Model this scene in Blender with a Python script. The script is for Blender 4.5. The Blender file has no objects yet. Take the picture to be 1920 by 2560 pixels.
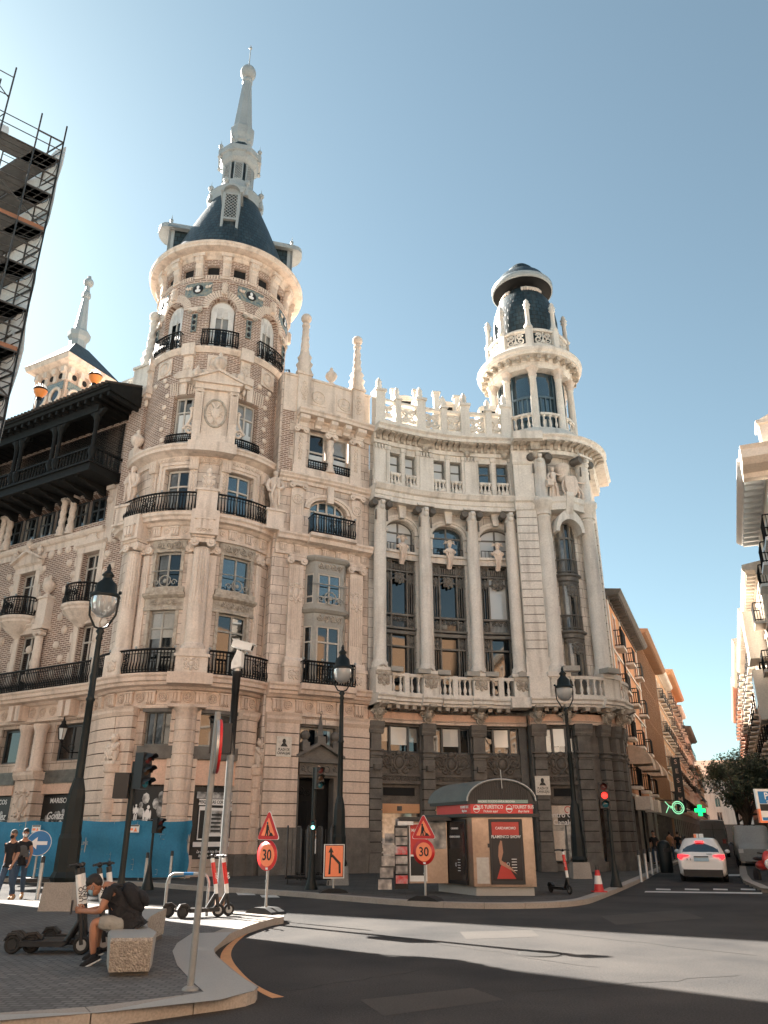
import bpy, math, random
from mathutils import Vector, Matrix
R=math.radians; PI=math.pi; sin=math.sin; cos=math.cos
random.seed(7)
scene=bpy.context.scene; col=scene.collection
# ---------------------------------------------------------------- camera
H=1.65; PITCH=math.atan(.418); FPX=1929.
cam=bpy.data.cameras.new('camera'); camo=bpy.data.objects.new('camera',cam); col.objects.link(camo)
camo.location=(0,0,H); camo.rotation_euler=(PI/2+PITCH,0,0)
cam.sensor_fit='HORIZONTAL'; cam.sensor_width=36; cam.lens=36*FPX/1920
cam.clip_end=3000; cam.clip_start=.05
scene.camera=camo
# ---------------------------------------------------------------- sky, sun, exposure
SUN_EL=R(35); SUN_AZ=R(50)      # azimuth to the left of +Y
w=bpy.data.worlds.new('World'); scene.world=w; w.use_nodes=True
nt=w.node_tree; bg=nt.nodes['Background']
sky=nt.nodes.new('ShaderNodeTexSky'); sky.sky_type='NISHITA'; sky.sun_disc=False
sky.sun_elevation=SUN_EL; sky.sun_rotation=-SUN_AZ; sky.air_density=1.0; sky.dust_density=.9; sky.ozone_density=1.0; sky.altitude=650
tint=nt.nodes.new('ShaderNodeMix'); tint.data_type='RGBA'; tint.blend_type='MULTIPLY'; tint.inputs['Factor'].default_value=1; tint.inputs['B'].default_value=(.56,.675,.62,1)
hs=nt.nodes.new('ShaderNodeHueSaturation'); hs.inputs['Saturation'].default_value=.72
nt.links.new(sky.outputs[0],hs.inputs['Color']); nt.links.new(hs.outputs[0],tint.inputs['A']); nt.links.new(tint.outputs['Result'],bg.inputs[0]); bg.inputs[1].default_value=.05
sl=bpy.data.lights.new('sun','SUN'); sl.energy=5.0; sl.angle=R(.5); sl.color=(1,.93,.84)
so=bpy.data.objects.new('sun',sl); col.objects.link(so)
sd=Vector((-sin(SUN_AZ)*cos(SUN_EL),cos(SUN_AZ)*cos(SUN_EL),sin(SUN_EL)))
so.rotation_euler=sd.to_track_quat('Z','Y').to_euler(); so.location=(-30,30,40)
vs=scene.view_settings; vs.view_transform='Standard'; vs.look='None'; vs.exposure=2.68; vs.gamma=1
# ---------------------------------------------------------------- pixel helper (photo pixels -> world, used only to place real things)
def ray(x,y):
    u=(x-960)/FPX; v=(y-1280)/FPX
    Y=cos(PITCH)+v*sin(PITCH); return u/Y,(sin(PITCH)-v*cos(PITCH))/Y
def atY(x,y,Y):
    a,b=ray(x,y); return Vector((a*Y,Y,H+b*Y))
def atG(x,y,z=0.):
    a,b=ray(x,y); Y=(z-H)/b; return Vector((a*Y,Y,z))
# ---------------------------------------------------------------- materials
def _n(nt,t,**k):
    n=nt.nodes.new(t)
    for a,b in k.items(): setattr(n,a,b)
    return n
MATS={}
def mat(name,c,rough=.8,metal=0.,c2=None,sc=1.5,var=.5,fine=.12,streak=None,bump=0.,bsc=25,emit=None,es=0,spec=.5,coat=0,kind=None,ior=1.5,alpha=1,trans=0,**kw):
    m=bpy.data.materials.new(name); m.use_nodes=True; nt=m.node_tree; L=nt.links
    b=nt.nodes['Principled BSDF']
    b.inputs['Roughness'].default_value=rough; b.inputs['Metallic'].default_value=metal
    b.inputs['Specular IOR Level'].default_value=spec; b.inputs['IOR'].default_value=ior
    b.inputs['Coat Weight'].default_value=coat; b.inputs['Transmission Weight'].default_value=trans
    b.inputs['Alpha'].default_value=alpha
    tc=_n(nt,'ShaderNodeTexCoord'); geo=_n(nt,'ShaderNodeNewGeometry')
    P=geo.outputs['Position'] if kw.get('world',True) else tc.outputs['Object']
    c=tuple(c)+(1,); c2=tuple(c2)+(1,) if c2 else tuple(x*.72 for x in c[:3])+(1,)
    no=_n(nt,'ShaderNodeTexNoise'); no.inputs['Scale'].default_value=sc; no.inputs['Detail'].default_value=6; L.new(P,no.inputs['Vector'])
    mr=_n(nt,'ShaderNodeMapRange'); mr.inputs[1].default_value=.35; mr.inputs[2].default_value=.7; mr.inputs[4].default_value=var; L.new(no.outputs[0],mr.inputs[0])
    mx=_n(nt,'ShaderNodeMix',data_type='RGBA'); mx.inputs['A'].default_value=c; mx.inputs['B'].default_value=c2; L.new(mr.outputs[0],mx.inputs['Factor'])
    out=mx.outputs['Result']
    if kind in('brick','tile'):
        mp=_n(nt,'ShaderNodeMapping'); L.new(tc.outputs['UV'],mp.inputs['Vector'])
        br=_n(nt,'ShaderNodeTexBrick'); L.new(mp.outputs[0],br.inputs['Vector'])
        br.inputs['Scale'].default_value=1; br.inputs['Brick Width'].default_value=kw.get('bw',.27); br.inputs['Row Height'].default_value=kw.get('rh',.085)
        br.inputs['Mortar Size'].default_value=kw.get('ms',.022); br.inputs['Mortar Smooth'].default_value=.1; br.inputs['Bias'].default_value=kw.get('bias',0)
        br.inputs['Color1'].default_value=c; br.inputs['Color2'].default_value=c2; br.inputs['Mortar'].default_value=tuple(kw.get('mortar',(.5,.42,.36)))+(1,)
        m2=_n(nt,'ShaderNodeMix',data_type='RGBA',blend_type='MULTIPLY'); m2.inputs['Factor'].default_value=1
        L.new(br.outputs['Color'],m2.inputs['A'])
        m3=_n(nt,'ShaderNodeMapRange'); m3.inputs[1].default_value=.3; m3.inputs[2].default_value=.7; m3.inputs[3].default_value=1-var*.45; m3.inputs[4].default_value=1.1; L.new(no.outputs[0],m3.inputs[0])
        L.new(m3.outputs[0],m2.inputs['B']); out=m2.outputs['Result']
        bm=_n(nt,'ShaderNodeBump'); bm.inputs['Strength'].default_value=.5; bm.inputs['Distance'].default_value=.02; bm.invert=True
        L.new(br.outputs['Fac'],bm.inputs['Height']); L.new(bm.outputs[0],b.inputs['Normal'])
    if streak:
        mp=_n(nt,'ShaderNodeMapping'); mp.inputs['Scale'].default_value=(1.6,1.6,.14); L.new(P,mp.inputs['Vector'])
        n2=_n(nt,'ShaderNodeTexNoise'); n2.inputs['Scale'].default_value=1.7; n2.inputs['Detail'].default_value=5; L.new(mp.outputs[0],n2.inputs['Vector'])
        r2=_n(nt,'ShaderNodeMapRange'); r2.inputs[1].default_value=.5; r2.inputs[2].default_value=.72; r2.inputs[4].default_value=.5; L.new(n2.outputs[0],r2.inputs[0])
        m2=_n(nt,'ShaderNodeMix',data_type='RGBA'); L.new(r2.outputs[0],m2.inputs['Factor']); L.new(out,m2.inputs['A']); m2.inputs['B'].default_value=tuple(streak)+(1,); out=m2.outputs['Result']
    if fine:
        n3=_n(nt,'ShaderNodeTexNoise'); n3.inputs['Scale'].default_value=kw.get('fsc',14); n3.inputs['Detail'].default_value=4; L.new(P,n3.inputs['Vector'])
        r3=_n(nt,'ShaderNodeMapRange'); r3.inputs[1].default_value=.25; r3.inputs[2].default_value=.75; r3.inputs[3].default_value=1-fine; r3.inputs[4].default_value=1+fine; L.new(n3.outputs[0],r3.inputs[0])
        m4=_n(nt,'ShaderNodeMix',data_type='RGBA',blend_type='MULTIPLY'); m4.inputs['Factor'].default_value=1; L.new(out,m4.inputs['A']); L.new(r3.outputs[0],m4.inputs['B']); out=m4.outputs['Result']
    L.new(out,b.inputs['Base Color'])
    if bump:
        nb=_n(nt,'ShaderNodeTexNoise'); nb.inputs['Scale'].default_value=bsc; nb.inputs['Detail'].default_value=5; L.new(P,nb.inputs['Vector'])
        bm=_n(nt,'ShaderNodeBump'); bm.inputs['Strength'].default_value=bump; bm.inputs['Distance'].default_value=kw.get('bd',.03); L.new(nb.outputs[0],bm.inputs['Height']); L.new(bm.outputs[0],b.inputs['Normal'])
    if emit: b.inputs['Emission Color'].default_value=tuple(emit)+(1,); b.inputs['Emission Strength'].default_value=es
    MATS[name]=m; return m
def flat(name,c,rough=.5,**k):
    k.setdefault('var',.25); k.setdefault('fine',.05); return mat(name,c,rough,**k)
cream=mat('cream_stone',(.76,.645,.55),.85,c2=(.64,.53,.44),sc=1.6,var=.7,streak=(.27,.20,.155),bump=.35,bsc=9)
creamd=mat('peach_stone',(.72,.57,.465),.85,c2=(.58,.45,.365),sc=.8,var=.7,streak=(.30,.215,.165),bump=.35,bsc=9)
white=mat('pale_stone',(.75,.70,.63),.8,c2=(.64,.59,.525),sc=1.5,var=.7,streak=(.30,.26,.22),bump=.25,bsc=9)
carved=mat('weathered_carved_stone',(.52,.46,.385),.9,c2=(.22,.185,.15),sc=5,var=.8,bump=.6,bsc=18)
dark=mat('dark_granite',(.165,.15,.132),.75,c2=(.095,.086,.076),sc=2.2,var=.9,streak=(.17,.145,.12),bump=.3,bsc=12)
darkb=mat('dark_carved_stone',(.135,.118,.10),.7,c2=(.07,.062,.054),sc=3,var=.8,bump=.6,bsc=20)
pink=mat('salmon_plaster',(.72,.48,.36),.85,c2=(.62,.41,.30),sc=.6,var=.6,streak=(.45,.29,.21))
creamw=mat('cream_ashlar',(.78,.66,.565),.85,c2=(.70,.585,.495),sc=.9,var=.9,kind='tile',bw=.95,rh=.46,ms=.011,mortar=(.17,.115,.085),streak=(.27,.20,.155))
creamdw=mat('peach_ashlar',(.70,.555,.45),.85,c2=(.62,.485,.39),sc=.8,var=.9,kind='tile',bw=.95,rh=.46,ms=.011,mortar=(.16,.105,.075),streak=(.28,.195,.145))
whitew=mat('pale_ashlar',(.74,.69,.62),.8,c2=(.67,.625,.56),sc=.8,var=.8,kind='tile',bw=1.0,rh=.5,ms=.011,mortar=(.2,.165,.135),streak=(.34,.29,.24))
joint=mat('dark_shade_joint',(.11,.075,.055),.95); jointd=mat('black_joint',(.02,.018,.016),.95)  # dark mortar; on the piers groove shade is put into the colour too
brick=mat('thin_brown_brick',(.30,.18,.125),.9,c2=(.17,.10,.073),kind='brick',mortar=(.62,.50,.42),ms=.026,rh=.105,bw=.34)
redbrick=mat('red_brick',(.42,.17,.09),.9,c2=(.33,.13,.07),kind='brick',mortar=(.45,.36,.3))
slate=mat('slate_roof',(.03,.058,.07),.5,c2=(.016,.033,.042),sc=1.4,var=.9,kind='tile',bw=.34,rh=.3,ms=.035,mortar=(.008,.012,.014),streak=(.075,.09,.09))
lead=mat('grey_lead',(.36,.39,.395),.5,c2=(.26,.285,.29),sc=1.2,streak=(.26,.28,.28))
iron=mat('black_iron',(.008,.008,.008),.6,spec=.2,fine=0,var=.2)
ironm=mat('green_black_paint',(.008,.012,.012),.45,spec=.3,fine=0,var=.3)
bronze=mat('bronze_grey_metal',(.17,.163,.145),.5,.1,c2=(.085,.08,.07),sc=3,var=.8)
wframe=mat('window_frame_paint',(.55,.50,.44),.5,c2=(.42,.38,.33),sc=2)
gframe=mat('grey_window_frame',(.36,.345,.31),.55,c2=(.27,.26,.23),sc=2)
dframe=mat('dark_window_frame',(.05,.06,.065),.4)
glass=mat('window_glass',(.006,.009,.011),.03,spec=.7,ior=1.6,fine=0,var=.3,sc=.5)
glassb=mat('window_glass_bluish',(.02,.05,.07),.04,spec=1,ior=1.75,fine=0,var=.6,sc=.7)
blind=mat('white_blind_behind_glass',(.60,.61,.59),.12,spec=.8,ior=1.6,fine=0,var=.3,c2=(.48,.49,.48),sc=.6)
curt=mat('curtain',(.27,.265,.24),.12,c2=(.18,.175,.16),sc=2,var=.6,spec=.8,ior=1.7)
wood=mat('dark_carved_wood',(.014,.014,.013),.7,spec=.2,c2=(.007,.007,.007),sc=4,var=.8)
orange=mat('orange_render',(.62,.30,.15),.9,c2=(.55,.26,.13),sc=.5,var=.6,streak=(.42,.22,.13))
brownf=mat('brown_ribbed_facade',(.36,.19,.10),.7,c2=(.28,.15,.08),sc=.6)
offw=mat('offwhite_render',(.74,.66,.57),.9,c2=(.64,.56,.47),sc=.6,streak=(.5,.42,.35))
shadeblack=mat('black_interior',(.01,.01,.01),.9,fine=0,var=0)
asphalt=mat('asphalt',(.076,.071,.067),.95,c2=(.038,.038,.039),sc=.5,var=.9,spec=.12,fine=.35,fsc=45,bump=.9,bsc=90,bd=.012,streak=None)
paving=mat('pavement_slabs',(.090,.085,.079),.9,c2=(.07,.066,.062),kind='tile',bw=.6,rh=.4,ms=.012,spec=.25,mortar=(.05,.046,.042))
cobble=mat('small_paving_setts',(.185,.182,.172),.85,c2=(.115,.113,.108),sc=.6,kind='tile',bw=.14,rh=.1,ms=.014,mortar=(.085,.08,.078),bias=.1)
kerbm=mat('granite_kerb',(.34,.30,.26),.8,c2=(.26,.23,.2),sc=2,fine=.2,fsc=40)
granite=mat('speckled_granite',(.50,.44,.37),.85,c2=(.30,.26,.22),sc=28,var=1,fine=.3,fsc=55,bump=1,bsc=45,bd=.05)
granites=mat('smooth_granite',(.34,.335,.315),.6,c2=(.35,.34,.32),sc=9,var=.6,fine=.12,fsc=60)
yellowp=mat('orange_road_paint',(.62,.30,.13),.8,c2=(.5,.25,.12),sc=4)
whitep=mat('white_road_paint',(.6,.58,.55),.8,c2=(.3,.29,.28),sc=5)
blackp=flat('black_plastic',(.012,.012,.013),.45)
rubber=flat('black_rubber',(.015,.015,.015),.8)
steel=mat('galvanised_steel',(.40,.40,.39),.4,.6,c2=(.30,.30,.29),sc=6)
steelp=mat('grey_pole_paint',(.22,.225,.22),.45,c2=(.17,.175,.17),sc=4)
whiteg=flat('white_gloss',(.75,.75,.73),.35)
redm=flat('red_paint',(.55,.02,.02),.4); redk=flat('red_panel',(.60,.035,.03),.4)
blackt=flat('black_lettering',(.01,.01,.01),.5,var=0,fine=0); whitet=flat('white_lettering',(.82,.8,.78),.5,var=0,fine=0)
signo=flat('orange_sign_face',(.95,.27,.12),.45); bluem=flat('blue_sign_face',(.01,.17,.42),.4)
fencem=mat('blue_fence_mesh',(.028,.20,.34),.75,c2=(.018,.14,.25),sc=.8,var=.8,alpha=1)
copper=mat('kiosk_brushed_metal',(.40,.30,.235),.3,.9,c2=(.24,.18,.14),sc=1.2,var=1)
greyroof=mat('kiosk_roof_grey',(.10,.115,.11),.55,c2=(.07,.08,.078),sc=2)
skin=flat('skin',(.42,.22,.14),.6); skin2=flat('tanned_skin',(.36,.17,.10),.6); hair=flat('dark_hair',(.015,.012,.01),.7)
denim=flat('blue_denim',(.045,.075,.12),.9,bump=.8,bsc=16); khaki=flat('grey_shorts_cloth',(.27,.27,.25),.9,bump=1,bsc=13); blackc=flat('black_cloth',(.012,.012,.014),.9,bump=1,bsc=13); greyc=flat('grey_vest_cloth',(.10,.095,.09),.9)
maskb=flat('blue_mask',(.25,.42,.52),.8); maskw=flat('white_cloth',(.7,.68,.65),.8); tan=flat('tan_leather',(.42,.25,.13),.7)
# ---------------------------------------------------------------- object helpers
def tag(o,label=None,cat=None,group=None,kind=None):
    if label:o['label']=label
    if cat:o['category']=cat
    if group:o['group']=group
    if kind:o['kind']=kind
    return o
def thing(name,label,cat,loc=(0,0,0),rz=0,group=None,loc_=None):
    o=bpy.data.objects.new(name,None); col.objects.link(o); o.location=loc; o.rotation_euler=(0,0,rz); o.empty_display_size=.3
    return tag(o,label,cat,group)
LOCAL=set()
def local(o): LOCAL.add(o.name); return o
def attach(o,parent):   # world-space geometry under an Empty keeps its place; local things keep local coordinates
    o.parent=parent
    if parent.parent is None and parent.type=='EMPTY' and parent.name not in LOCAL: o.matrix_parent_inverse=parent.matrix_basis.inverted()
def copy_tree(o,parent=None):
    c=o.copy(); col.objects.link(c)
    if parent is not None: c.parent=parent; c.matrix_parent_inverse=o.matrix_parent_inverse.copy()
    for ch in o.children: copy_tree(ch,c)
    return c
class Fr:   # local frame: x along, y up, z out of the wall
    def __init__(s,o,u=(1,0,0),n=None,k=(0,0,1)):
        s.o=Vector(o); s.u=Vector(u).normalized(); s.k=Vector(k).normalized(); s.n=Vector(n).normalized() if n is not None else s.u.cross(s.k).normalized()
    def __call__(s,x,y,z=0): return s.o+s.u*x+s.k*y+s.n*z
    def at(s,x,y,z=0): return Fr(s(x,y,z),s.u,s.n,s.k)
SPLIT={'stem_collar','bracket','floodlight','fascia_panel','shell_ornament','sill','medallion','urn','pilaster','tile_frieze','pilaster_capital','lattice_opening','ball_finial','louvre','wall_spotlight','flat_arch','window_surround','granite_pier','twisted_column','urn_ornament','window_notice','wall_spotlight','shop_display','air_conditioner','printed_picture','small_print','capital','roof_bar','bracket','window_frame','brick_quoin','glazing','bay_window','post','logo','rustication','shutter','face_mask','toe_board','curtain','drainpipe','plinth','finial','picture','pictogram','window_glass'}
class MB:
    def __init__(s,m=None): s.v=[];s.f=[];s.uv=[];s.mi=[];s.sm=[];s.mats=[];s.cur=0;s.smooth=False; s.m(m or cream)
    def m(s,m):
        if m not in s.mats: s.mats.append(m)
        s.cur=s.mats.index(m); return s
    def face(s,pts,uv=None,sm=None):
        i=len(s.v); s.v+= [tuple(p) for p in pts]; s.f.append(tuple(range(i,i+len(pts)))); s.mi.append(s.cur); s.sm.append(s.smooth if sm is None else sm)
        if uv is None:
            a=Vector(pts[0]); b=Vector(pts[1])-a; c=Vector(pts[-1])-a; n=b.cross(c)
            ax=max(range(3),key=lambda q:abs(n[q]))
            uv=[(p[1],p[2]) if ax==0 else ((p[0],p[2]) if ax==1 else (p[0],p[1])) for p in pts]
        s.uv+=uv
    def grid(s,rows,cu=False,sm=True,uv=None,cv=False):
        nr=len(rows); nc=len(rows[0]); i0=len(s.v)
        for r in rows: s.v+=[tuple(p) for p in r]
        for j in range(nr if cv else nr-1):
            for i in range(nc if cu else nc-1):
                a=i0+j*nc+i; b=i0+j*nc+(i+1)%nc; c=i0+((j+1)%nr)*nc+(i+1)%nc; d=i0+((j+1)%nr)*nc+i
                s.f.append((a,b,c,d)); s.mi.append(s.cur); s.sm.append(sm)
                if uv: s.uv+=[uv(i,j),uv(i+1,j),uv(i+1,j+1),uv(i,j+1)]
                else: s.uv+=[(i*.3,j*.3)]*4
    def box(s,x0,x1,y0,y1,z0,z1,f=None,bev=0):
        g=f if f else (lambda x,y,z:(x,y,z))
        P=[g(x,y,z) for z in (z0,z1) for y in (y0,y1) for x in (x0,x1)]
        for q in ((0,1,5,4),(3,2,6,7),(2,0,4,6),(1,3,7,5),(4,5,7,6),(2,3,1,0)): s.face([P[i] for i in q],sm=False)
    def fbox(s,fr,x0,x1,y0,y1,z0,z1): s.box(x0,x1,z0,z1,y0,y1,lambda x,y,z:fr(x,z,y)) 
    def prism(s,fr,pts,z0,z1,cap=True):   # polygon in frame xy extruded along frame z
        a=[fr(x,y,z0) for x,y in pts]; b=[fr(x,y,z1) for x,y in pts]; n=len(pts)
        for i in range(n): s.face([a[i],a[(i+1)%n],b[(i+1)%n],b[i]],sm=False)
        if cap: s.face(b,sm=False); s.face(a[::-1],sm=False)
    def lathe(s,c,prof,seg=12,rad=None,ph=0,cap=True,sm=True,ax=None):
        c=Vector(c); A=ax or Fr((0,0,0),(1,0,0),(0,-1,0))
        rows=[]
        for r,z in prof:
            rows.append([c+A.u*(cos(ph+2*PI*i/seg)*(r*(rad(2*PI*i/seg,z) if rad else 1)))-A.n*(sin(ph+2*PI*i/seg)*(r*(rad(2*PI*i/seg,z) if rad else 1)))+A.k*z for i in range(seg)])
        s.grid(rows,cu=True,sm=sm,uv=lambda i,j:(i*2*PI*max(.05,prof[0][0])/seg,prof[min(j,len(prof)-1)][1]))
        if cap and prof[0][0]>.001: s.face(rows[0][::-1],sm=False)
        if cap and prof[-1][0]>.001: s.face(rows[-1],sm=False)
    def sph(s,c,r,seg=10,sq=(1,1,1),fr=None):
        fr=fr or Fr(c); rows=[]
        n=max(4,seg//2+1)
        for j in range(n+1):
            t=-PI/2+PI*j/n; rows.append([fr(r*sq[0]*cos(t)*cos(2*PI*i/seg),r*sq[1]*sin(t),-r*sq[2]*cos(t)*sin(2*PI*i/seg)) for i in range(seg)])
        s.grid(rows,cu=True)
    def tube(s,pts,r,seg=6,closed=False,cap=True):
        pts=[Vector(p) for p in pts]; n=len(pts); rows=[]; prev=None
        for i,p in enumerate(pts):
            a=pts[(i-1)%n] if (closed or i>0) else p; b=pts[(i+1)%n] if (closed or i<n-1) else p
            t=(b-a).normalized()
            if prev is None: up=Vector((0,0,1)) if abs(t.z)<.9 else Vector((1,0,0)); x=t.cross(up).normalized()
            else: x=(prev-t*prev.dot(t)); x=x.normalized() if x.length>1e-6 else prev
            prev=x; y=t.cross(x); rr=r[i] if isinstance(r,(list,tuple)) else r
            rows.append([p+x*cos(2*PI*k/seg)*rr+y*sin(2*PI*k/seg)*rr for k in range(seg)])
        s.grid(rows,cu=True,cv=closed)
        if cap and not closed: s.face(rows[0][::-1],sm=False); s.face(rows[-1],sm=False)
    def bar(s,a,b,r): s.tube([a,b],r,4)
    def sheet(s,pts,z,m=None):
        s.face([(x,y,z) for x,y in pts])
    # ---- along a facade track
    def tbox(s,T,s0,s1,z0,z1,o0,o1,step=None):
        n=T.n(s0,s1) if step is None else step
        S=[s0+(s1-s0)*i/n for i in range(n+1)]
        for a,b in zip(S,S[1:]):
            A,B,C,D=T.p(a,o1),T.p(b,o1),T.p(a,o0),T.p(b,o0)
            s.face([(*A,z0),(*B,z0),(*B,z1),(*A,z1)],[(a,z0),(b,z0),(b,z1),(a,z1)],sm=False)
            s.face([(*A,z1),(*B,z1),(*D,z1),(*C,z1)],sm=False); s.face([(*C,z0),(*D,z0),(*B,z0),(*A,z0)],sm=False)
        for q,fl in ((s0,0),(s1,1)):
            A,C=T.p(q,o1),T.p(q,o0); P=[(*C,z0),(*A,z0),(*A,z1),(*C,z1)]; U=[(o0,z0),(o1,z0),(o1,z1),(o0,z1)]
            s.face(P[::-1] if fl else P,U[::-1] if fl else U,sm=False)
    def tmold(s,T,s0,s1,prof,caps=True):   # prof: (offset,z) from bottom to top
        n=T.n(s0,s1); S=[s0+(s1-s0)*i/n for i in range(n+1)]
        for (oa,za),(ob,zb) in zip(prof,prof[1:]):
            for a,b in zip(S,S[1:]):
                s.face([(*T.p(a,oa),za),(*T.p(b,oa),za),(*T.p(b,ob),zb),(*T.p(a,ob),zb)],[(a,za),(b,za),(b,zb),(a,zb)],sm=False)
        if caps:
            s.face([(*T.p(s0,o),z) for o,z in prof],sm=False); s.face([(*T.p(s1,o),z) for o,z in prof][::-1],sm=False)
    def twall(s,T,s0,s1,z0,z1,off=0,ops=(),depth=.35,back=True):
        # ops: (a,b,za,zb,arch) ; arch = rise above zb
        xs=sorted(set([s0,s1]+[q for o in ops for q in o[:2]])); zs=sorted(set([z0,z1]+[q for o in ops for q in (o[2],o[3]+o[4])]))
        for a,b in zip(xs,xs[1:]):
            for c,d in zip(zs,zs[1:]):
                mx,mz=(a+b)/2,(c+d)/2
                if any(o[0]<mx<o[1] and o[2]<mz<o[3]+o[4] for o in ops): continue
                n=T.n(a,b)
                for i in range(n):
                    p,q=a+(b-a)*i/n,a+(b-a)*(i+1)/n
                    s.face([(*T.p(p,off),c),(*T.p(q,off),c),(*T.p(q,off),d),(*T.p(p,off),d)],[(p,c),(q,c),(q,d),(p,d)],sm=False)
        for a,b,za,zb,ar in ops:
            out=[(a,za),(a,zb)]
            if ar:
                N=12; arc=[(a+(b-a)*(1-cos(PI*i/N))/2, zb+ar*sin(PI*i/N)) for i in range(N+1)]
                out=[(a,za)]+arc+[(b,za)]
                for (p,zp),(q,zq) in zip(arc,arc[1:]):
                    s.face([(*T.p(p,off),zp),(*T.p(q,off),zq),(*T.p(q,off),zb+ar),(*T.p(p,off),zb+ar)],[(p,zp),(q,zq),(q,zb+ar),(p,zb+ar)],sm=False)
            else: out=[(a,za),(a,zb),(b,zb),(b,za)]
            out=out+[out[0]]
            for (p,zp),(q,zq) in zip(out,out[1:]):
                n=1 if abs(p-q)<.3 else T.n(p,q)
                for i in range(n):
                    p1,z1_=p+(q-p)*i/n,zp+(zq-zp)*i/n; p2,z2_=p+(q-p)*(i+1)/n,zp+(zq-zp)*(i+1)/n
                    s.face([(*T.p(p1,off),z1_),(*T.p(p2,off),z2_),(*T.p(p2,off-depth),z2_),(*T.p(p1,off-depth),z1_)],[(p1,z1_),(p2,z2_),(p2+.3,z2_),(p1+.3,z1_)],sm=False)
    def pieces(s):
        par=list(range(len(s.f))); 
        def fd(i):
            while par[i]!=i: par[i]=par[par[i]]; i=par[i]
            return i
        seen={}
        for i,f in enumerate(s.f):
            for k in f:
                v=s.v[k]; key=(round(v[0],3),round(v[1],3),round(v[2],3)); j=seen.get(key)
                if j is None: seen[key]=i
                else: par[fd(i)]=fd(j)
        g={}
        for i in range(len(s.f)): g.setdefault(fd(i),[]).append(i)
        C=[]
        for fs in g.values():
            vs_=[s.v[k] for i in fs for k in s.f[i]]; C.append([fs,[min(v[a] for v in vs_)-.012 for a in(0,1,2)],[max(v[a] for v in vs_)+.012 for a in(0,1,2)]])
        ch=True
        while ch:
            ch=False; out=[]
            for c in C:
                for o in out:
                    if all(c[1][a]<=o[2][a] and o[1][a]<=c[2][a] for a in(0,1,2)):
                        o[0]+=c[0]; o[1]=[min(o[1][a],c[1][a]) for a in(0,1,2)]; o[2]=[max(o[2][a],c[2][a]) for a in(0,1,2)]; ch=True; break
                else: out.append(c)
            C=out
        off=[0]
        for f in s.f: off.append(off[-1]+len(f))
        res=[]
        for fs,_,_ in C:
            n=MB(s.mats[0]); n.mats=list(s.mats); mp={}
            for i in sorted(fs):
                fc=[]
                for k in s.f[i]:
                    if k not in mp: mp[k]=len(n.v); n.v.append(s.v[k])
                    fc.append(mp[k])
                n.f.append(tuple(fc)); n.mi.append(s.mi[i]); n.sm.append(s.sm[i]); n.uv+=s.uv[off[i]:off[i+1]]
            res.append(n)
        return res
    def build(s,name,parent=None,**t):
        if name in SPLIT and len(s.f)<30000:
            P=s.pieces()
            if len(P)>1:
                for p in P: o=p.build1(name,parent,**t)
                return o
        return s.build1(name,parent,**t)
    def build1(s,name,parent=None,**t):
        me=bpy.data.meshes.new(name); me.from_pydata(s.v,[],s.f)
        for m in s.mats: me.materials.append(m)
        me.polygons.foreach_set('material_index',s.mi); me.polygons.foreach_set('use_smooth',s.sm)
        ul=me.uv_layers.new(name='UVMap'); ul.data.foreach_set('uv',[c for p in s.uv for c in p]); me.update()
        o=bpy.data.objects.new(name,me); col.objects.link(o)
        if parent: attach(o,parent)
        if t: tag(o,**t)
        return o
class Track:
    def __init__(s,pts,st=.45):
        s.P=[Vector(p) for p in pts]; s.L=[0]
        for a,b in zip(s.P,s.P[1:]): s.L.append(s.L[-1]+(b-a).length)
        s.len=s.L[-1]; s.st=st; s.straight=len(pts)==2
        t=[(b-a).normalized() for a,b in zip(s.P,s.P[1:])]
        s.T=[t[0]]+[(a+b).normalized() for a,b in zip(t,t[1:])]+[t[-1]]
    def n(s,a,b): return 1 if s.straight else max(1,int(math.ceil(abs(b-a)/s.st)))
    def loc(s,q):
        i=0
        while i<len(s.L)-2 and q>s.L[i+1]: i+=1
        f=(q-s.L[i])/(s.L[i+1]-s.L[i]); return i,f
    def p(s,q,off=0):
        i,f=s.loc(q); P=s.P[i]+(s.P[i+1]-s.P[i])*f; g=min(1,max(0,f)); t=(s.T[i]*(1-g)+s.T[i+1]*g).normalized()
        return (P.x+t.y*off,P.y-t.x*off)
    def fr(s,q,z,off=0):
        i,f=s.loc(q); g=min(1,max(0,f)); t=(s.T[i]*(1-g)+s.T[i+1]*g).normalized()
        return Fr((*s.p(q,off),z),(t.x,t.y,0),(t.y,-t.x,0))
    def px(s,x,off=0,z=None,y=1500):   # arclength where photo column x (at row y) meets the track
        r=ray(x,y)[0]; best=None; N=400
        for i in range(N+1):
            q=s.len*i/N; P=s.p(q,off); d=abs(P[0]/P[1]-r)
            if best is None or d<best[0]: best=(d,q)
        return best[1]
    def pz(s,x,y,off=0):
        q=s.px(x,off,y=y); return H+ray(x,y)[1]*s.p(q,off)[1]
def arc(C,r,a0,a1,n=24): # normal angle alpha: n=(sin a,-cos a)
    return [(C[0]+r*sin(R(a0+(a1-a0)*i/n)),C[1]-r*cos(R(a0+(a1-a0)*i/n))) for i in range(n+1)]
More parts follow.
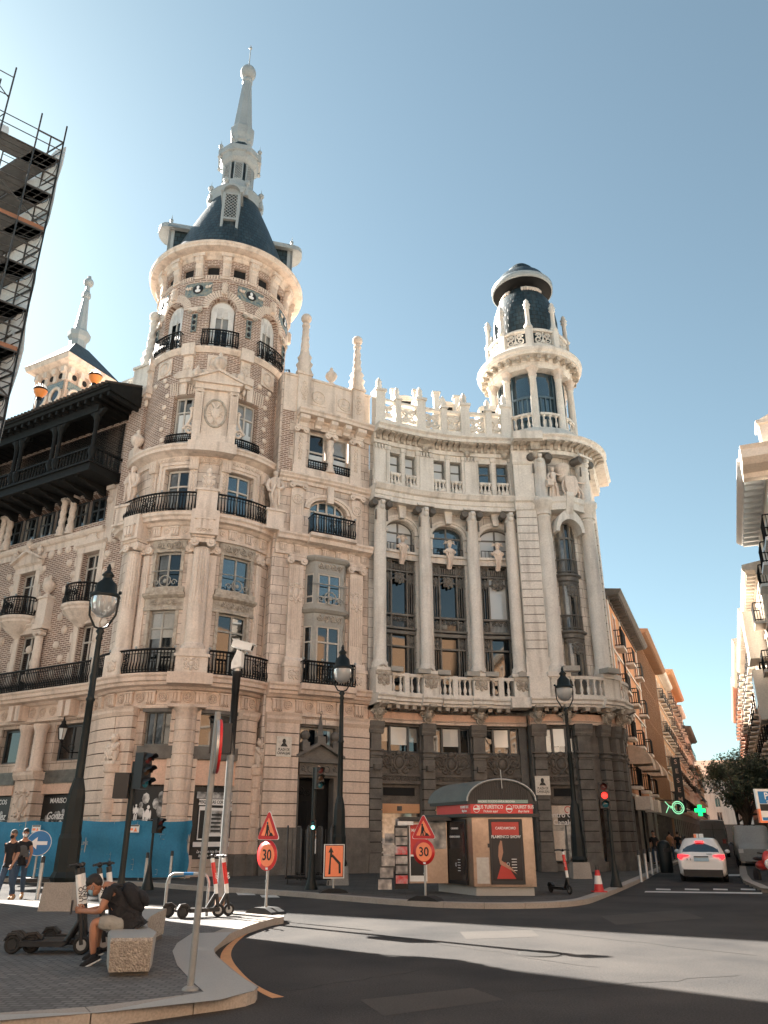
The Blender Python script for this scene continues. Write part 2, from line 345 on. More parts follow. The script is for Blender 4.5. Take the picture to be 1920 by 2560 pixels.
def text(parent,s,fr,size,m,name='lettering',ex=.004,sx=1,align='CENTER',sh=0):
    cu=bpy.data.curves.new('t','FONT'); cu.body=s; cu.size=size; cu.align_x=align; cu.align_y='CENTER'; cu.extrude=ex; cu.offset=size*.012; cu.shear=sh; cu.resolution_u=3
    o=bpy.data.objects.new('t',cu); col.objects.link(o); dg=bpy.context.evaluated_depsgraph_get(); dg.update()
    me=bpy.data.meshes.new_from_object(o.evaluated_get(dg)); bpy.data.objects.remove(o); bpy.data.curves.remove(cu)
    M=Matrix(((fr.u.x*sx,fr.k.x,fr.n.x,fr.o.x),(fr.u.y*sx,fr.k.y,fr.n.y,fr.o.y),(fr.u.z*sx,fr.k.z,fr.n.z,fr.o.z),(0,0,0,1)))
    me.transform(M); me.materials.clear(); me.materials.append(m); me.name=name
    b=bpy.data.objects.new(name,me); col.objects.link(b)
    if parent: attach(b,parent)
    return b
# ---------------------------------------------------------------- ornament vocabulary (all in a local frame)
def ring(mb,fr,rx,ry,r,n=14,seg=5): mb.tube([fr(rx*cos(2*PI*i/n),ry*sin(2*PI*i/n)) for i in range(n)],r,seg,closed=True)
def spiral(mb,fr,R0,turn=1.6,r=.03,d=1,n=14,seg=5,a0=0):
    pts=[fr(d*R0*(1-.8*i/n)*cos(a0+turn*2*PI*i/n),R0*(1-.8*i/n)*sin(a0+turn*2*PI*i/n)) for i in range(n+1)]
    mb.tube(pts,[r*(1.1-.5*i/n) for i in range(n+1)],seg)
def scrollwork(mb,fr,w,h,r=.035,n=None,rows=1):   # running scroll relief
    n=n or max(2,int(round(w/h))); st=w/n
    for i in range(n):
        x=-w/2+st*(i+.5); d=1 if i%2 else -1
        spiral(mb,fr.at(x,0),min(st,h)*.46,1.5,r,d,a0=(-PI/2 if i%2 else PI/2))
        mb.sph(0,r*1.3,6,fr=fr.at(x,0)); mb.sph(0,r*1.5,6,(1.3,.7,.8),fr=fr.at(x+st*.5,h*.28*d))
def cartouche(mb,fr,w,h,r=.05):
    ring(mb,fr,w*.30,h*.34,r); mb.sph(0,1,10,(w*.24,h*.28,r*1.4),fr=fr)
    for sx in(-1,1):
        spiral(mb,fr.at(sx*w*.36,h*.32),w*.15,1.2,r,sx); spiral(mb,fr.at(sx*w*.36,-h*.34),w*.14,1.2,r,sx,a0=PI)
        mb.sph(0,r*1.6,6,(1,1.8,.8),fr=fr.at(sx*w*.42,0))
    mb.sph(0,r*2,7,(1.5,1,.9),fr=fr.at(0,h*.44)); mb.sph(0,r*1.8,6,(1,1.4,.8),fr=fr.at(0,-h*.46))
def rosette(mb,fr,r):
    ring(mb,fr,r,r,r*.16,12,4)
    for i in range(6): mb.sph(0,r*.26,5,(1,1,.6),fr=fr.at(r*.5*cos(i*PI/3),r*.5*sin(i*PI/3)))
    mb.sph(0,r*.25,6,fr=fr)
def shell(mb,fr,r):
    rows=[]
    for j in range(5):
        t=j/4*PI/2; rows.append([fr(r*cos(t)*cos(2*PI*i/14)*(1+.07*(i%2)),r*cos(t)*sin(2*PI*i/14)*(1+.07*(i%2)),r*.62*sin(t)) for i in range(14)])
    mb.grid(rows,cu=True)
def foliage_panel(mb,fr,w,h,r=.03,seed=0):
    rn=random.Random(seed); n=max(3,int(h/(w*.55)))
    for i in range(n):
        y=-h/2+h*(i+.5)/n
        for sx in(-1,1): spiral(mb,fr.at(sx*w*.2,y),w*.2,1.1,r,sx,n=8,seg=4,a0=rn.random()*3)
        mb.sph(0,r*1.8,6,(1,1.2,.9),fr=fr.at(0,y+h/n*.4))
def volute_cap(mb,fr,w,h,d=.3):   # ionic capital centred at x=0, y 0..h, z = out
    mb.fbox(fr,-w*.56,w*.56,h*.82,h,-d,d); mb.fbox(fr,-w*.4,w*.4,h*.45,h*.82,-d*.7,d*.8)
    for sx in(-1,1):
        f=fr.at(sx*w*.42,h*.45); ax=Fr(f.o,f.u,f.k,f.n)
        mb.lathe(f(0,0,-d*.6),[(h*.36,0),(h*.36,d*1.5)],12,ax=Fr((0,0,0),fr.u,-fr.k,fr.n))
        mb.lathe(f(0,0,d*.9),[(h*.2,0),(h*.14,.05)],10,ax=Fr((0,0,0),fr.u,-fr.k,fr.n))
BALP=[(.09,0),(.09,.05),(.045,.09),(.085,.3),(.075,.42),(.035,.62),(.05,.7),(.035,.76),(.055,.88),(.09,.93),(.09,1)]
def baluster(mb,c,h,sc=1,seg=8): mb.lathe(c,[(r*sc,z*h) for r,z in BALP],seg)
def urn(mb,c,h,seg=10,flame=False):
    P=[(.16,0),(.16,.08),(.07,.14),(.10,.2),(.22,.34),(.27,.5),(.25,.62),(.14,.68),(.16,.72),(.06,.78),(.09,.86),(.05,.95),(0.001,1)]
    mb.lathe(c,[(r*h,z*h) for r,z in P],seg,rad=lambda a,z:1+.06*cos(a*6) if z<h*.6 else 1)
def ball_obelisk(mb,c,h,r=.26):  # twisted column with ball, on acanthus foot
    x,y,z=c
    mb.lathe(c,[(r*1.5,0),(r*1.7,h*.05),(r*1.35,h*.1),(r*1.75,h*.17),(r*1.2,h*.22),(r*1.5,h*.28),(r*1.05,h*.33)],12,rad=lambda a,z:1+.12*cos(a*4))
    N=22; prof=[(r*(1-.3*i/N),h*(.33+.43*i/N)) for i in range(N+1)]
    rows=[]
    for rr,zz in prof: rows.append([(x+rr*(1+.12*cos(4*a-zz*9/r*.35))*cos(a),y+rr*(1+.12*cos(4*a-zz*9/r*.35))*sin(a),z+zz) for a in [2*PI*i/16 for i in range(16)]])
    mb.grid(rows,cu=True)
    mb.lathe(c,[(r*.75,h*.76),(r*.95,h*.78),(r*.95,h*.8),(r*.7,h*.815),(r*.75,h*.83)],12)
    mb.sph((x,y,z+h*.91),r*1.25,14)
def twisted(mb,c,h,r,turns=3.,seg=16,N=26,strands=3):
    x,y,z=c; rows=[]
    for i in range(N+1):
        zz=h*i/N; rows.append([(x+r*(1+.13*cos(strands*a-turns*2*PI*i/N*1.0))*cos(a),y+r*(1+.13*cos(strands*a-turns*2*PI*i/N))*sin(a),z+zz) for a in [2*PI*k/seg for k in range(seg)]])
    mb.grid(rows,cu=True)
def railing(T,s0,s1,z0,z1,off,parent,sp=.125,knobs=True,name='railing',belly=True,endsto=None,panel=True):
    mb=MB(iron); n=T.n(s0,s1)
    for z,rr in ((z0+.04,.04),(z1,.05),(z1-.16,.018),(z0+.16,.02)):
        mb.tube([(*T.p(s0+(s1-s0)*i/n,off),z) for i in range(n+1)],rr,4)
    k=max(2,int((s1-s0)/sp))
    for i in range(k+1):
        q=s0+(s1-s0)*i/k; P=T.p(q,off); P2=T.p(q,off+.05)
        mb.tube([(*P,z0),(*P2,z0+(z1-z0)*.25),(*P,z0+(z1-z0)*.5),(*P,z1)],[.024,.04,.024,.024],4)
    if endsto is not None:
        for q in(s0,s1):
            for z in(z0+.04,z1): mb.tube([(*T.p(q,off),z),(*T.p(q,endsto),z)],.028,4)
            m=max(1,int((off-endsto)/sp))
            for j in range(1,m): P=T.p(q,endsto+(off-endsto)*j/m); mb.bar((*P,z0),(*P,z1),.015)
    if panel:
        q=(s0+s1)/2; w=min(.9,(s1-s0)*.3)
        scrollwork(mb,T.fr(q,(z0+z1)/2,off),w,.42,.022,2); scrollwork(mb,T.fr(q,(z0+z1)/2+.25,off),w,.3,.018,3); scrollwork(mb,T.fr(q,(z0+z1)/2-.25,off),w,.3,.018,3)
    r=mb.build(name,parent)
    if knobs:
        kb=MB(MATS['grey_lead'])
        for q in (s0,s0+(s1-s0)*.35,s0+(s1-s0)*.65,s1): kb.sph((*T.p(q,off),z1+.1),.06,8)
        kb.build('knob',r if parent is None or parent.parent is None else parent)
    return r
def window(T,a,b,z0,z1,off,parent,fm=None,gm=None,cols=2,trans=.68,arch=0,fw=.06,rows=1,shut=False):
    """frame mesh with mullions, pane child; arch = rise"""
    fm=fm or wframe; gm=gm or glass; mb=MB(fm); zt=z1+arch
    n=T.n(a,b)
    def vb(q,za,zb,w=fw,d=.07): mb.tbox(T,q-w/2,q+w/2,za,zb,off-d,off,1)
    def topz(q):
        if not arch: return z1
        t=max(-1,min(1,(2*(q-a)/(b-a)-1))); return z1+arch*math.sqrt(max(0,1-t*t))
    vb(a+fw*.5,z0,z1); vb(b-fw*.5,z0,z1)
    for i in range(1,cols): q=a+(b-a)*i/cols; vb(q,z0,topz(q)-.02,fw*1.15)
    mb.tbox(T,a,b,z0,z0+fw*1.3,off-.07,off+.003)
    if arch:
        N=12; mb.tube([(*T.p(a+(b-a)*(1-cos(PI*i/N))/2,off-.03),z1+arch*sin(PI*i/N)) for i in range(N+1)],fw*.7,4)
        mb.tbox(T,a,b,z1-fw/2,z1+fw/2,off-.07,off+.003)
    else: mb.tbox(T,a,b,z1-fw*1.2,z1,off-.07,off+.003)
    if trans: zt_=z0+(z1-z0)*trans; mb.tbox(T,a,b,zt_-fw*.5,zt_+fw*.5,off-.07,off+.006)
    for r in range(1,rows): zt_=z0+(z1-z0)*r/rows; mb.tbox(T,a,b,zt_-fw*.25,zt_+fw*.25,off-.06,off-.01)
    o=mb.build('window',parent)
    g=MB(gm)
    rnd=random.Random(int(a*100+z0*17))
    tilt=rnd.uniform(-.012,.012)
    for i in range(cols):
        p,q=a+(b-a)*i/cols,a+(b-a)*(i+1)/cols
        tl=tilt+rnd.uniform(-.006,.006)
        g.face([(*T.p(p,off-.05+tl),z0),(*T.p(q,off-.05-tl),z0),(*T.p(q,off-.05-tl),z1),(*T.p(p,off-.05+tl),z1)])
    if arch:
        N=12; A=[(a+(b-a)*(1-cos(PI*i/N))/2,z1+arch*sin(PI*i/N)) for i in range(N+1)]; g.face([(*T.p(q,off-.05),z) for q,z in A])
    g.build('pane',o)
    if gm is glass and rnd.random()<.33 and b-a>.5:
        k=MB(curt); w_=(b-a)/cols; md=rnd.random()
        for i in range(cols):
            p,q=a+w_*i,a+w_*(i+1)
            if md<.4: k.tbox(T,p+fw*.5,q-fw*.5,z0+(z1-z0)*rnd.uniform(.35,.6),z1-fw,off-.049,off-.04,1)
            else: s_=w_*rnd.uniform(.3,.55); c=(p+fw*.5,p+s_) if i==0 else (q-s_,q-fw*.5); k.tbox(T,c[0],c[1],z0+fw,z1-fw,off-.049,off-.04,1)
        k.build('curtain',o)
    return o
def block_pier(mb,T,s0,s1,z0,z1,o0,o1,h=.42,g=.035):   # rusticated pier: courses over a dark core that paints shade into the joints
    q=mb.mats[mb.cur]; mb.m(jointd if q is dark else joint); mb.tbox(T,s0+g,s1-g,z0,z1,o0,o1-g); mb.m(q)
    n=max(1,int(round((z1-z0)/h))); d=(z1-z0)/n
    for i in range(n): mb.tbox(T,s0,s1,z0+d*i+g*.6,z0+d*(i+1)-g*.6,o0-.002,o1)
def flutes(n=16,a=.07): return lambda t,z:1-a*abs(sin(t*n/2))**.5 if True else 1
# ================================================================ SETTING: ground
def structure(mb,name): return mb.build(name,kind='structure')
g=MB(asphalt); g.sheet([(-900,-900),(900,-900),(900,900),(-900,900)],0); structure(g,'road')
def pave(name,pts,z,top,kerb=None,kw=.3,kidx=None):
    mb=MB(top); n=len(pts); mb.sheet(pts,z)
    structure(mb,name)
    if kidx:
        k=MB(kerbm); P=[Vector(pts[i]) for i in kidx]
        T=Track(P,.5); Q=T
        L=T.len; step=1.0; m=max(1,int(L/step))
        for i in range(m):
            a,b=L*i/m,L*(i+1)/m
            k.tbox(T,a+.006,b-.006,-.05,z+.004,-kw,.0,step=max(1,int(math.ceil((b-a)/.25))))
        structure(k,'kerb')
def smooth(pts,n=4):
    out=[]
    for i in range(len(pts)-1):
        p0=Vector(pts[max(0,i-1)]);p1=Vector(pts[i]);p2=Vector(pts[i+1]);p3=Vector(pts[min(len(pts)-1,i+2)])
        for j in range(n):
            t=j/n; out.append(tuple(.5*((2*p1)+(p2-p0)*t+(2*p0-5*p1+4*p2-p3)*t*t+(3*p1-p0-3*p2+p3)*t**3)))
    out.append(tuple(pts[-1])); return out
# far pavement in front of the buildings
kf=smooth([(-34,41),(-20,34.5),(-9.5,30.2),(-6.3,27.6),(-3.1,25.2),(0,22.1),(1.6,21.0),(3.2,20.8),(4.8,21.6),(6.2,24.2),(10.2,33.4),(17.4,50.5),(60,150)],5)
pave('pavement',kf+[(52,152),(0,120),(-50,100)],.12,paving,kidx=range(len(kf)))
# near plaza island
def cp(x,y,z=.12): p=atG(500+x/3.607,2100+y/3.607,z); return (p.x,p.y)
kn=[cp(-1500,1640),cp(-900,1560),cp(0,1440),cp(200,1415),cp(400,1385)]+smooth([cp(470,1365),cp(525,1335),cp(515,1315),cp(400,1250),cp(250,1130),cp(150,1040),cp(125,980),cp(180,900),cp(400,790),cp(620,720),cp(755,694)],4)
kn=[(-7.5,6.6)]+kn[1:]+[cp(758,676),(-4.2,19.2),(-9,21.6),(-16,23.2),(-30,26.5)]
kn=[(p[0],p[1]) for p in kn]
pave('plaza_paving',kn+[(-40,26),(-40,2),(-12,3)],.12,cobble,kidx=range(len(kn)),kw=.32)
# smooth slabs between the setts and the kerb
def cq(x,y,z=.125): p=atG(x/1.728,2100+y/1.728,z); return (p.x,p.y)
b=MB(granites); b.sheet([cq(-200,760),cq(440,742),cq(700,690),cq(880,655),cq(820,600),cq(765,540),cq(745,480),cq(765,445),cq(830,402),cq(1000,398),cq(925,470),cq(930,500),cq(1000,560),cq(1108,635),cq(1098,650),cq(950,690),cq(470,742),cq(-200,795)],.125); structure(b,'kerbside_slabs')
# right pavement
kr=smooth([(60,18),(22,21.5),(14.5,24.2),(12.6,26.2),(12.45,28),(19.3,45.3),(60,139)],4)
pave('pavement',kr[::-1]+[(200,60),(200,18)],.12,paving,kidx=range(len(kr)-1,-1,-1))
bounce_pav=mat('pale_bounce_paving',(.55,.52,.47),.8,c2=(.46,.43,.39),kind='tile',bw=.6,rh=.4,ms=.01,mortar=(.3,.28,.25))  # unseen pale paving, added to bounce sunlight onto the facades
pave('pavement',[(-30,-2.5),(-8,-2.5),(7,-4),(18,-6),(18,-16.5),(-30,-16)],.12,bounce_pav)  # laid out of view behind the camera as a light reflector
# road paint
y=MB(yellowp)
def cg(x,yy): p=atG(500+x/3.607,2100+yy/3.607,0); return Vector((p.x,p.y))
oc=smooth([cg(740,735),cg(620,755),cg(520,800),cg(410,860),cg(320,940),cg(280,1020),cg(300,1100),cg(380,1200),cg(480,1290),cg(620,1370),cg(760,1418)],4)
inn=smooth([cg(700,740),cg(560,775),cg(440,830),cg(320,895),cg(225,975),cg(185,1050),cg(205,1130),cg(300,1220),cg(430,1300),cg(540,1375),cg(650,1430)],4)
for (a,b_),(c,d) in zip(zip(oc,oc[1:]),zip(inn,inn[1:])): y.face([(*a,.004),(*c,.004),(*d,.004),(*b_,.004)])
structure(y,'road_marking')
wmk=MB(whitep)
def gq(p,m=wmk,z=.004): m.face([(*atG(*q,0).xy,z) for q in p])
gq([(1614,2228),(1905,2231.5),(1906,2235),(1611,2231)])
for x in (1640,1712,1783,1852): gq([(x,2221.5),(x+36,2222.5),(x+37,2226),(x,2225)])
gq([(1818,2186),(1858,2186),(1858,2190),(1820,2190)])
for x0,y0 in((590,2232),(650,2238)): gq([(x0,y0),(x0+40,y0),(x0+50,y0+6),(x0+5,y0+6)])
structure(wmk,'road_marking')
asph2=mat('asphalt_patch',(.075,.068,.062),.92,c2=(.055,.05,.046),sc=1.2,spec=.2,fine=.3,fsc=50); pt=MB(asph2)
for q in([(900,2500),(1180,2470),(1260,2500),(960,2540)],[(1500,2290),(1700,2275),(1760,2296),(1540,2312)],[(1150,2330),(1330,2325),(1350,2342),(1165,2348)]): pt.face([(*atG(x,y,0).xy,.002) for x,y in q])
structure(pt,'road_patch')
ck=MB(jointd); rn=random.Random(11)
for x0,y0,x1,y1 in((900,2330,1500,2420),(1100,2300,1900,2390),(700,2480,1100,2420),(1300,2480,1850,2440),(1450,2260,1900,2330)):
    P=[]; n=14
    for i in range(n+1): p=atG(x0+(x1-x0)*i/n,y0+(y1-y0)*i/n,0); P.append(Vector((p.x+rn.uniform(-.05,.05),p.y+rn.uniform(-.08,.08))))
    for a,b in zip(P,P[1:]):
        t=(b-a).normalized(); o=Vector((-t.y,t.x))*rn.uniform(.008,.018); ck.face([(*(a-o),.003),(*(b-o),.003),(*(b+o),.003),(*(a+o),.003)])
structure(ck,'road_crack')
mh=MB(jointd); p=atG(1350,2385,0); mh.lathe((p.x,p.y,0),[(.33,.0),(.33,.008),(.28,.009)],24); mh.m(jointd); mh.lathe((p.x,p.y,0),[(.36,.003),(.33,.004)],24,cap=False); structure(mh,'manhole_cover')
# ================================================================ CREAM CORNER BUILDING WITH CONICAL TOWER
C1=(-9.15,36.6); A0=14.
TL=Track(arc(C1,3.8,A0-76,A0+76,40),.3); TU=Track(arc(C1,3.6,A0-180,A0+180,72),.3)
TU2=TU
LS=Track([(-31.5,46.02),(-12.55,35.0)],1); BT=Track([(-5.2,34.55),(-4.4,34.9),(-2.6,35.85),(-.80,36.95)],.6)
B1=thing('tower_building','cream stone corner building with round brick tower, slate cone and dark wooden gallery','building',(-9.15,36.6,0))
def P_(mb,name,parent=B1,label=None):
    o=mb.build(name,parent)
    if label:o['label']=label
    return o
def sx(T,x,y,off=0): return T.px(x,off,y=y)
# --- core mass
core=MB(cream)
def mass(mb,pts,z0,z1):
    fr=Fr((0,0,0),(1,0,0),(0,0,1),(0,1,0)); mb.prism(fr,pts,z0,z1)
mass(core,[(-31,46.8),(-13.2,36.4),(-12,36.8),(-6,37.2),(-5.6,36.2),(-1.2,37.9),(3,50),(-20,62)],0,20.5)
core.m(brick); core.lathe((C1[0],C1[1],0),[(3.1,.1),(3.1,31)],24,sm=True)
P_(core,'body')
# --- tower ground floor
gw=[(358,432),(494,598)]
opsT=[]
for xa,xb in gw:
    a,b=sx(TL,xa,1820),sx(TL,xb,1820); opsT.append((a,b,5.0,6.45,0))
    a,b=sx(TL,318 if xa==358 else xa-12,2000),sx(TL,xb-2,2000); opsT.append((a,b,.75,3.5,0))
cs=[(a+b)/2 for a,b in((opsT[0][0],opsT[0][1]),(opsT[2][0],opsT[2][1]))]
w=MB(creamdw)
w.twall(TL,0,TL.len,.12,7.0,0,opsT,.45)
P_(w,'wall')
gp=MB(pink)
for i in(1,3): o=opsT[i]; gp.tbox(TL,o[0]-.03,o[1]+.03,3.5,4.45,-.02,.05)
P_(gp,'fascia_panel')
for i,o in enumerate(opsT[::2]):
    window(TL,o[0]+.05,o[1]-.05,o[2],o[3]-.05,-.15,B1,bronze if i==0 else gframe,glass if i==0 else glass,3 if i==0 else 2,trans=0,fw=.07)
    m=MB(dark); m.tbox(TL,o[0]-.1,o[1]+.1,4.5,5.0,-.1,.16); m.tbox(TL,o[0]-.05,o[1]+.05,6.35,6.52,-.1,.1); P_(m,'sill')
# black and white photographic shop hoardings
photo1=mat('grey_photo_print',(.6,.59,.57),.6,c2=(.02,.02,.02),sc=3.2,var=1,fine=.3,fsc=9)
def hoard(T,a,b,z0,z1,off,seed,parent=B1,title=None):
    m=MB(blackt); m.tbox(T,a,b,z0,z1,off-.06,off); o=P_(m,'shop_poster',parent); return o
po=hoard(TL,opsT[1][0]+.05,opsT[1][1]-.05,.75,3.45,-.1,1); po['label']='black and white photograph poster of fish market porters'
q=MB(photo1); o=opsT[1]; cxs=(o[0]+o[1])/2; F=TL.fr(cxs,2.1,-.095)
rn=random.Random(3)
def figure2d(mb,F,x,y,h,lean=0):   # flat printed figure silhouettes
    for (cx,cy,rx,ry) in ((0,.46,.055,.07),(0.02*lean,.2,.1,.2),(-.05,-.2,.045,.24),(.06,-.2,.045,.24),(-.12,.18,.035,.17),(.12,.2,.03,.16)):
        cx+=lean*cy; P=[F(x+h*(cx+rx*cos(t*PI/5)),y+h*(cy+ry*sin(t*PI/5)),.004+.001*rn.random()) for t in range(10)]; mb.face(P)
wf=MB(whitet); figure2d(wf,F,-.05,.05,1.1,.1); figure2d(wf,F,.45,-.25,1.05,.45); figure2d(wf,F,-.5,.3,.7); 
wf.face([F(-.75,-.8,.003),(F(-.1,-.75,.003)),F(-.05,-.3,.003),F(-.6,-.2,.003)])
P_(wf,'printed_picture',po)
gg=MB(photo1)
for i in range(14): x,yy,s=rn.uniform(-.7,.65),rn.uniform(-.9,1.0),rn.uniform(.08,.2); gg.face([F(x+s*cos(t),yy+s*1.4*sin(t),.002) for t in [k*PI/4 for k in range(8)]])
P_(gg,'printed_picture',po)
po=hoard(TL,opsT[3][0]+.05,opsT[3][1]-.05,.3,3.45,-.1,2); po['label']='black and white poster of an old shop front with white script below'
o=opsT[3]; cxs=(o[0]+o[1])/2; F=TL.fr(cxs,2.2,-.07); wd=o[1]-o[0]-.2
wf=MB(whitet); gg=MB(photo1)
wf.fbox(F,-wd*.42,wd*.42,.55,.78,0,.006)
for x in(-.4,.22): wf.fbox(F,wd*x,wd*(x+.2),-.75,.5,0,.004)
wf.fbox(F,-wd*.17,wd*.2,-.62,.45,0,.005); wf.fbox(F,-wd*.48,wd*.48,-1.0,-.82,0,.005)
gg.fbox(F,-wd*.48,wd*.48,.8,1.05,0,.004); gg.fbox(F,-wd*.13,wd*.16,-.5,.35,.004,.008)
bk=MB(blackt)
for x in(-.38,.24): bk.fbox(F,wd*x,wd*(x+.16),-.7,.35,.004,.009)
for k in range(5): bk.fbox(F,-wd*.1,wd*.13,-.45+k*.15,-.38+k*.15,.008,.012)
P_(wf,'printed_picture',po);P_(gg,'printed_picture',po);P_(bk,'printed_picture',po)
text(po,'8 PESQUERIAS CORUÑESAS 6',F.at(0,.665,.012),.17,blackt,sx=.82)
text(po,'La oracion nos llevo el mar,\nlos llevo al cielo, gracias.',F.at(0,-1.25,.0),.15,whitet,sh=.4,sx=.85)
text(po,'Academy   Coruñesa',F.at(-.1,-1.7,0),.13,whitet,sh=.4)
# columns / piers of the tower ground floor
sc=TL.len/2
def colpos(T,s,off): return T.p(s,off)
def banded(T,s,off,r,z0,z1,n,name='banded_column',cap=True):
    m=MB(creamd); P=(*T.p(s,off),0); pr=[]; d=(z1-z0)/n
    for i in range(n): pr+=[(r-.035,z0+d*i),(r,z0+d*i+.03),(r,z0+d*(i+1)-.03),(r-.035,z0+d*(i+1))]
    m.lathe(P,pr,20,sm=False)
    return m
m=banded(TL,sc,.12,.44,.9,6.05,11); fr=TL.fr(sc,0,.12)
m.tbox(TL,sc-.62,sc+.62,.12,.9,-.1,.62); m.lathe((*TL.p(sc,.12),0),[(.44,6.05),(.44,6.35),(.52,6.42),(.56,6.5),(.56,6.56)],20)
for k in range(5): rosette(m,Fr((*TL.p(sc,.12),6.22),(cos(.24+(k-2)*.5),sin(.24+(k-2)*.5),0)).at(0,0,.44),.08)
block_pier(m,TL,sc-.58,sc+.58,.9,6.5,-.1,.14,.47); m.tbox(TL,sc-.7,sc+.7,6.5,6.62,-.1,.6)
P_(m,'banded_column')
for (xa,xb,xc,xd) in ((232,292,0,0),(292,333,0,0),(599,636,0,0),(664,700,0,0)):
    a,b=sx(TL,xa,1830,.2),sx(TL,xb,1830,.2)
    if xa==664: a=sx(TL,672,1830,.2); b=TL.len
    if xa==232: a=0.0
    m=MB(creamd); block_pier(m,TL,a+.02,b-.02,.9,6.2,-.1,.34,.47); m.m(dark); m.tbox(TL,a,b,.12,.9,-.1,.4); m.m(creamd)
    m.tmold(TL,a-.05,b+.03,[(0,6.2),(.36,6.2),(.44,6.35),(.44,6.45),(.5,6.55),(0,6.55)]); P_(m,'rusticated_pier')
for x in (275,652):
    s_=sx(TL,x,1900,.55); m=banded(TL,s_,.38,.26,.9,3.95,6); m.lathe((*TL.p(s_,.38),0),[(.28,3.95),(.34,4.02),(.30,4.1),(.36,4.2),(.36,4.28)],16)
    m.m(dark); m.tbox(TL,s_-.36,s_+.36,.12,.9,.2,.78); P_(m,'banded_column')
    # crouching heraldic bear statue with shield
    f=TL.fr(s_,4.28,.40); st=MB(cream); st.tbox(TL,s_-.3,s_+.3,4.28,4.4,.15,.68)
    st.sph(0,1,12,(.24,.40,.22),fr=f.at(0,.48,0)); st.sph(0,1,10,(.17,.17,.18),fr=f.at(0.02,1.02,.06)); st.sph(0,1,8,(.08,.07,.12),fr=f.at(.02,.98,.22))
    for d in(-1,1): st.sph(0,1,8,(.11,.26,.13),fr=f.at(d*.18,.3,.12)); st.tube([f(d*.2,.8,.02),f(d*.22,.6,.2),f(d*.05,.5,.28)],[.09,.08,.05],8); st.sph(0,.05,6,fr=f.at(d*.11,1.17,.04))
    cartouche(st,f.at(0,.42,.27),.42,.5,.035); P_(st,'bear_statue')
# --- frieze and main balcony slab around tower (z 6.55 .. 7.9)
def frieze_rosettes(mb,T,s0,s1,z,off,r,sp):
    n=max(1,int(round((s1-s0)/sp)))
    for i in range(n): rosette(mb,T.fr(s0+(s1-s0)*(i+.5)/n,z,off),r)
def triglyph(mb,T,s,z0,z1,w,off,d=.12):
    mb.tbox(T,s-w/2,s+w/2,z0,z1,off-.02,off+d*.6)
    for i in range(3): q=s-w/2+w*(i+.5)/3; mb.tbox(T,q-w*.12,q+w*.12,z0+.02,z1-.05,off,off+d)
    mb.tbox(T,s-w*.58,s+w*.58,z1-.07,z1,off-.02,off+d*1.3)
    for i in range(5): q=s-w/2+w*(i+.5)/5; mb.tbox(T,q-.02,q+.02,z0-.07,z0,off,off+d*.9,1)
def slab(T,s0,s1,base=0,ztop=7.82,out=.68,h=.6,name='cornice',m=None,rs=True,tri=1.05):
    mb=MB(m or creamd)
    mb.tmold(T,s0,s1,[(-.1,6.5),(base+.14,6.5),(base+.14,6.62),(base+.08,6.66),(base+.08,7.22),(base+.22,7.26),(base+.3,7.36),(base+out-.12,7.4),(base+out-.1,7.52),(base+out,7.56),(base+out,7.7),(base+out+.07,7.78),(base+out+.07,7.86),(-.1,7.86)])
    return mb
mb=slab(TL,0,TL.len,0)
n=9
for i in range(n+1):
    s_=TL.len*(i+.5)/(n+1)
    if i%1==0: triglyph(mb,TL,s_ if abs(s_-sc)>.4 else sc,6.74,7.2,.42 if abs(s_-sc)>.4 else .7,.08 if abs(s_-sc)>.4 else .3)
frieze_rosettes(mb,TL,0,TL.len,6.95,.1,.17,TL.len/(n+1)) if False else None
for i in range(n): rosette(mb,TL.fr(TL.len*(i+1)/(n+1),6.95,.1),.19)
mb.tbox(TL,sc-.75,sc+.75,7.4,7.86,0,.95)
P_(mb,'cornice')
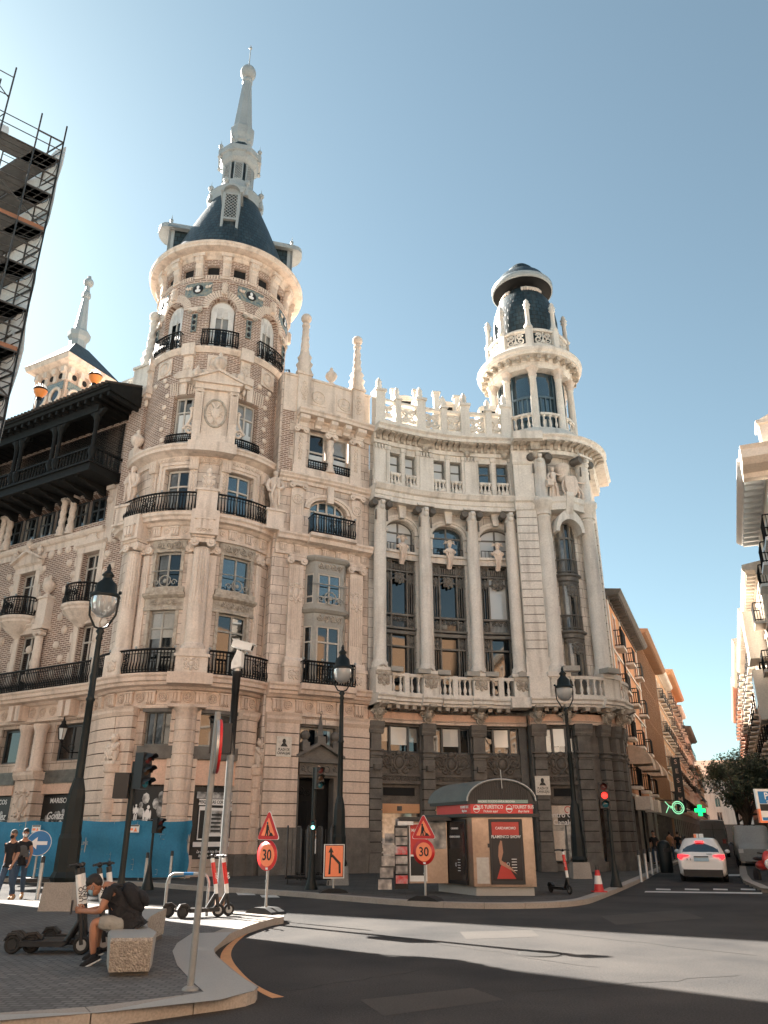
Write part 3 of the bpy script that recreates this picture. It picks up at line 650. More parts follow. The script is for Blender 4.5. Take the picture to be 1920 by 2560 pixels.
# --- first two storeys of tower (z 7.86..14)
wx=[((364,440),(384,458)),((537,618),(549,632))]   # lower (y1560), upper(y1430) px
ops=[]
for (l,u) in wx:
    a,b=sx(TL,l[0],1560),sx(TL,l[1],1560); c,d=sx(TL,u[0],1430),sx(TL,u[1],1430)
    A=min(a,c)*.5+max(a,c)*.5; Bq=(b+d)/2; ops+= [(A,Bq,7.95,10.75,0),(A+.0,Bq,11.75,13.45,0)]
w=MB(creamw); w.twall(TL,0,TL.len,7.8,14.4,0,ops,.4); P_(w,'wall')
for i,o in enumerate(ops):
    window(TL,o[0]+.09,o[1]-.09,o[2],o[3]-.04,-.12,B1,gframe,[glass,glass,glass,glassb][i],2,trans=.72 if i%2==0 else 0,fw=.075)
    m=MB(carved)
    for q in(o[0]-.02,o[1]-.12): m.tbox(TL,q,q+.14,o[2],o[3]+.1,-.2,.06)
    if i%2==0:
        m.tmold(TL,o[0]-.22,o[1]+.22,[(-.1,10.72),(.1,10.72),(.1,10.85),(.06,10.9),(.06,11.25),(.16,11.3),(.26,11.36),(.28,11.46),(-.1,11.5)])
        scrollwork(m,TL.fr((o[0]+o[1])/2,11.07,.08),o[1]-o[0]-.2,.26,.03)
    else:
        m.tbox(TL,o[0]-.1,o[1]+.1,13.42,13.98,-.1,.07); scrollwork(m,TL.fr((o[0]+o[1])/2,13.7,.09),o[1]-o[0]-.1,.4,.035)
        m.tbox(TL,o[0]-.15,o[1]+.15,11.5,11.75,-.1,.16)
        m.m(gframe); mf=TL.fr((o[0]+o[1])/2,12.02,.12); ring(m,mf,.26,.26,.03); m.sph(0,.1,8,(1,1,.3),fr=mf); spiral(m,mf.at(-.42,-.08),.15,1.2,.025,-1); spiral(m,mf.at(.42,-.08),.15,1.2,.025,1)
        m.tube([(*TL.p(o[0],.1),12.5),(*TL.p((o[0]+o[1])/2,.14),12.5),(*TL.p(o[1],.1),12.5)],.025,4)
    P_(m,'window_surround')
# giant fluted engaged columns
def column(T,s,off,r,z0,z1,m=cream,capm=None,fl=True,name='column',base=True,caph=.55,parent=B1,capd=None,sep=True):
    P=(*T.p(s,off),0); mb=MB(m); h=z1-z0
    if base: mb.lathe(P,[(r*1.35,z0),(r*1.35,z0+.1),(r*1.22,z0+.14),(r*1.28,z0+.22),(r*1.08,z0+.28),(r*1.04,z0+.32)],20); z0_=z0+.32
    else: z0_=z0
    zs=[z0_,z0_+h*.33,z0_+h*.33+.01,z1-caph-.06]
    mb.lathe(P,[(r,zs[0]),(r*1.0,zs[1])],28,cap=False)
    mb.lathe(P,[(r*.985,zs[2]),(r*.93,(zs[2]+zs[3])/2),(r*.86,zs[3])],64 if fl else 28,rad=(lambda a,z:1-.09*(1 if cos(a*16)>0.1 else 0)) if fl else None,cap=False,sm=not fl)
    mb.lathe(P,[(r*.9,zs[3]),(r*.98,zs[3]+.03),(r*.9,zs[3]+.06)],20,cap=False)
    o=P_(mb,name,parent)
    c=MB(capm or m); volute_cap(c,T.fr(s,z1-caph,off),r*2.15,caph,r*.95); c.build('capital',o)
    return o
column(TL,sc,.35,.40,8.85,14.0)
mb=MB(cream); mb.tbox(TL,sc-.52,sc+.52,7.86,8.5,.1,.95); mb.tbox(TL,sc-.58,sc+.58,8.5,8.62,.05,1.02); mb.tbox(TL,sc-.45,sc+.45,8.62,8.86,0,.85); cartouche(mb,TL.fr(sc,8.2,.96),.6,.42,.04); P_(mb,'pedestal')
s_l=sx(TL,322,1500,.3); s_r=sx(TL,682,1500,.3)
s_l=max(.35,s_l); s_r=min(TL.len-.35,s_r)
for s_ in(s_l,s_r):
    column(TL,s_,.28,.36,8.75,14.0)
    mb=MB(cream); mb.tbox(TL,s_-.45,s_+.45,7.86,8.75,.0,.75); cartouche(mb,TL.fr(s_,8.25,.76),.5,.42,.035); P_(mb,'pedestal')
# flat pilasters beside each window
pm=MB(cream)
for i in(0,2):
    o=ops[i]
    for q0,q1 in((o[0]-.52,o[0]-.2),(o[1]+.2,o[1]+.52)):
        pm.tbox(TL,q0,q1,8.0,13.3,0,.1); volute_cap(pm,TL.fr((q0+q1)/2,13.3,.1),.34,.5,.1); pm.tbox(TL,q0+.07,q1-.07,8.6,12.9,.1,.12)
P_(pm,'pilaster')
# --- railing of main balcony
for a,b in((.15,sc-.62),(sc+.62,TL.len-.2)):
    railing(TL,a,b,7.86,8.86,.62,B1,name='balcony_railing')
# --- second entablature + balcony slab z 13.95..15.2
mb=MB(cream)
mb.tmold(TL,0,TL.len,[(-.1,14.0),(.14,14.0),(.16,14.12),(.10,14.16),(.10,14.62),(.2,14.66),(.3,14.78),(.5,14.82),(.52,14.95),(.62,15.02),(.62,15.14),(.66,15.18),(-.1,15.18)])
for i in range(12):
    s_=TL.len*(i+.5)/12
    triglyph(mb,TL,s_,14.22,14.6,.34,.10,.1)
    if i<11: ring(mb,TL.fr(TL.len*(i+1)/12,14.4,.1),.12,.12,.03,12,4); mb.sph(0,.05,6,fr=TL.fr(TL.len*(i+1)/12,14.4,.1))
mb.tbox(TL,sc-.5,sc+.5,14.0,15.18,.1,.92); triglyph(mb,TL,sc,14.2,14.75,.6,.92,.08)
for s_ in(s_l,s_r): mb.tbox(TL,s_-.42,s_+.42,14.0,15.18,0,.75); triglyph(mb,TL,s_,14.2,14.7,.5,.75,.08)
P_(mb,'entablature')
for a,b in((.5,sc-.45),(sc+.45,TL.len-.5)): railing(TL,a,b,15.18,16.14,.52,B1,name='balcony_railing')
mb=MB(cream); mb.tbox(TL,sc-.38,sc+.38,15.18,16.15,.15,.8); mb.tbox(TL,sc-.44,sc+.44,16.15,16.27,.1,.86)
f=TL.fr(sc,16.27,.45); cartouche(mb,f.at(0,.42,.1),.55,.7,.05); mb.sph(0,1,10,(.14,.18,.16),fr=f.at(0,.95,.05)); mb.sph(0,1,8,(.2,.3,.2),fr=f.at(0,.5,-.05)); mb.tube([f(0,1.05,0),f(.03,1.22,.02),f(-.02,1.3,.08)],[.06,.04,.02],6); P_(mb,'lion_statue')
# --- third storey z 15.2..18.3
U3=Track(arc(C1,3.62,A0-76,A0+76,40),.3); sc3=U3.len/2
ops=[]
for xa,xb in((414,466),(568,627)):
    a,b=sx(U3,xa,1230),sx(U3,xb,1230); ops.append((a-.12,b+.12,15.2,17.7,0))
w=MB(creamw); w.twall(U3,0,U3.len,15.1,18.5,0,ops,.4); P_(w,'wall')
for i,o in enumerate(ops):
    window(U3,o[0]+.08,o[1]-.08,o[2],o[3]-.04,-.2,B1,wframe,glass if i==0 else glassb,2,trans=.66,fw=.08)
    m=MB(cream)
    for k,(d,t_) in enumerate(((.0,.06),(.14,.12))):
        for q in((o[0]-.14-d,o[0]-d),(o[1]+d,o[1]+.14+d)): m.tbox(U3,q[0],q[1],15.2,17.7+.14+d,0,t_)
        m.tbox(U3,o[0]-.14-d,o[1]+.14+d,17.7+d,17.84+d,0,t_+.003)
    P_(m,'window_surround')
m=MB(cream)
for s_ in (sc3-.72,sc3+.72,ops[0][0]-.62,ops[1][1]+.62):
    m.tbox(U3,s_-.17,s_+.17,15.3,17.6,0,.1); foliage_panel(m,U3.fr(s_,16.9,.12),.28,1.3,.03,int(s_*9)); m.tbox(U3,s_-.2,s_+.2,17.55,18.15,0,.26); 
    for k in range(3): m.tbox(U3,s_-.15+k*.11,s_-.08+k*.11,17.6,18.1,.26,.30)
P_(m,'pilaster')
mb=MB(cream)
mb.tmold(U3,-.02,U3.len+.02,[(-.2,18.0),(.08,18.0),(.08,18.3),(.2,18.36),(.34,18.44),(.5,18.48),(.52,18.6),(.6,18.68),(.6,18.76),(-.3,18.8)])
mb.tbox(U3,sc3-.95,sc3+.95,18.3,18.82,0,.78)
scrollwork(mb,U3.fr(sc3,18.12,.1),1.1,.24,.03)
for q in(sc3-1.9,sc3+1.9):
    for d in(-.6,0,.6): scrollwork(mb,U3.fr(q+d,18.12,.1),.58,.24,.03,3)
P_(mb,'cornice')
# statues of robed men on pedestals either side of the balcony
def robed(f,h=2.1,m=None,mir=1):
    mb=MB(m or cream); s=h/2.1
    F=lambda x,y,z=0: f(x*s*mir,y*s,z*s)
    rows=[]
    for yy,rx,rz in((.0,.20,.16),(.06,.2,.17),(.45,.18,.15),(.75,.28,.22),(.80,.31,.24),(1.1,.25,.2),(1.35,.26,.2),(1.6,.28,.19),(1.72,.2,.15),(1.78,.09,.09),(1.84,.08,.08)):
        rows.append([F(rx*(1+.08*sin(5*a+yy*4))*cos(a),yy,-rz*(1+.08*sin(5*a+yy*4))*sin(a)) for a in [2*PI*k/18 for k in range(18)]])
    mb.grid(rows,cu=True)
    mb.sph(0,1,10,(.115*s,.15*s,.13*s),fr=f.at(0,1.97*s,.03*s)); mb.sph(0,1,8,(.135*s,.12*s,.14*s),fr=f.at(0,2.02*s,-.02*s)); mb.sph(0,1,8,(.08*s,.12*s,.06*s),fr=f.at(0,1.84*s,.1*s))
    mb.tube([F(-.27,1.62,0),F(-.38,1.3,.08),F(-.16,1.12,.25),F(.02,1.2,.27)],[.1*s,.095*s,.075*s,.05*s],8)
    mb.tube([F(.27,1.62,0),F(.40,1.3,.02),F(.34,1.0,.14),F(.2,.92,.24)],[.1*s,.1*s,.08*s,.05*s],8)
    mb.tube([F(-.1,1.7,.16),F(.1,1.2,.26),F(.22,.8,.24),F(.1,.2,.18)],[.05*s,.07*s,.06*s,.05*s],6); mb.tube([F(.1,1.7,.16),F(-.14,1.0,.22),F(-.18,.3,.18)],[.05*s,.06*s,.05*s],6)
    mb.sph(0,1,8,(.09*s,.055*s,.15*s),fr=f.at(-.1*s,.05*s,.12*s)); mb.sph(0,1,8,(.09*s,.055*s,.15*s),fr=f.at(.1*s,.05*s,.12*s))
    return mb
for T_,x,mir,lb in((LS,0,1,'bearded robed stone statue left of the tower windows'),(TL,0,-1,'robed stone statue right of the tower windows')):
    if mir==1: f=Fr((-12.15,33.95,16.05),(.85,-.45,0))
    else: f=Fr((-5.35,34.45,16.05),(.9,.42,0))
    p=MB(cream); p.fbox(f,-.42,.42,-.95,-.12,-.3,.42); p.fbox(f,-.48,.48,-.12,0,-.35,.48); p.fbox(f,-.5,.5,-1.05,-.95,-.4,.5); P_(p,'pedestal')
    P_(robed(f.at(0,0,.05),2.15,mir=mir),'statue',B1,lb)
# --- fourth storey brick drum with double window and coat of arms aedicule (z 18.8..24.3)
ops=[]
for xa,xb in((428,480),(585,644)):
    a,b=sx(U3,xa,1050),sx(U3,xb,1050); ops.append((a,b,19.1,21.75,0))
w=MB(brick); w.twall(U3,0,U3.len,18.7,24.4,0,ops,.45); P_(w,'wall')
for i,o in enumerate(ops):
    window(U3,o[0]+.05,o[1]-.05,o[2],o[3]-.03,-.25,B1,wframe,glass,2,trans=.68,fw=.085)
    m=MB(blind); m.tbox(U3,o[0]+.12,o[1]-.14,19.2,20.8,-.305,-.295); P_(m,'curtain')
    railing(U3,o[0]-.1,o[1]+.1,19.08,19.5,.12,B1,.1,knobs=False,panel=False,name='window_guard')
    m=MB(cream); k=13
    for j in range(k):   # radiating flat arch
        t=(j-(k-1)/2)/(k-1); q=(o[0]+o[1])/2+t*(o[1]-o[0]+.35)
        f=U3.fr(q,22.1,.0); m.prism(f,[(-.03,-.32),(.03,-.32),(.03+t*.16,.42),(-.03+t*.16,.42)],0,.05)
    q=(o[0]+o[1])/2; m.tbox(U3,q-.16,q+.16,21.7,22.6,0,.16); P_(m,'flat_arch')
aed=MB(cream); F=U3.fr(sc3,18.8,.02)
aed.fbox(F,-1.02,1.02,0,.5,0,.45); aed.fbox(F,-.62,.62,.5,3.0,0,.28)
for d in(-1,1):
    aed.fbox(F,d*.84-.2,d*.84+.2,.5,2.75,0,.42)
    for k in range(4): aed.fbox(F,d*.84-.15+k*.09,d*.84-.1+k*.09,1.2,2.7,.42,.45)
    volute_cap(aed,F.at(d*.84,2.72,.3),.38,.25,.14); spiral(aed,F.at(d*1.18,.75,.2),.26,1.5,.07,d); spiral(aed,F.at(d*1.1,1.9,.2),.14,1.3,.05,d,a0=PI)
    aed.tube([F(d*1.3,.95,.2),F(d*1.12,1.4,.2),F(d*1.12,1.9,.2)],.07,6)
aed.fbox(F,-1.08,1.08,3.0,3.3,0,.45); aed.fbox(F,-1.2,1.2,3.3,3.42,0,.58)
aed.prism(F,[(-1.22,3.42),(1.22,3.42),(0,4.05)],0,.5); 
for d in(-1,1): aed.prism(F,[(0,4.0),(0,4.14),(d*1.3,3.5),(d*1.3,3.4)][::d],.0,.62)
P_(aed,'aedicule')
ar=MB(carved); ring(ar,F.at(0,1.75,.3),.5,.75,.06,20,6); e=F.at(0,1.75,.32)   # double headed eagle relief
ar.m(cream); ar.sph(0,1,10,(.2,.32,.09),fr=e.at(0,0)); 
for d in(-1,1):
    ar.tube([e(0,.22,.03),e(d*.12,.42,.03),e(d*.2,.52,.04),e(d*.28,.48,.03)],[.06,.06,.06,.02],6)
    for k in range(5): a=R(20+k*26); ar.tube([e(d*.12,.12-.05*k),e(d*(.12+.26*sin(a)),.1+.34*cos(a)-.03*k)],[.05,.025],5)
for k in range(3): ar.tube([e(0,-.3),e((k-1)*.16,-.58)],[.05,.03],5)
P_(ar,'coat_of_arms',B1,'oval relief of a double headed eagle')
m=MB(cream); urn(m,F(0,4.05,.25),1.25,12); urn(m,F(-1.05,3.5,.3),.85,10); urn(m,F(1.05,3.5,.3),.85,10)
for s_ in(.4,U3.len-.4): m.tbox(U3,s_-.35,s_+.35,18.8,19.3,0,.55); urn(m,(*U3.p(s_,.3),19.3),1.25)
P_(m,'urn')
m=MB(cream); rn=random.Random(5)
for o in ops:
    for d in(-1,1):
        for k in range(6):
            q=(o[0] if d<0 else o[1])+d*(.42+.12*(k%2))
            if (d>0 and o is ops[0]) or (d<0 and o is ops[1]): continue
            shell(m,U3.fr(q,19.4+k*.62,.02),.14)
for k in range(11):
    q=U3.len*(.12+.76*k/10); z=22.75+.3*sin(PI*k/10)
    if abs(q-sc3)>.3: shell(m,U3.fr(q,z,.02),.15)
P_(m,'shell_ornament')
# band with medallions
m=MB(cream); m.tmold(U3,0,U3.len,[(0,24.2),(.06,24.2),(.12,24.3),(.2,24.42),(.2,24.5),(-.2,24.52)])
for k,a in enumerate((-66,-21,24,69)):
    s_=U3.len/2+R(a-A0+12-2)*3.62 if False else sc3+R(a-4)*3.62
    m.tbox(U3,s_-.32,s_+.32,23.95,24.62,0,.3); m.tbox(U3,s_-.25,s_+.25,22.9,23.95,0,.14); cartouche(m,U3.fr(s_,23.4,.15),.36,.55,.03)
    m.tbox(U3,s_-.38,s_+.38,22.55,22.95,0,.34); m.tbox(U3,s_-.28,s_+.28,22.35,22.55,0,.26); m.sph(0,1,8,(.12,.22,.12),fr=U3.fr(s_,22.15,.1))
for a in(-43.5,1.5,46.5):
    s_=sc3+R(a-4)*3.62; f=U3.fr(s_,23.55,.03); m.fbox(f,-.48,.48,-.48,.48,-.02,.04); ring(m,f.at(0,0,.06),.38,.38,.045,18,5); m.sph(0,1,10,(.16,.2,.1),fr=f.at(0,.08,.04)); m.sph(0,1,8,(.26,.16,.09),fr=f.at(0,-.2,.04))
P_(m,'medallion')
# --- belvedere drum z 24.5..31
def sU(a): return TU.len*(a+180-A0)/360.   # alpha -> arclength
ops=[]; alw=[-33,12,57,102,-78,147]
for a in alw: s_=sU(a); ops.append((s_-.68,s_+.68,24.6,26.95,.68))
ops2=[(sU(a)-.33,sU(a)+.33,29.12,29.72,0) for a in [12+22.5*k+11.25 for k in range(-8,8)] if sU(a)>.3 and sU(a)<TU.len-.3]
w=MB(brick); w.twall(TU,0,TU.len,24.4,28.7,0,ops,.5); w.twall(TU,0,TU.len,28.7,30.4,.0,ops2,.4)
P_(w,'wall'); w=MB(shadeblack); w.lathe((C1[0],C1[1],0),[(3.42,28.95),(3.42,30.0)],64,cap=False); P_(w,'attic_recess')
for i,o in enumerate(ops[:4]):
    wn=window(TU,o[0]+.03,o[1]-.03,o[2],o[3],-.3,B1,wframe,glass,2,trans=.0,arch=.66,fw=.08)
    sh=MB(whiteg)
    for d in (0,1):   # louvred shutters: fan top + folded side leaves
        q0,q1=(o[0]+.05,o[0]+.34) if d==0 else (o[1]-.34,o[1]-.05)
        sh.tbox(TU,q0,q1,24.75,26.95,-.27,-.23)
        for k in range(20): sh.tbox(TU,q0+.04,q1-.04,24.85+k*.1,24.9+k*.1,-.23,-.215,1)
    N=12; c0=(o[0]+o[1])/2; A=[(c0-.64*cos(PI*k/N),26.9+.62*sin(PI*k/N)) for k in range(N+1)]
    sh.face([(*TU.p(q,-.25),z) for q,z in A]+[(*TU.p(c0+.64,-.25),26.55),(*TU.p(c0-.64,-.25),26.55)])
    for k in range(9): sh.tbox(TU,c0-.5+abs(k-4)*.0,c0+.5,26.62+k*.09,26.65+k*.09,-.25,-.235) if k<7 else None
    for d in(-.32,0,.32): sh.tbox(TU,c0+d-.02,c0+d+.02,26.55,27.45,-.25,-.225,1)
    P_(sh,'shutter')
    m=MB(cream)   # radiating arch ring
    k=23
    for j in range(k):
        t=PI*(j+.5)/k; r0,r1=.74,1.16
        pa=[(-cos(t-.05)*r0,sin(t-.05)*r0),(-cos(t+.05)*r0,sin(t+.05)*r0),(-cos(t+.045)*r1,sin(t+.045)*r1),(-cos(t-.045)*r1,sin(t-.045)*r1)]
        Pq=[(*TU.p(c0+x,.06),26.95+z) for x,z in pa]; Pb=[(*TU.p(c0+x,-.0),26.95+z) for x,z in pa]
        m.face(Pq); 
        for u_ in range(4): m.face([Pq[u_],Pb[u_],Pb[(u_+1)%4],Pq[(u_+1)%4]])
    f=TU.fr(c0,28.15,.1); m.fbox(f,-.14,.14,-.35,.35,-.1,.08); cartouche(m,f.at(0,0,.1),.3,.6,.035); P_(m,'brick_arch')
    railing(TU,o[0]-.18,o[1]+.18,24.55,25.45,.28,B1,.12,knobs=False,name='balcony_railing',endsto=0)
tilem=mat('glazed_tile_frieze',(.10,.17,.19),.25,c2=(.36,.33,.26),sc=6,var=1)
m=MB(tilem)
for a in (-10.5,34.5,79.5,-55.5):   # spandrel tiles with white busts
    s_=sU(a); m.m(tilem)
    m.tbox(TU,s_-.75,s_+.75,27.75,28.62,-.02,.02); f=TU.fr(s_,28.2,.03); m.m(blackt); m.sph(0,1,10,(.3,.3,.03),fr=f); m.m(whitet); m.sph(0,1,8,(.1,.14,.06),fr=f.at(0,.1)); m.sph(0,1,8,(.19,.12,.05),fr=f.at(0,-.1)); m.m(cream)
    scrollwork(m,f.at(-.55,.1),.34,.26,.03,2); scrollwork(m,f.at(.55,.1),.34,.26,.03,2)
P_(m,'tile_frieze')
m=MB(cream)
for a in (-10.5,34.5,79.5,-55.5):
    s_=sU(a); m.tbox(TU,s_-.36,s_+.36,26.75,27.0,0,.14); m.m(tilem); m.tbox(TU,s_-.14,s_+.14,25.5,26.6,0,.08); m.m(blackt)
    for k in range(3): m.sph(0,1,7,(.11,.14,.06),fr=TU.fr(s_,25.7+k*.36,.08))
    m.m(MATS['weathered_carved_stone']); spiral(m,TU.fr(s_-.26,26.72,.12),.14,1.4,.045,-1); spiral(m,TU.fr(s_+.26,26.72,.12),.14,1.4,.045,1); m.m(cream)
P_(m,'pilaster_capital')
# brackets and great overhanging eave
m=MB(cream)
for k in range(-8,8):
    s_=sU(12+22.5*k)
    if s_<.25 or s_>TU.len-.25: continue
    m.tbox(TU,s_-.26,s_+.26,28.85,29.0,0,.1); m.tbox(TU,s_-.2,s_+.2,29.0,29.55,0,.12)
    for j in range(3): m.tbox(TU,s_-.15+j*.12,s_-.09+j*.12,28.95,29.5,.12,.16,1)
    f=TU.fr(s_,29.85,0)
    m.prism(Fr(f.o-f.u*.22,f.n,f.u,f.k),[(0,-.35),(.14,-.33),(.2,-.2),(.17,-.05),(.3,.05),(.34,.22),(.3,.32),(0,.32)],0,.44)
    m.tbox(TU,s_-.3,s_+.3,30.16,30.36,0,.36)
P_(m,'bracket')
m=MB(cream); m.tmold(TU,0,TU.len,[(0,30.1),(.06,30.14),(.1,30.3),(.2,30.4),(.24,30.5)],caps=False)
m.tmold(TU,0,TU.len,[(.24,30.5),(.68,30.54),(.70,30.58),(.71,30.66),(.76,30.7),(.78,30.82),(.7,30.88),(-.9,31.0)],caps=False); P_(m,'eave_cornice')
for k in range(0): pass
mb=MB(brick); mb.tmold(TU,0,TU.len,[(.0,28.62),(.05,28.66),(.05,28.8),(0,28.84)],caps=False); 
for k in range(150): mb.m(cream); s_=TU.len*k/150; mb.tbox(TU,s_,s_+.07,28.86,29.08,-.02,.03,1)
P_(mb,'string_course')
# --- slate cone and lantern spire
c=MB(slate); c.lathe((C1[0],C1[1],0),[(3.7,31.0),(3.3,32.2),(2.95,33.2),(2.62,34.1),(2.2,35.2),(1.75,36.3),(1.45,37.1)],48); P_(c,'slate_roof')
l=MB(lead); X=(C1[0],C1[1],0)
l.lathe(X,[(1.3,36.5),(1.5,36.7),(1.62,36.95),(1.55,37.2),(1.72,37.35),(1.6,37.6),(1.2,37.9),(1.05,38.1),(1.02,38.6)],32)
l.lathe(X,[(.98,40.1),(1.08,40.2),(1.2,40.35),(1.3,40.7),(1.42,40.75),(1.44,41.1),(1.36,41.2),(.95,41.35)],8,ph=PI/8+R(12),sm=False)
l.lathe(X,[(.55,41.3),(.55,42.3),(.65,42.4),(.65,42.6),(.76,42.9),(.8,43.5),(.68,43.7),(.62,43.8),(.30,48.0),(.36,48.1),(.34,48.3),(.22,48.4)],8,ph=PI/8+R(12),sm=False)
l.sph((C1[0],C1[1],49.0),.52,18,(1,1.15,1)); l.lathe(X,[(.12,49.5),(.06,49.8),(.035,50),(.03,51.7)],8); l.sph((C1[0],C1[1],51.45),.11,8); P_(l,'lantern_spire')
l=MB(slate); l.lathe(X,[(.9,38.5),(.9,40.2)],8,ph=PI/8+R(12),sm=False); l.lathe(X,[(.95,41.3),(.6,41.9),(.56,42.2)],8,ph=PI/8+R(12),sm=False); P_(l,'lantern_core')
def lattice(mb,f,w,h,n=3,r=.022):
    mb.fbox(f,-w/2-.07,-w/2,-h/2-.07,h/2+.07,-.03,.04); mb.fbox(f,w/2,w/2+.07,-h/2-.07,h/2+.07,-.03,.04); mb.fbox(f,-w/2,w/2,h/2,h/2+.07,-.03,.04); mb.fbox(f,-w/2,w/2,-h/2-.07,-h/2,-.03,.04)
    st=w/n; m_=int(h/st)
    for i in range(-m_,n):
        for d in (0,1):
            x0,y0=-w/2+i*st,-h/2; x1,y1=x0+h,h/2
            t0=max(0,(-w/2-x0)/h); t1=min(1,(w/2-x0)/h)
            if t1<=t0: continue
            a=(x0+h*t0,y0+h*t0); b=(x0+h*t1,y0+h*t1)
            if d: a=(-a[0],a[1]); b=(-b[0],b[1])
            mb.tube([f(*a,0),f(*b,0)],r,4)
la=MB(lead)
for k in range(8):
    a=R(12+45*k); f=Fr((C1[0]+.92*sin(a),C1[1]-.92*cos(a),39.35),(cos(a),sin(a),0)); lattice(la,f.at(0,0,.0) if False else Fr(f.o,f.u),.42,1.25,3)
P_(la,'lattice_opening')
fi=MB(lead)
for k in range(8):
    a=R(12+22.5+45*k)
    for rr,z,hh in((1.62,37.35,.9),(1.3,41.15,.7)):
        x,y_=C1[0]+rr*sin(a),C1[1]-rr*cos(a); fi.lathe((x,y_,z),[(.16,-.55),(.1,-.2),(.13,0),(.07,hh*.25),(.1,hh*.3)],8); fi.sph((x,y_,z+hh*.55),hh*.21,9); fi.lathe((x,y_,z+hh*.7),[(.03,0),(.001,.45)],5)
P_(fi,'ball_finial')
# front dormer with lattice and two side dormers
d=MB(lead); a=R(9); rr=2.15
f=Fr((C1[0]+2.95*sin(a),C1[1]-2.95*cos(a),32.5),(cos(a),sin(a),0))
for s_ in(-1,1): d.fbox(f,s_*.42-.07,s_*.42+.07,0,3.0,-1.2,.05)
d.fbox(f,-.35,.35,1.05,1.15,-.9,.05); N=10
d.prism(f,[( .62*cos(PI*k/N),3.0+.62*sin(PI*k/N)) for k in range(N+1)]+[(-.46*cos(PI*k/N),3.0+.46*sin(PI*k/N)) for k in range(N+1)],-1.4,.16)
d.prism(f,[(.46*cos(PI*k/N),3.0+.46*sin(PI*k/N)) for k in range(N+1)],-1.3,-.1); lattice(d,f.at(0,2.05,.0),.66,1.7,3); d.m(slate); d.fbox(f,-.36,.36,0,3.0,-1.2,-.12); P_(d,'dormer')
for a_,dx in((-76,-1),(106,1)):
    a=R(a_); d=MB(lead); f=Fr((C1[0],C1[1],32.75),(sin(a),-cos(a),0))   # u points outward
    d.m(slate); d.fbox(f,1.6,3.5,-.9,1.7,-.45,.45); d.m(lead); d.fbox(f,3.48,3.62,0,1.75,-.5,.5)
    for z_ in(-.5,.42): d.fbox(f,3.3,3.6,0,1.7,z_,z_+.08)
    rows=[]
    for j in range(9):
        t=PI*j/8; rows.append([f(x,1.75+.12*sin(t)+0*x,-.85*cos(t)) for x in(1.8,3.7)]+[f(3.7+.55*sin(t),1.72+.1*sin(t),-.85*cos(t))])
    d.grid(rows); rows2=[[p+Vector((0,0,-.28)) for p in r] for r in rows]; d.grid(rows2[::-1]); d.grid([[r[2] for r in rows],[r[2] for r in rows2]]); d.grid([rows[0],rows2[0]]); d.grid([rows2[8],rows[8]])
    p=f(3.6,1.85,0); d.lathe(p,[(.08,0),(.05,.1),(.04,.2),(.16,.35),(.17,.45),(.05,.62),(.1,.75),(.1,.85),(.03,.95),(.001,1.3)],8); P_(d,'dormer')
# ---------------------------------------------------------------- bay to the right of the tower
bx=lambda x,y,off=0: BT.px(x,off,y=y)
a2,b2=bx(757,1600),bx(862,1600)
bc=(a2+b2)/2; hw=(b2-a2)/2
door=(bx(733,2000),bx(848,2000))
ops=[(door[0]+.1,door[1]-.05,.12,6.2,0),(bc-hw,bc+hw,7.95,13.7,0),(bc-hw+.05,bc+hw-.05,15.0,16.55,.62),(bc-1.18,bc-.16,18.75,21.0,0),(bc+.16,bc+1.18,18.75,21.0,0)]
w=MB(creamw); w.twall(BT,0,BT.len,.12,24,0,ops,.45); w.tbox(BT,-.1,0,0.1,24,-1,.0); P_(w,'wall')
# ground: rusticated piers + doorway
for a,b in((0.02,ops[0][0]-.05),(ops[0][1]+.05,BT.len-.02)):
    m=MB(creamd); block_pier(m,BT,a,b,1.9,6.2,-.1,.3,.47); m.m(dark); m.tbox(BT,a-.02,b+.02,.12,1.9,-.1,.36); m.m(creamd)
    m.tmold(BT,a-.04,b+.04,[(0,6.15),(.32,6.15),(.4,6.3),(.4,6.42),(.46,6.55),(0,6.55)]); P_(m,'rusticated_pier')
do=ops[0]; dc=(do[0]+do[1])/2; dw=(do[1]-do[0])/2
m=MB(dark); m.twall(BT,do[0],do[1],.12,6.2,-.1,[(dc-dw*.82,dc+dw*.82,.12,3.95,0),(dc-dw*.85,dc+dw*.85,4.85,6.1,0)],.5)
F=BT.fr(dc,4.05,-.1)
m.fbox(F,-dw*.9,dw*.9,.0,.5,0,.18); m.fbox(F,-dw,dw,.5,.68,0,.35)
m.prism(F,[(-dw*1.08,.68),(dw*1.08,.68),(0,1.35)],0,.16)
for d in(-1,1): m.prism(F,[(0,1.28),(0,1.44),(d*dw*1.15,.8),(d*dw*1.15,.68)],0,.42)
for d in(-1,1): m.fbox(F,d*dw*.72-.17,d*dw*.72+.17,1.0,1.35,.05,.4); m.lathe(F(d*dw*.72,1.35,.22),[(.16,0),(.1,.15)],10); m.sph(F(d*dw*.72,1.65,.22),.22,12)
m.fbox(F,-.2,.2,1.3,1.62,.05,.4); m.lathe(F(0,1.62,.22),[(.19,0),(.19,.08),(.02,1.05)],4,ph=PI/4,sm=False); m.sph(F(0,2.7,.22),.07,8)
for d in(-.62,-.32,.32,.62):
    if abs(d)>.5: scrollwork(m,F.at(d*dw*1.2,.25,.2),.22,.36,.03,1)
    else: ring(m,F.at(d*dw*1.2,.25,.19),.13,.13,.025,12,4)
P_(m,'doorway')
text(B1,'3',BT.fr(dc,4.31,.10),.34,MATS['salmon_plaster'],'house_number',.01)
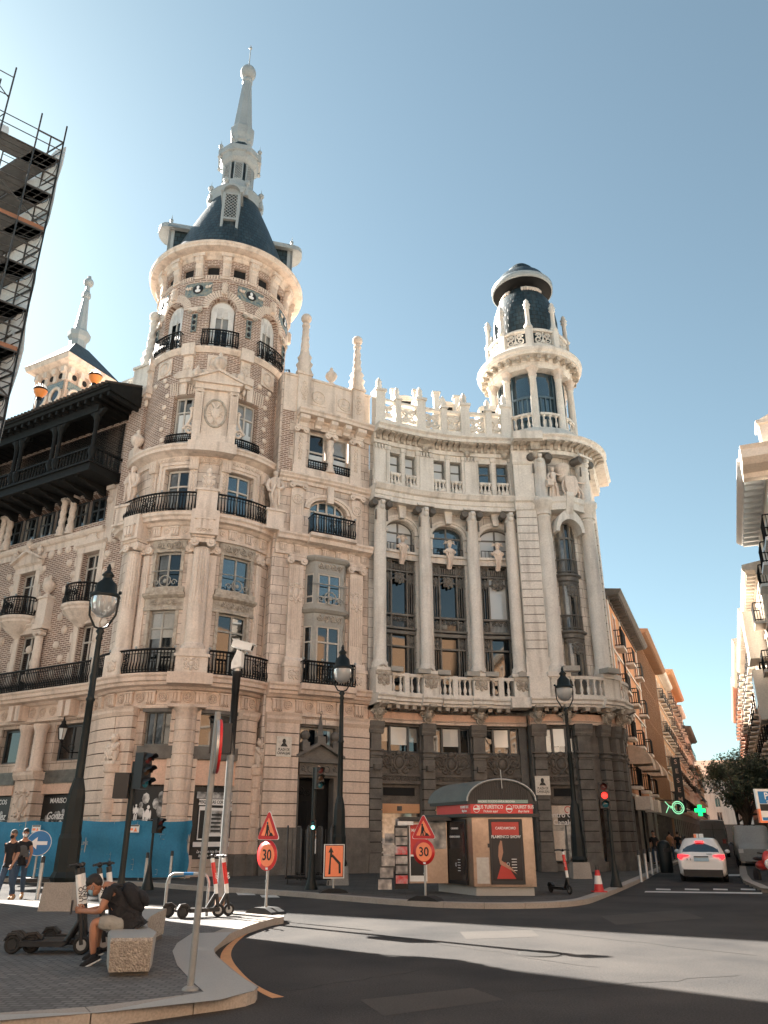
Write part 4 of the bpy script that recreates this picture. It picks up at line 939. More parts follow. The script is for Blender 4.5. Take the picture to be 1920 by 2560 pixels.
g_=MB(shadeblack); g_.tbox(BT,do[0],do[1],.1,3.95,-1.0,-.95); g_.tbox(BT,do[0]-.1,do[0],.1,4,-1.0,-.4); g_.tbox(BT,do[1],do[1]+.1,.1,4,-1.0,-.4); g_.tbox(BT,do[0],do[1],3.9,4,-1.0,-.5); P_(g_,'entrance_hall')
ir=MB(iron)
for k in range(9): q=dc-dw*.8+k*dw*.09; ir.bar((*BT.p(q,-.45),.15),(*BT.p(q,-.45),3.0),.018)
scrollwork(ir,BT.fr(dc-dw*.42,3.4,-.45),dw*.7,.5,.03,2); P_(ir,'iron_gate')
window(BT,dc-dw*.84,dc+dw*.84,4.9,6.1,-.35,B1,gframe,glass,2,trans=0,fw=.08)
# street name plaque
pq=mat('plaque_tile',(.62,.57,.5),.4,c2=(.5,.46,.4),sc=8)
def plaque(T,s,z,off,B,txt='PLAZA DE\nCANALEJAS'):
    m=MB(pq); F=T.fr(s,z,off); m.fbox(F,-.34,.34,-.42,.42,-.01,.03); o=P_(m,'street_name_plaque',B)
    t=MB(blackt); t.sph(0,1,8,(.08,.11,.01),fr=F.at(0,.22,.03)); t.prism(F,[(-.16,.0),(.16,.0),(.08,.13),(-.08,.13)],.03,.036); t.build('portrait',o)
    text(o,txt,F.at(0,-.2,.032),.15,blackt,sx=.75)
plaque(BT,bx(708,1890,.3),5.15,.31,B1)
# first balcony + bay window storey 1-2
mb=slab(BT,0,BT.len,0,out=.5)
for i in range(5):
    s_=BT.len*(i+.5)/5
    triglyph(mb,BT,s_,6.74,7.2,.5 if i in(0,4) else .34,.08)
for i in range(4): rosette(mb,BT.fr(BT.len*(i+1)/5,6.95,.1),.18)
mb.tmold(BT,bc-1.35,bc+1.35,[(.4,7.4),(.66,7.4),(.7,7.55),(.8,7.6),(.8,7.86),(0,7.86)])
P_(mb,'cornice')
railing(BT,bc-1.28,bc+1.28,7.86,8.86,.72,B1,name='balcony_railing',endsto=.1)
for a,b in((bx(718,1500),bx(752,1500)),(bx(870,1500),bx(902,1500))):
    a=max(.15,a); q=(a+b)/2
    m=MB(cream); m.tbox(BT,a-.1,b+.1,7.86,8.6,0,.42); cartouche(m,BT.fr(q,8.25,.43),.5,.36,.03); m.tbox(BT,a-.16,b+.16,8.6,8.75,0,.46); m.tmold(BT,a-.08,b+.08,[(0,8.75),(.36,8.75),(.36,8.9),(.28,9.05),(0,9.05)])
    m.tbox(BT,a,b,9.05,13.5,0,.2)
    for k in range(6): u_=a+.05+(b-a-.1)*(k+.5)/6; m.tbox(BT,u_-.025,u_+.025,9.9,13.3,.2,.23,1)
    cartouche(m,BT.fr(q,12.1,.22),.62,.95,.05); volute_cap(m,BT.fr(q,13.45,.2),(b-a)*1.15,.5,.12); P_(m,'pilaster')
# canted oriel
def oriel(B,z0,z1,top,m_,gm,tr=.7):
    T=Track([BT.p(bc-hw,-.1),BT.p(bc-hw*.66,.38),BT.p(bc+hw*.66,.38),BT.p(bc+hw,-.1)],.3)
    T.T=[T.T[0],(T.T[0]+T.T[1]*2).normalized(),(T.T[3]+T.T[2]*2).normalized(),T.T[3]]
    m=MB(m_); L=T.L
    m.tmold(T,0,T.len,[(-.1,z0-.1),(.1,z0-.1),(.1,z0+.12),(-.1,z0+.12)]) ; m.tmold(T,0,T.len,[(-.1,top),(.06,top),(.06,top+.45),(.16,top+.5),(.26,top+.62),(.26,top+.7),(-.3,top+.72)])
    for q in(0.03,L[1]-.03,L[1]+.08,L[2]-.08,L[2]+.03,T.len-.03): m.tbox(T,q-.06,q+.06,z0,top,-.08,.05,1)
    m.tbox(T,0,T.len,top-.14,top,-.06,.05)
    m.m(carved); scrollwork(m,T.fr(T.len/2,top+.23,.08),L[2]-L[1]-.1,.36,.035); P_(m,'oriel_window',B)
    for a,b,c in((.08,L[1]-.06,1),(L[1]+.14,L[2]-.14,2),(L[2]+.06,T.len-.08,1)):
        TT=Track([T.p(a,0),T.p(b,0)]); window(TT,0,TT.len,z0+.1,top-.12,.02,B,wframe,gm,c,trans=tr,fw=.07)
oriel(B1,7.95,10.75,10.75,gframe,glass); oriel(B1,11.55,13.3,13.3,gframe,glassb,.25)
m=MB(gframe); mf=BT.fr(bc,11.95,.55); ring(m,mf,.3,.3,.035); m.sph(0,.12,8,(1,1,.3),fr=mf); spiral(m,mf.at(-.5,-.1),.17,1.2,.03,-1); spiral(m,mf.at(.5,-.1),.17,1.2,.03,1); m.tube([mf(-.95,.65),mf(.95,.65)],.03,4); P_(m,'window_guard')
# second entablature and arched window
mb=MB(cream); mb.tmold(BT,0,BT.len,[(-.1,14.0),(.14,14.0),(.16,14.12),(.10,14.16),(.10,14.5),(.2,14.54),(.3,14.62),(.5,14.66),(.52,14.8),(.6,14.88),(.6,14.98),(-.1,15.0)])
mb.tmold(BT,bc-1.2,bc+1.2,[(.4,14.55),(.66,14.6),(.7,14.8),(.9,14.86),(.9,15.02),(0,15.04)])
for i in range(7): triglyph(mb,BT,BT.len*(i+.5)/7,14.2,14.5,.3,.10,.09)
P_(mb,'entablature')
railing(BT,bc-1.1,bc+1.1,15.04,15.98,.85,B1,name='balcony_railing',endsto=.1)
o=ops[2]; window(BT,o[0]+.08,o[1]-.08,o[2],o[3],-.2,B1,wframe,glassb,4,trans=0,arch=.58,fw=.08)
m=MB(cream)
for k,(r0,r1,t_) in enumerate(((1.0,1.14,.1),(1.17,1.3,.16))):
    N=16; A=[(-cos(PI*i/N),sin(PI*i/N)) for i in range(N+1)]; w0=hw-.05
    for (x0,y0),(x1,y1) in zip(A,A[1:]):
        P4=[(x0*w0*r0,y0*.62*r0),(x1*w0*r0,y1*.62*r0),(x1*w0*r1,y1*(.62*r1+.06)),(x0*w0*r1,y0*(.62*r1+.06))]
        Pq=[(*BT.p(bc+x,t_),16.55+z) for x,z in P4]; Pb=[(*BT.p(bc+x,0),16.55+z) for x,z in P4]; m.face(Pq)
        for u_ in range(4): m.face([Pq[u_],Pb[u_],Pb[(u_+1)%4],Pq[(u_+1)%4]])
m.fbox(BT.fr(bc,17.35,.1),-.17,.17,-.4,.5,0,.18); P_(m,'window_arch')
for a,b in((bx(726,1250),bx(758,1250)),(bx(876,1300),bx(902,1300))):
    q=(a+b)/2; m=MB(cream); m.tbox(BT,a,b,15.0,17.5,0,.14); volute_cap(m,BT.fr(q,17.4,.15),(b-a)*1.2,.42,.14); ring(m,BT.fr(q,16.9,.15),.25,.25,.05,14); cartouche(m,BT.fr(q,16.9,.15),.32,.35,.03)
    for k in range(5): u_=a+.05+(b-a-.1)*(k+.5)/5; m.tbox(BT,u_-.025,u_+.025,16.1,16.6,.14,.17,1)
    P_(m,'pilaster')
mb=MB(cream); mb.tmold(BT,0,BT.len,[(-.1,17.78),(.1,17.8),(.12,17.95),(.24,18.02),(.26,18.1),(.34,18.18),(.34,18.26),(-.1,18.3)]); mb.tbox(BT,bc-1.4,bc+1.4,18.3,18.72,-.1,.12); P_(mb,'string_course')
# paired windows with twisted column
for o in ops[3:]:
    window(BT,o[0]+.05,o[1]-.05,o[2],o[3]-.05,-.25,B1,wframe,glass,1,trans=.5,fw=.09); m=MB(blind); m.tbox(BT,o[0]+.15,o[1]-.15,18.85,19.7,-.296,-.285); P_(m,'curtain')
    railing(BT,o[0]-.02,o[1]+.02,18.75,19.2,.08,B1,.13,knobs=False,panel=False,name='window_guard')
m=MB(cream); twisted(m,(*BT.p(bc,.04),18.95),1.6,.17); m.lathe((*BT.p(bc,.04),18.7),[(.26,0),(.26,.1),(.19,.2),(.19,.26)],14); cx_=BT.fr(bc,20.55,.04); volute_cap(m,cx_,.5,.45,.2); P_(m,'twisted_column')
for a,b in((bx(736,1130),bx(760,1130)),(bx(870,1150),bx(902,1150))):
    q=(a+b)/2; m=MB(cream); m.tbox(BT,q-.3,q+.3,18.3,20.6,0,.16); m.tbox(BT,q-.36,q+.36,18.3,18.75,0,.2); foliage_panel(m,BT.fr(q,19.75,.17),.3,1.4,.035,3); volute_cap(m,BT.fr(q,20.55,.16),.6,.45,.14); P_(m,'pilaster')
mb=MB(cream); mb.tmold(BT,bc-1.95,BT.len,[(-.1,21.0),(.1,21.0),(.1,21.35),(.2,21.4),(.2,21.5),(.62,21.54),(.64,21.68),(.72,21.76),(.72,21.84),(-.1,21.9)])
for k,q in enumerate((bc-1.62,bc-.8,bc,bc+.8,bc+1.62)):
    f=BT.fr(q,21.2,.1); wq=.26 if k in(0,4) else .18; mb.prism(Fr(f.o-f.u*wq,f.n,f.u,f.k),[(0,-.2),(.16,-.18),(.2,-.05),(.34,.02),(.46,.1),(.46,.3),(0,.3)],0,wq*2)
P_(mb,'cornice')
pr=MB(cream); pr.tbox(BT,0,BT.len,21.8,23.9,-.3,.06); pr.tbox(BT,-.02,BT.len+.02,23.9,24.02,-.36,.12)
for q,wd in((bc-1.62,.36),(bc+1.55,.36)):
    pr.tbox(BT,q-wd,q+wd,21.85,24.1,0,.2); ring(pr,BT.fr(q,23.1,.2),.2,.3,.04); foliage_panel(pr,BT.fr(q,23.1,.2),.4,1.2,.03,2); pr.tbox(BT,q-wd-.06,q+wd+.06,24.05,24.2,-.2,.27)
for q in(bc-.78,bc+.72):
    f=BT.fr(q,22.95,.07); pr.fbox(f,-.46,.46,-.5,.5,-.05,.03); ring(pr,f.at(0,0,.04),.36,.36,.05,18); pr.sph(0,1,9,(.15,.2,.09),fr=f.at(0,.07,.03)); pr.sph(0,1,8,(.25,.14,.08),fr=f.at(0,-.18,.03))
P_(pr,'parapet')
m=MB(cream); urn(m,(*BT.p(bc-.03,-.05),24.0),1.15,12); P_(m,'urn')
for q in(bc-1.62,bc+1.55):
    m=MB(cream); ball_obelisk(m,(*BT.p(q,-.05),24.15),4.0 if q<bc else 3.6,.235); P_(m,'twisted_ball_pinnacle')
# brick toothed strip between tower and bay
m=MB(brick)
for k in range(7): m.tbox(BT,.0,.42 if k%2 else .62,18.4+k*.72,18.4+k*.72+.72,0,.012+.002*(k%2))
P_(m,'brick_quoin')
# ---------------------------------------------------------------- left street front
ll=LS.len
lx=lambda x,y,off=0: LS.px(x,off,y=y)
wins=[]   # (a,b,z0,z1)
c1=(lx(40,1800),lx(88,1800)) if False else None
def wz(x0,x1,y): return lx(x0,y),lx(x1,y)
W2=[(*wz(52,90,1440),11.9,14.3),(*wz(205,245,1420),11.9,14.6)]       # z guesses, upper small balconies
W1=[(*wz(40,80,1650),8.0,10.9),(*wz(186,224,1650),8.0,10.9)]
WG=[(*wz(0,75,1860),4.7,6.3),(*wz(135,205,1850),4.7,6.3)]
WS=[(*wz(95,190,2020),.8,3.3),(-1,-1,0,0)]
G4=(lx(-140,1300),lx(262,1290),15.6,17.6)
ops=[(a,b,c,d,0) for a,b,c,d in W2+W1+WG]+[(*wz(95,188,2020),.8,3.3,0),(*wz(-60,22,2030),.8,3.3,0),(G4[0],G4[1],G4[2]+.6,G4[3]+.2,0)]
sp=W1[1][0]-W1[0][0]
for k in(1,2,3):
    for (a,b,c,d) in(W2[0],W1[0],WG[0]):
        if a-sp*k>.5: ops.append((a-sp*k,b-sp*k,c,d,0))
w=MB(brick); w.twall(LS,.01,ll,7.4,22.5,0,[o for o in ops if o[2]>7.5],.5); w.m(creamdw); w.twall(LS,.01,ll,.12,7.4,0,[o for o in ops if o[2]<7.5],.5); P_(w,'wall')
for o in ops:
    if o[3]>17: continue
    if o[2]<1:
        p=hoard(LS,o[0]+.03,o[1]-.03,.8,3.25,-.1,4); p['label']='black and white fish shop photograph hoarding'; F=LS.fr((o[0]+o[1])/2,2.4,-.095); gg=MB(photo1); rn=random.Random(int(o[0]*7))
        for i in range(26): x,yy,s=rn.uniform(-.8,.8),rn.uniform(-.9,.2),rn.uniform(.05,.17); gg.face([F(x+s*cos(t),yy+s*1.1*sin(t),.002+.0005*i) for t in [k*PI/4 for k in range(8)]])
        P_(gg,'printed_picture',p); text(p,'MARISCOS',F.at(0.1,.62,0),.3,whitet); text(p,'Gonzalez',F.at(.1,0,.02),.42,whitet,sh=.3)
        continue
    window(LS,o[0]+.05,o[1]-.05,o[2],o[3]-.04,-.25,B1,wframe if o[2]>7.5 else dframe,glass,2,trans=.72 if o[2]>7.5 else 0,fw=.075)
    if o[2]>7.5:
        m=MB(cream); a,b,z0,z1=o[:4]
        for q0,q1 in((a-.38,a-.02),(b+.02,b+.38)): m.tbox(LS,q0,q1,z0,z1+.1,-.02,.07); 
        for k in range(3): 
            for q0,q1 in((a-.55,a-.3),(b+.3,b+.55)): m.tbox(LS,q0,q1,z0+.2+k*.95,z0+.65+k*.95,0,.05)
        m.tbox(LS,a-.42,b+.42,z1,z1+.32,-.02,.09); m.tmold(LS,a-.5,b+.5,[(0,z1+.3),(.1,z1+.32),(.22,z1+.42),(.22,z1+.5),(0,z1+.52)])
        if z0>11:
            F=LS.fr((a+b)/2,z1+.5,.05)
            if abs(a-W2[0][0])<.1 or a<W2[0][0]-sp*1.5: 
                m.prism(F,[(-1.05,0),(1.05,0),(0,.62)],0,.18)
                for d in(-1,1): m.prism(F,[(0,.55),(0,.7),(d*1.2,.12),(d*1.2,.0)],0,.35)
                urn(m,F(0,.65,.2),.7,9); urn(m,F(-.95,.25,.2),.6,9); urn(m,F(.95,.25,.2),.6,9)
            else:
                cartouche(m,F.at(0,.35,.05),.55,.75,.05); m.prism(F,[(-.5,0),(.5,0),(.28,.3),(-.28,.3)],0,.12)
            # bowl balcony
            N=12; q=(a+b)/2; f=LS.fr(q,0,0)
            prof=[(.15,10.75),(.3,10.9),(.6,11.1),(.95,11.45),(1.02,11.5),(1.02,11.6),(1.12,11.68),(1.12,11.8)]
            rows=[[f(r*1.05*cos(PI*i/N),z,r*.85*sin(PI*i/N)) for i in range(N+1)] for r,z in prof]; m.grid(rows[::-1],sm=False); m.face(rows[-1])
            P_(m,'window_surround')
            T2=Track([tuple(f(-1.05*cos(PI*i/N),0,.86*sin(PI*i/N)).xy) for i in range(N+1)],.2); railing(T2,0.02,T2.len-.02,11.82,12.75,0,B1,.13,name='balcony_railing',panel=False)
            sm_=MB(iron); scrollwork(sm_,LS.fr(q,12.3,.86),.9,.6,.03,2); P_(sm_,'balcony_ornament')
            continue
        P_(m,'window_surround')
m=MB(cream); rn=random.Random(9)
for q in [W2[0][1]+.75,W2[1][0]-.75,W2[1][1]+.8,W2[0][0]-.75]:
    for k in range(5):
        for d in(0,1):
            zz=8.7+k*1.4+d*.7
            if q+.22*d<ll-.2: shell(m,LS.fr(q+.22*(d*2-1),zz,.01),.2)
for k in range(9): shell(m,LS.fr(W2[0][1]+.4+k*.62,15.05,.01),.2) if W2[0][1]+.4+k*.62<ll else None
P_(m,'shell_ornament')
# pedestal columns between lower windows
m=MB(cream)
for q in (W1[0][1]+.62,):
    column(LS,q,.25,.22,8.3,10.9,fl=False,caph=.3)
    m.tbox(LS,q-.4,q+.4,10.95,11.2,0,.5); m.tbox(LS,q-.34,q+.34,11.2,12.5,0,.42); m.tbox(LS,q-.4,q+.4,12.5,12.62,0,.48); urn(m,LS.fr(q,12.6,.2).o,1.2,12)
P_(m,'pedestal')
# band under the loggia, twisted pairs of columns, loggia recess
mb=MB(cream); mb.tmold(LS,.01,lx(272,1290),[(0,15.2),(.06,15.2),(.08,15.5),(.2,15.56),(.28,15.68),(.28,15.78),(0,15.8)])
q=lx(285,1290); mb.tbox(LS,q-.45,q+.1,15.0,18.0,0,.08); mb.tbox(LS,q-.3,q+.3,15.9,16.6,0,.06); shell(mb,LS.fr(q-.3,17.2,.1),.2); mb.tbox(LS,q-.55,q-.05,17.75,17.95,0,.25); P_(mb,'string_course')
rec=MB(dframe); 
for k in range(9):
    a=G4[1]-.5-k*1.35
    if a<1.5: break
    window(LS,a-1.05,a,16.25,17.75,-.35,B1,dframe,glass,2,trans=.55,fw=.08)
m=MB(cream)
for xx in(162,184,18,34):
    q=lx(xx,1300); b=(*LS.p(q,.12),15.85); twisted(m,(b[0],b[1],b[2]+.5),1.35,.16); m.lathe(b,[(.26,0),(.26,.1),(.2,.16),(.24,.3),(.19,.45),(.2,.52)],12); m.lathe((b[0],b[1],b[2]+1.83),[(.17,0),(.22,.08),(.24,.12)],12); m.fbox(LS.fr(q,17.78,.12),-.28,.28,0,.14,-.28,.28)
P_(m,'twisted_column')
# dark carved wooden gallery
g=MB(wood); s1=ll-.95; z0=18.1
g.tbox(LS,1,s1,z0,z0+.35,0,1.95); g.tbox(LS,1,s1+.05,z0+.35,z0+.45,0,2.05); g.tbox(LS,1,s1+.05,z0-.1,z0+.0,0,2.0)
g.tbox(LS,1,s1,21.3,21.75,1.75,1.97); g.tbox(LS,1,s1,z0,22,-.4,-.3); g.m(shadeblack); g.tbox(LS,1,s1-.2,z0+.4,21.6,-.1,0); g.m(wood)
g.tbox(LS,1,s1+.0,21.75,21.9,0,2.0)
k=0; q=s1-.15
while q>1.5:
    for dq in((0,) if k==0 else (0,.42)):
        b=(*LS.p(q-dq,1.82),z0+.4); g.lathe(b,[(.16,0),(.16,.15),(.1,.22),(.2,.55),(.17,.8),(.09,.95),(.11,1.1),(.1,1.9),(.13,2.3),(.2,2.5),(.22,2.7)],10)
        f=LS.fr(q-dq,21.1,1.82); g.prism(f,[(-.6,.3),(.6,.3),(.2,-.05),(-.2,-.05)],-.1,.1)
    k+=1; q-=3.1 if k>1 else 2.7
for k in range(1,int((s1-1)/1.0)): 
    qq=s1-k*1.0; f=LS.fr(qq,17.9,0); g.prism(Fr(f.o-f.u*.1,f.n,f.u,f.k),[(0,-.35),(.3,-.33),(.5,-.2),(1.1,-.12),(1.4,-.02),(1.85,0),(1.85,.2),(0,.2)],0,.2)
P_(g,'wooden_gallery',B1,'dark carved wooden gallery with balusters')
g=MB(wood)
n=int((s1-1.2)/.24)
for k in range(n): g.lathe((*LS.p(s1-.25-k*.24,1.82),z0+.42),[(.05,0),(.05,.05),(.025,.12),(.065,.4),(.03,.65),(.05,.75),(.05,.8)],6)
g.tbox(LS,1,s1,z0+1.2,z0+1.3,1.74,1.9); g.tbox(LS,s1-.1,s1,z0+1.2,z0+1.3,0,1.8)
for k in range(7): g.lathe((*LS.p(s1-.06,.2+k*.24),z0+.42),[(.05,0),(.025,.12),(.065,.4),(.03,.65),(.05,.8)],6)
P_(g,'balustrade')
rf=MB(wood); s2=ll+.25
rf.tmold(LS,.5,s2,[(-.2,21.9),(2.35,21.95),(2.4,22.1),(2.5,22.12),(2.5,22.25),(-.2,23.3)])
for k in range(int((s2-.5)/.55)): qq=s2-.2-k*.55; rf.tbox(LS,qq-.07,qq+.07,21.72,21.95,.0,2.3,1)
tl=mat('dark_roof_tile',(.06,.045,.035),.8,c2=(.03,.025,.022),sc=4); rf.m(tl)
for k in range(int((s2-.5)/.28)):
    qq=s2-.1-k*.28; rf.tube([(*LS.p(qq,2.62),22.28),(*LS.p(qq,-.2),23.4)],.085,6)
P_(rf,'gallery_roof')
# brick corner pier and stone block with pinnacle
q0=ll-.55
w=MB(brick); w.tbox(LS,q0,ll+.45,14.9,22.6,0,.35); P_(w,'brick_pier')
w=MB(white); w.tbox(LS,q0-.05,ll+.5,22.6,24.4,-.5,.4); w.tbox(LS,q0-.1,ll+.55,24.4,24.55,-.55,.48); w.tbox(LS,q0-1.2,q0,22.9,24.2,-.5,.2); cartouche(w,LS.fr(q0-.5,23.6,.22),.5,.8,.05); ball_obelisk(w,(*LS.p(ll-.02,.0),24.5),3.7,.25); P_(w,'twisted_ball_pinnacle')
# balcony 1 along the left front and ground floor order
mb=slab(LS,.02,ll+.1,0,out=.75)
for k in range(26): 
    qq=ll-.4-k*.7
    if k%5==2:
        for j in range(2): mb.fbox(LS.fr(qq-.25+j*.5,6.75,.1),-.16,.16,-.2,.5,0,.5)
    else: rosette(mb,LS.fr(qq,6.93,.1),.19)
P_(mb,'cornice')
railing(LS,1,ll-.35,7.86,8.86,.68,B1,name='balcony_railing')
for xx in(62,95):
    qx=lx(xx,1870,.4); m=MB(creamd); b=(*LS.p(qx,.4),0); m.lathe(b,[(.36,4.25),(.36,4.35),(.27,4.45),(.26,5.9),(.3,6.05),(.36,6.2),(.36,6.3)],18); P_(m,'column')
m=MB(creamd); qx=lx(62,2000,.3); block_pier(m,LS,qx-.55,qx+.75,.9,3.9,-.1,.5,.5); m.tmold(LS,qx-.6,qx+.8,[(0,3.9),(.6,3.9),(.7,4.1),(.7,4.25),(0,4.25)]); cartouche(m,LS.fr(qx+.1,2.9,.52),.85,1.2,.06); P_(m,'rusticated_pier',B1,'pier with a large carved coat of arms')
m=MB(pink); 
for o in ops:
    if o[2]<1: m.tbox(LS,o[0]-.05,o[1]+.05,3.3,3.7,0,.06)
P_(m,'fascia_panel')
m=MB(bronze)
for o in ops:
    if o[2]<1:
        m.tbox(LS,o[0]-.05,o[1]+.05,3.75,4.3,0,.05)
        for k in range(7): m.tbox(LS,o[0],o[1],3.8+k*.07,3.84+k*.07,.05,.07)
P_(m,'louvre')
# wall lantern
m=MB(iron); f=LS.fr(lx(203,1830),5.3,0); m.tube([f(0,-.3,0),f(0,-.35,.5),f(0,-.1,.9),f(0,.1,1.0)],.03,6); spiral(m,Fr(f(0,-.15,.4),f.n,f.u),.2,1.3,.02); m.lathe(f(0,.1,1.0),[(.05,0),(.12,.05)],6); m.lathe(f(0,.62,1.0),[(.24,0),(.2,.05),(.1,.22),(.12,.28),(.05,.34),(.02,.5)],6)
for i in range(6): a=i*PI/3; p=f(0,0,1.0); m.bar((p.x+.12*cos(a),p.y+.12*sin(a),p.z+.15),(p.x+.21*cos(a),p.y+.21*sin(a),p.z+.62),.012)
lo=P_(m,'wall_lantern'); gl=MB(blind); gl.lathe(f(0,.15,1.0),[(.1,0),(.19,.47)],6,sm=False); gl.build('lamp_glass',lo)
# ---------------------------------------------------------------- square turret behind
tc=(-23.15,48.9); ang=math.atan2(1.0,1.05)
def tsq(h): return [(tc[0]+h*1.414*cos(ang+R(38)+k*PI/2+PI/4-R(38)),tc[1]+h*1.414*sin(ang+k*PI/2+PI/4)) for k in range(4)]
a0=R(-28)
def sq(h): return [(tc[0]+h*(cos(a0)*u-sin(a0)*v),tc[1]+h*(sin(a0)*u+cos(a0)*v)) for u,v in((-1,-1),(1,-1),(1,1),(-1,1))]
t=MB(orange); t.m(cream)
def pyr(mb,h0,z0,h1,z1): 
    a,b=sq(h0),sq(h1)
    for i in range(4): mb.face([(*a[i],z0),(*a[(i+1)%4],z0),(*b[(i+1)%4],z1),(*b[i],z1)])
peach=mat('turret_peach_brick',(.58,.36,.24),.9,c2=(.5,.3,.2),kind='brick',mortar=(.6,.48,.4))
t.m(peach); pyr(t,1.55,20,1.55,32.4); t.m(cream); pyr(t,1.55,32.4,1.75,32.6); pyr(t,1.75,32.6,2.2,32.75); pyr(t,2.2,32.75,2.3,33.1)
for i in range(4):
    a,b=Vector(sq(1.55)[i]),Vector(sq(1.55)[(i+1)%4]); T_=Track([a,b])
    for k in(.18,1.1,2.0,2.92): t.tbox(T_,k-.17,k+.17,31.95,32.4,0,.32); t.tbox(T_,k-.16,k+.16,31.4,31.95,0,.12)
    t.m(shadeblack)
    for k in(.64,1.55,2.46): t.prism(T_.fr(k,31.85,0),[(.2*cos(u*PI/5),.23*sin(u*PI/5)) for u in range(10)],0,.03)
    t.m(tilem); t.tbox(T_,.2,2.9,30.7,31.35,0,.05); t.m(cream)
    for k in(.85,2.25):
        ring(t,T_.fr(k,30.3,.05),.5,.58,.12,16,5); t.m(glass); t.prism(T_.fr(k,30.2,0),[(.38*cos(u*PI/6),.5*sin(u*PI/6)) for u in range(12)],0,.02); t.m(cream)
P_(t,'turret')
t=MB(slate); pyr(t,2.35,33.1,.6,35.4); P_(t,'turret_roof')
t=MB(lead); tX=(*tc,0); t.lathe(tX,[(.6,35.2),(.6,36.0),(.8,36.3),(.85,36.7),(.72,36.85),(.48,37.0),(.24,40.0),(.34,40.15),(.32,40.5),(.2,40.7),(.16,41.2)],8,ph=PI/8,sm=False); t.sph((*tc,41.55),.38,14); t.lathe((*tc,41.85),[(.16,0),(.14,.3)],8); P_(t,'turret_spire')
# sunlit glazed roof urns behind the gallery
for xx,yy in((100,985),(237,950)):
    p=atY(xx,yy,37.5); t=MB(orange); t.m(flat('orange_glaze',(.8,.26,.05),.35)) if 'orange_glaze' not in MATS else t.m(MATS['orange_glaze'])
    t.lathe(p,[(.12,-.25),(.16,-.2),(.32,.03),(.36,.2)],14,rad=lambda a,z:1+.08*cos(a*12)); t.m(iron); t.lathe(p,[(.37,.2),(.4,.24),(.37,.3)],14); t.lathe(p,[(.15,-.4),(.15,-.25)],10); t.m(slate); t.lathe(p,[(.1,-3),(.1,-.4)],8)
    rn=random.Random(xx)
    t.m(whiteg)
    for k in range(14): a=k*2*PI/14; t.tube([(p.x+.33*cos(a),p.y+.33*sin(a),p.z+.28),(p.x+.24*cos(a),p.y+.24*sin(a),p.z+.55)],[.035,.015],4)
    P_(t,'glazed_roof_urn')
# ================================================================ PALE CURVED BUILDING WITH GIANT COLUMNS AND ROUND CORNER LANTERN
MT=Track(smooth([(-.78,36.95),(1.7,38.05),(4.2,38.7),(6.95,38.95)],8),.6)
C2=(9.15,41.6)
C3=(9.0,41.15)
CT=Track([(7.02,38.3),(8.9,38.28)]+arc(C3,2.9,5,78,26),.35)
ST=Track([(11.84,40.55),(13.0,43.7)],1)
B2=thing('curved_building','pale concave stone building with giant columns, dark granite base and round corner lantern','building',(4.,38.6,0))
def Q_(mb,name,label=None): return P_(mb,name,B2,label)
mx=lambda x,y,off=0: MT.px(x,off,y=y)
cx2=lambda x,y,off=0: CT.px(x,off,y=y)
core=MB(white); mass(core,[(-.8,37.9),(1.6,39.0),(4.1,39.7),(7,39.9),(7.9,39.3),(9.6,39.3),(10.8,40.4),(11.2,42),(12.4,43.7),(9,48),(1,48),(-.8,42)],0,21.8); Q_(core,'body')
colx=[mx(945,1500,.55),mx(1065,1510,.55),mx(1189,1520,.55),mx(1307,1530,.5)]
colx[0]=max(.38,colx[0]); colx[3]=min(MT.len-.25,colx[3])
bays=[(mx(a,1500),mx(b,1500)) for a,b in((963,1040),(1082,1165),(1204,1291))]
# ---- ground floor
piers=[(.02,mx(955,2036,.3)),(mx(1060,2036,.3),mx(1090,2036,.3)),(mx(1189,2036,.3),mx(1222,2036,.3))]
gops=[]
edges=[(piers[0][1],piers[1][0]),(piers[1][1],piers[2][0]),(piers[2][1],MT.len-.35)]
for a,b in edges: gops+=[(a+.02,b-.02,.5,6.4,0)]
w=MB(dark); w.twall(MT,0,MT.len,.12,6.55,0,gops,.5)
cpi=[(.03,cx2(1376,2000,.3)),(cx2(1458,2036,.3),cx2(1494,2036,.3))]
co=(cpi[0][1]+.02,cpi[1][0]-.02); cgo=[(co[0],co[1],.45,6.4,0)]
s5=cpi[1][1]; rest=CT.len-s5
cgo+=[(s5+.3,s5+rest*.45,.5,3.2,0)]
w.twall(CT,0,CT.len,.12,6.55,0,cgo,.5); w.tbox(CT,-.01,.02,.12,6.55,-.8,0); w.tbox(ST,0,ST.len,.12,6.55,-.3,0); Q_(w,'wall')
def dpier(T,a,b,o=.34):
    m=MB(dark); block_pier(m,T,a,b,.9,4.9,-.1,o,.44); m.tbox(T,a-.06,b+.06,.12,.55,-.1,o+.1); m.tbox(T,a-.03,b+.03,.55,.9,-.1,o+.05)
    m.tbox(T,a+.04,b-.04,4.9,6.0,-.1,o-.03); m.tbox(T,a-.02,b+.02,5.0,5.12,0,o+.05); m.tbox(T,a-.05,b+.05,5.2,5.27,0,o+.08)
    m.tmold(T,a-.06,b+.06,[(0,5.98),(o+.02,5.98),(o+.06,6.1),(o+.06,6.16),(o+.12,6.3),(o+.14,6.52),(0,6.52)]); Q_(m,'granite_pier')
    return m
for a,b in piers: dpier(MT,a,b)
dpier(CT,cpi[0][0]+.05,cpi[0][1]); dpier(CT,*cpi[1],.4)
for k in range(3): 
    a=s5+rest*(.18+.27*k); dpier(CT,a,a+.42,.36) if a+.42<CT.len else None
dpier(ST,.2,.8,.3); dpier(ST,1.3,1.9,.3)
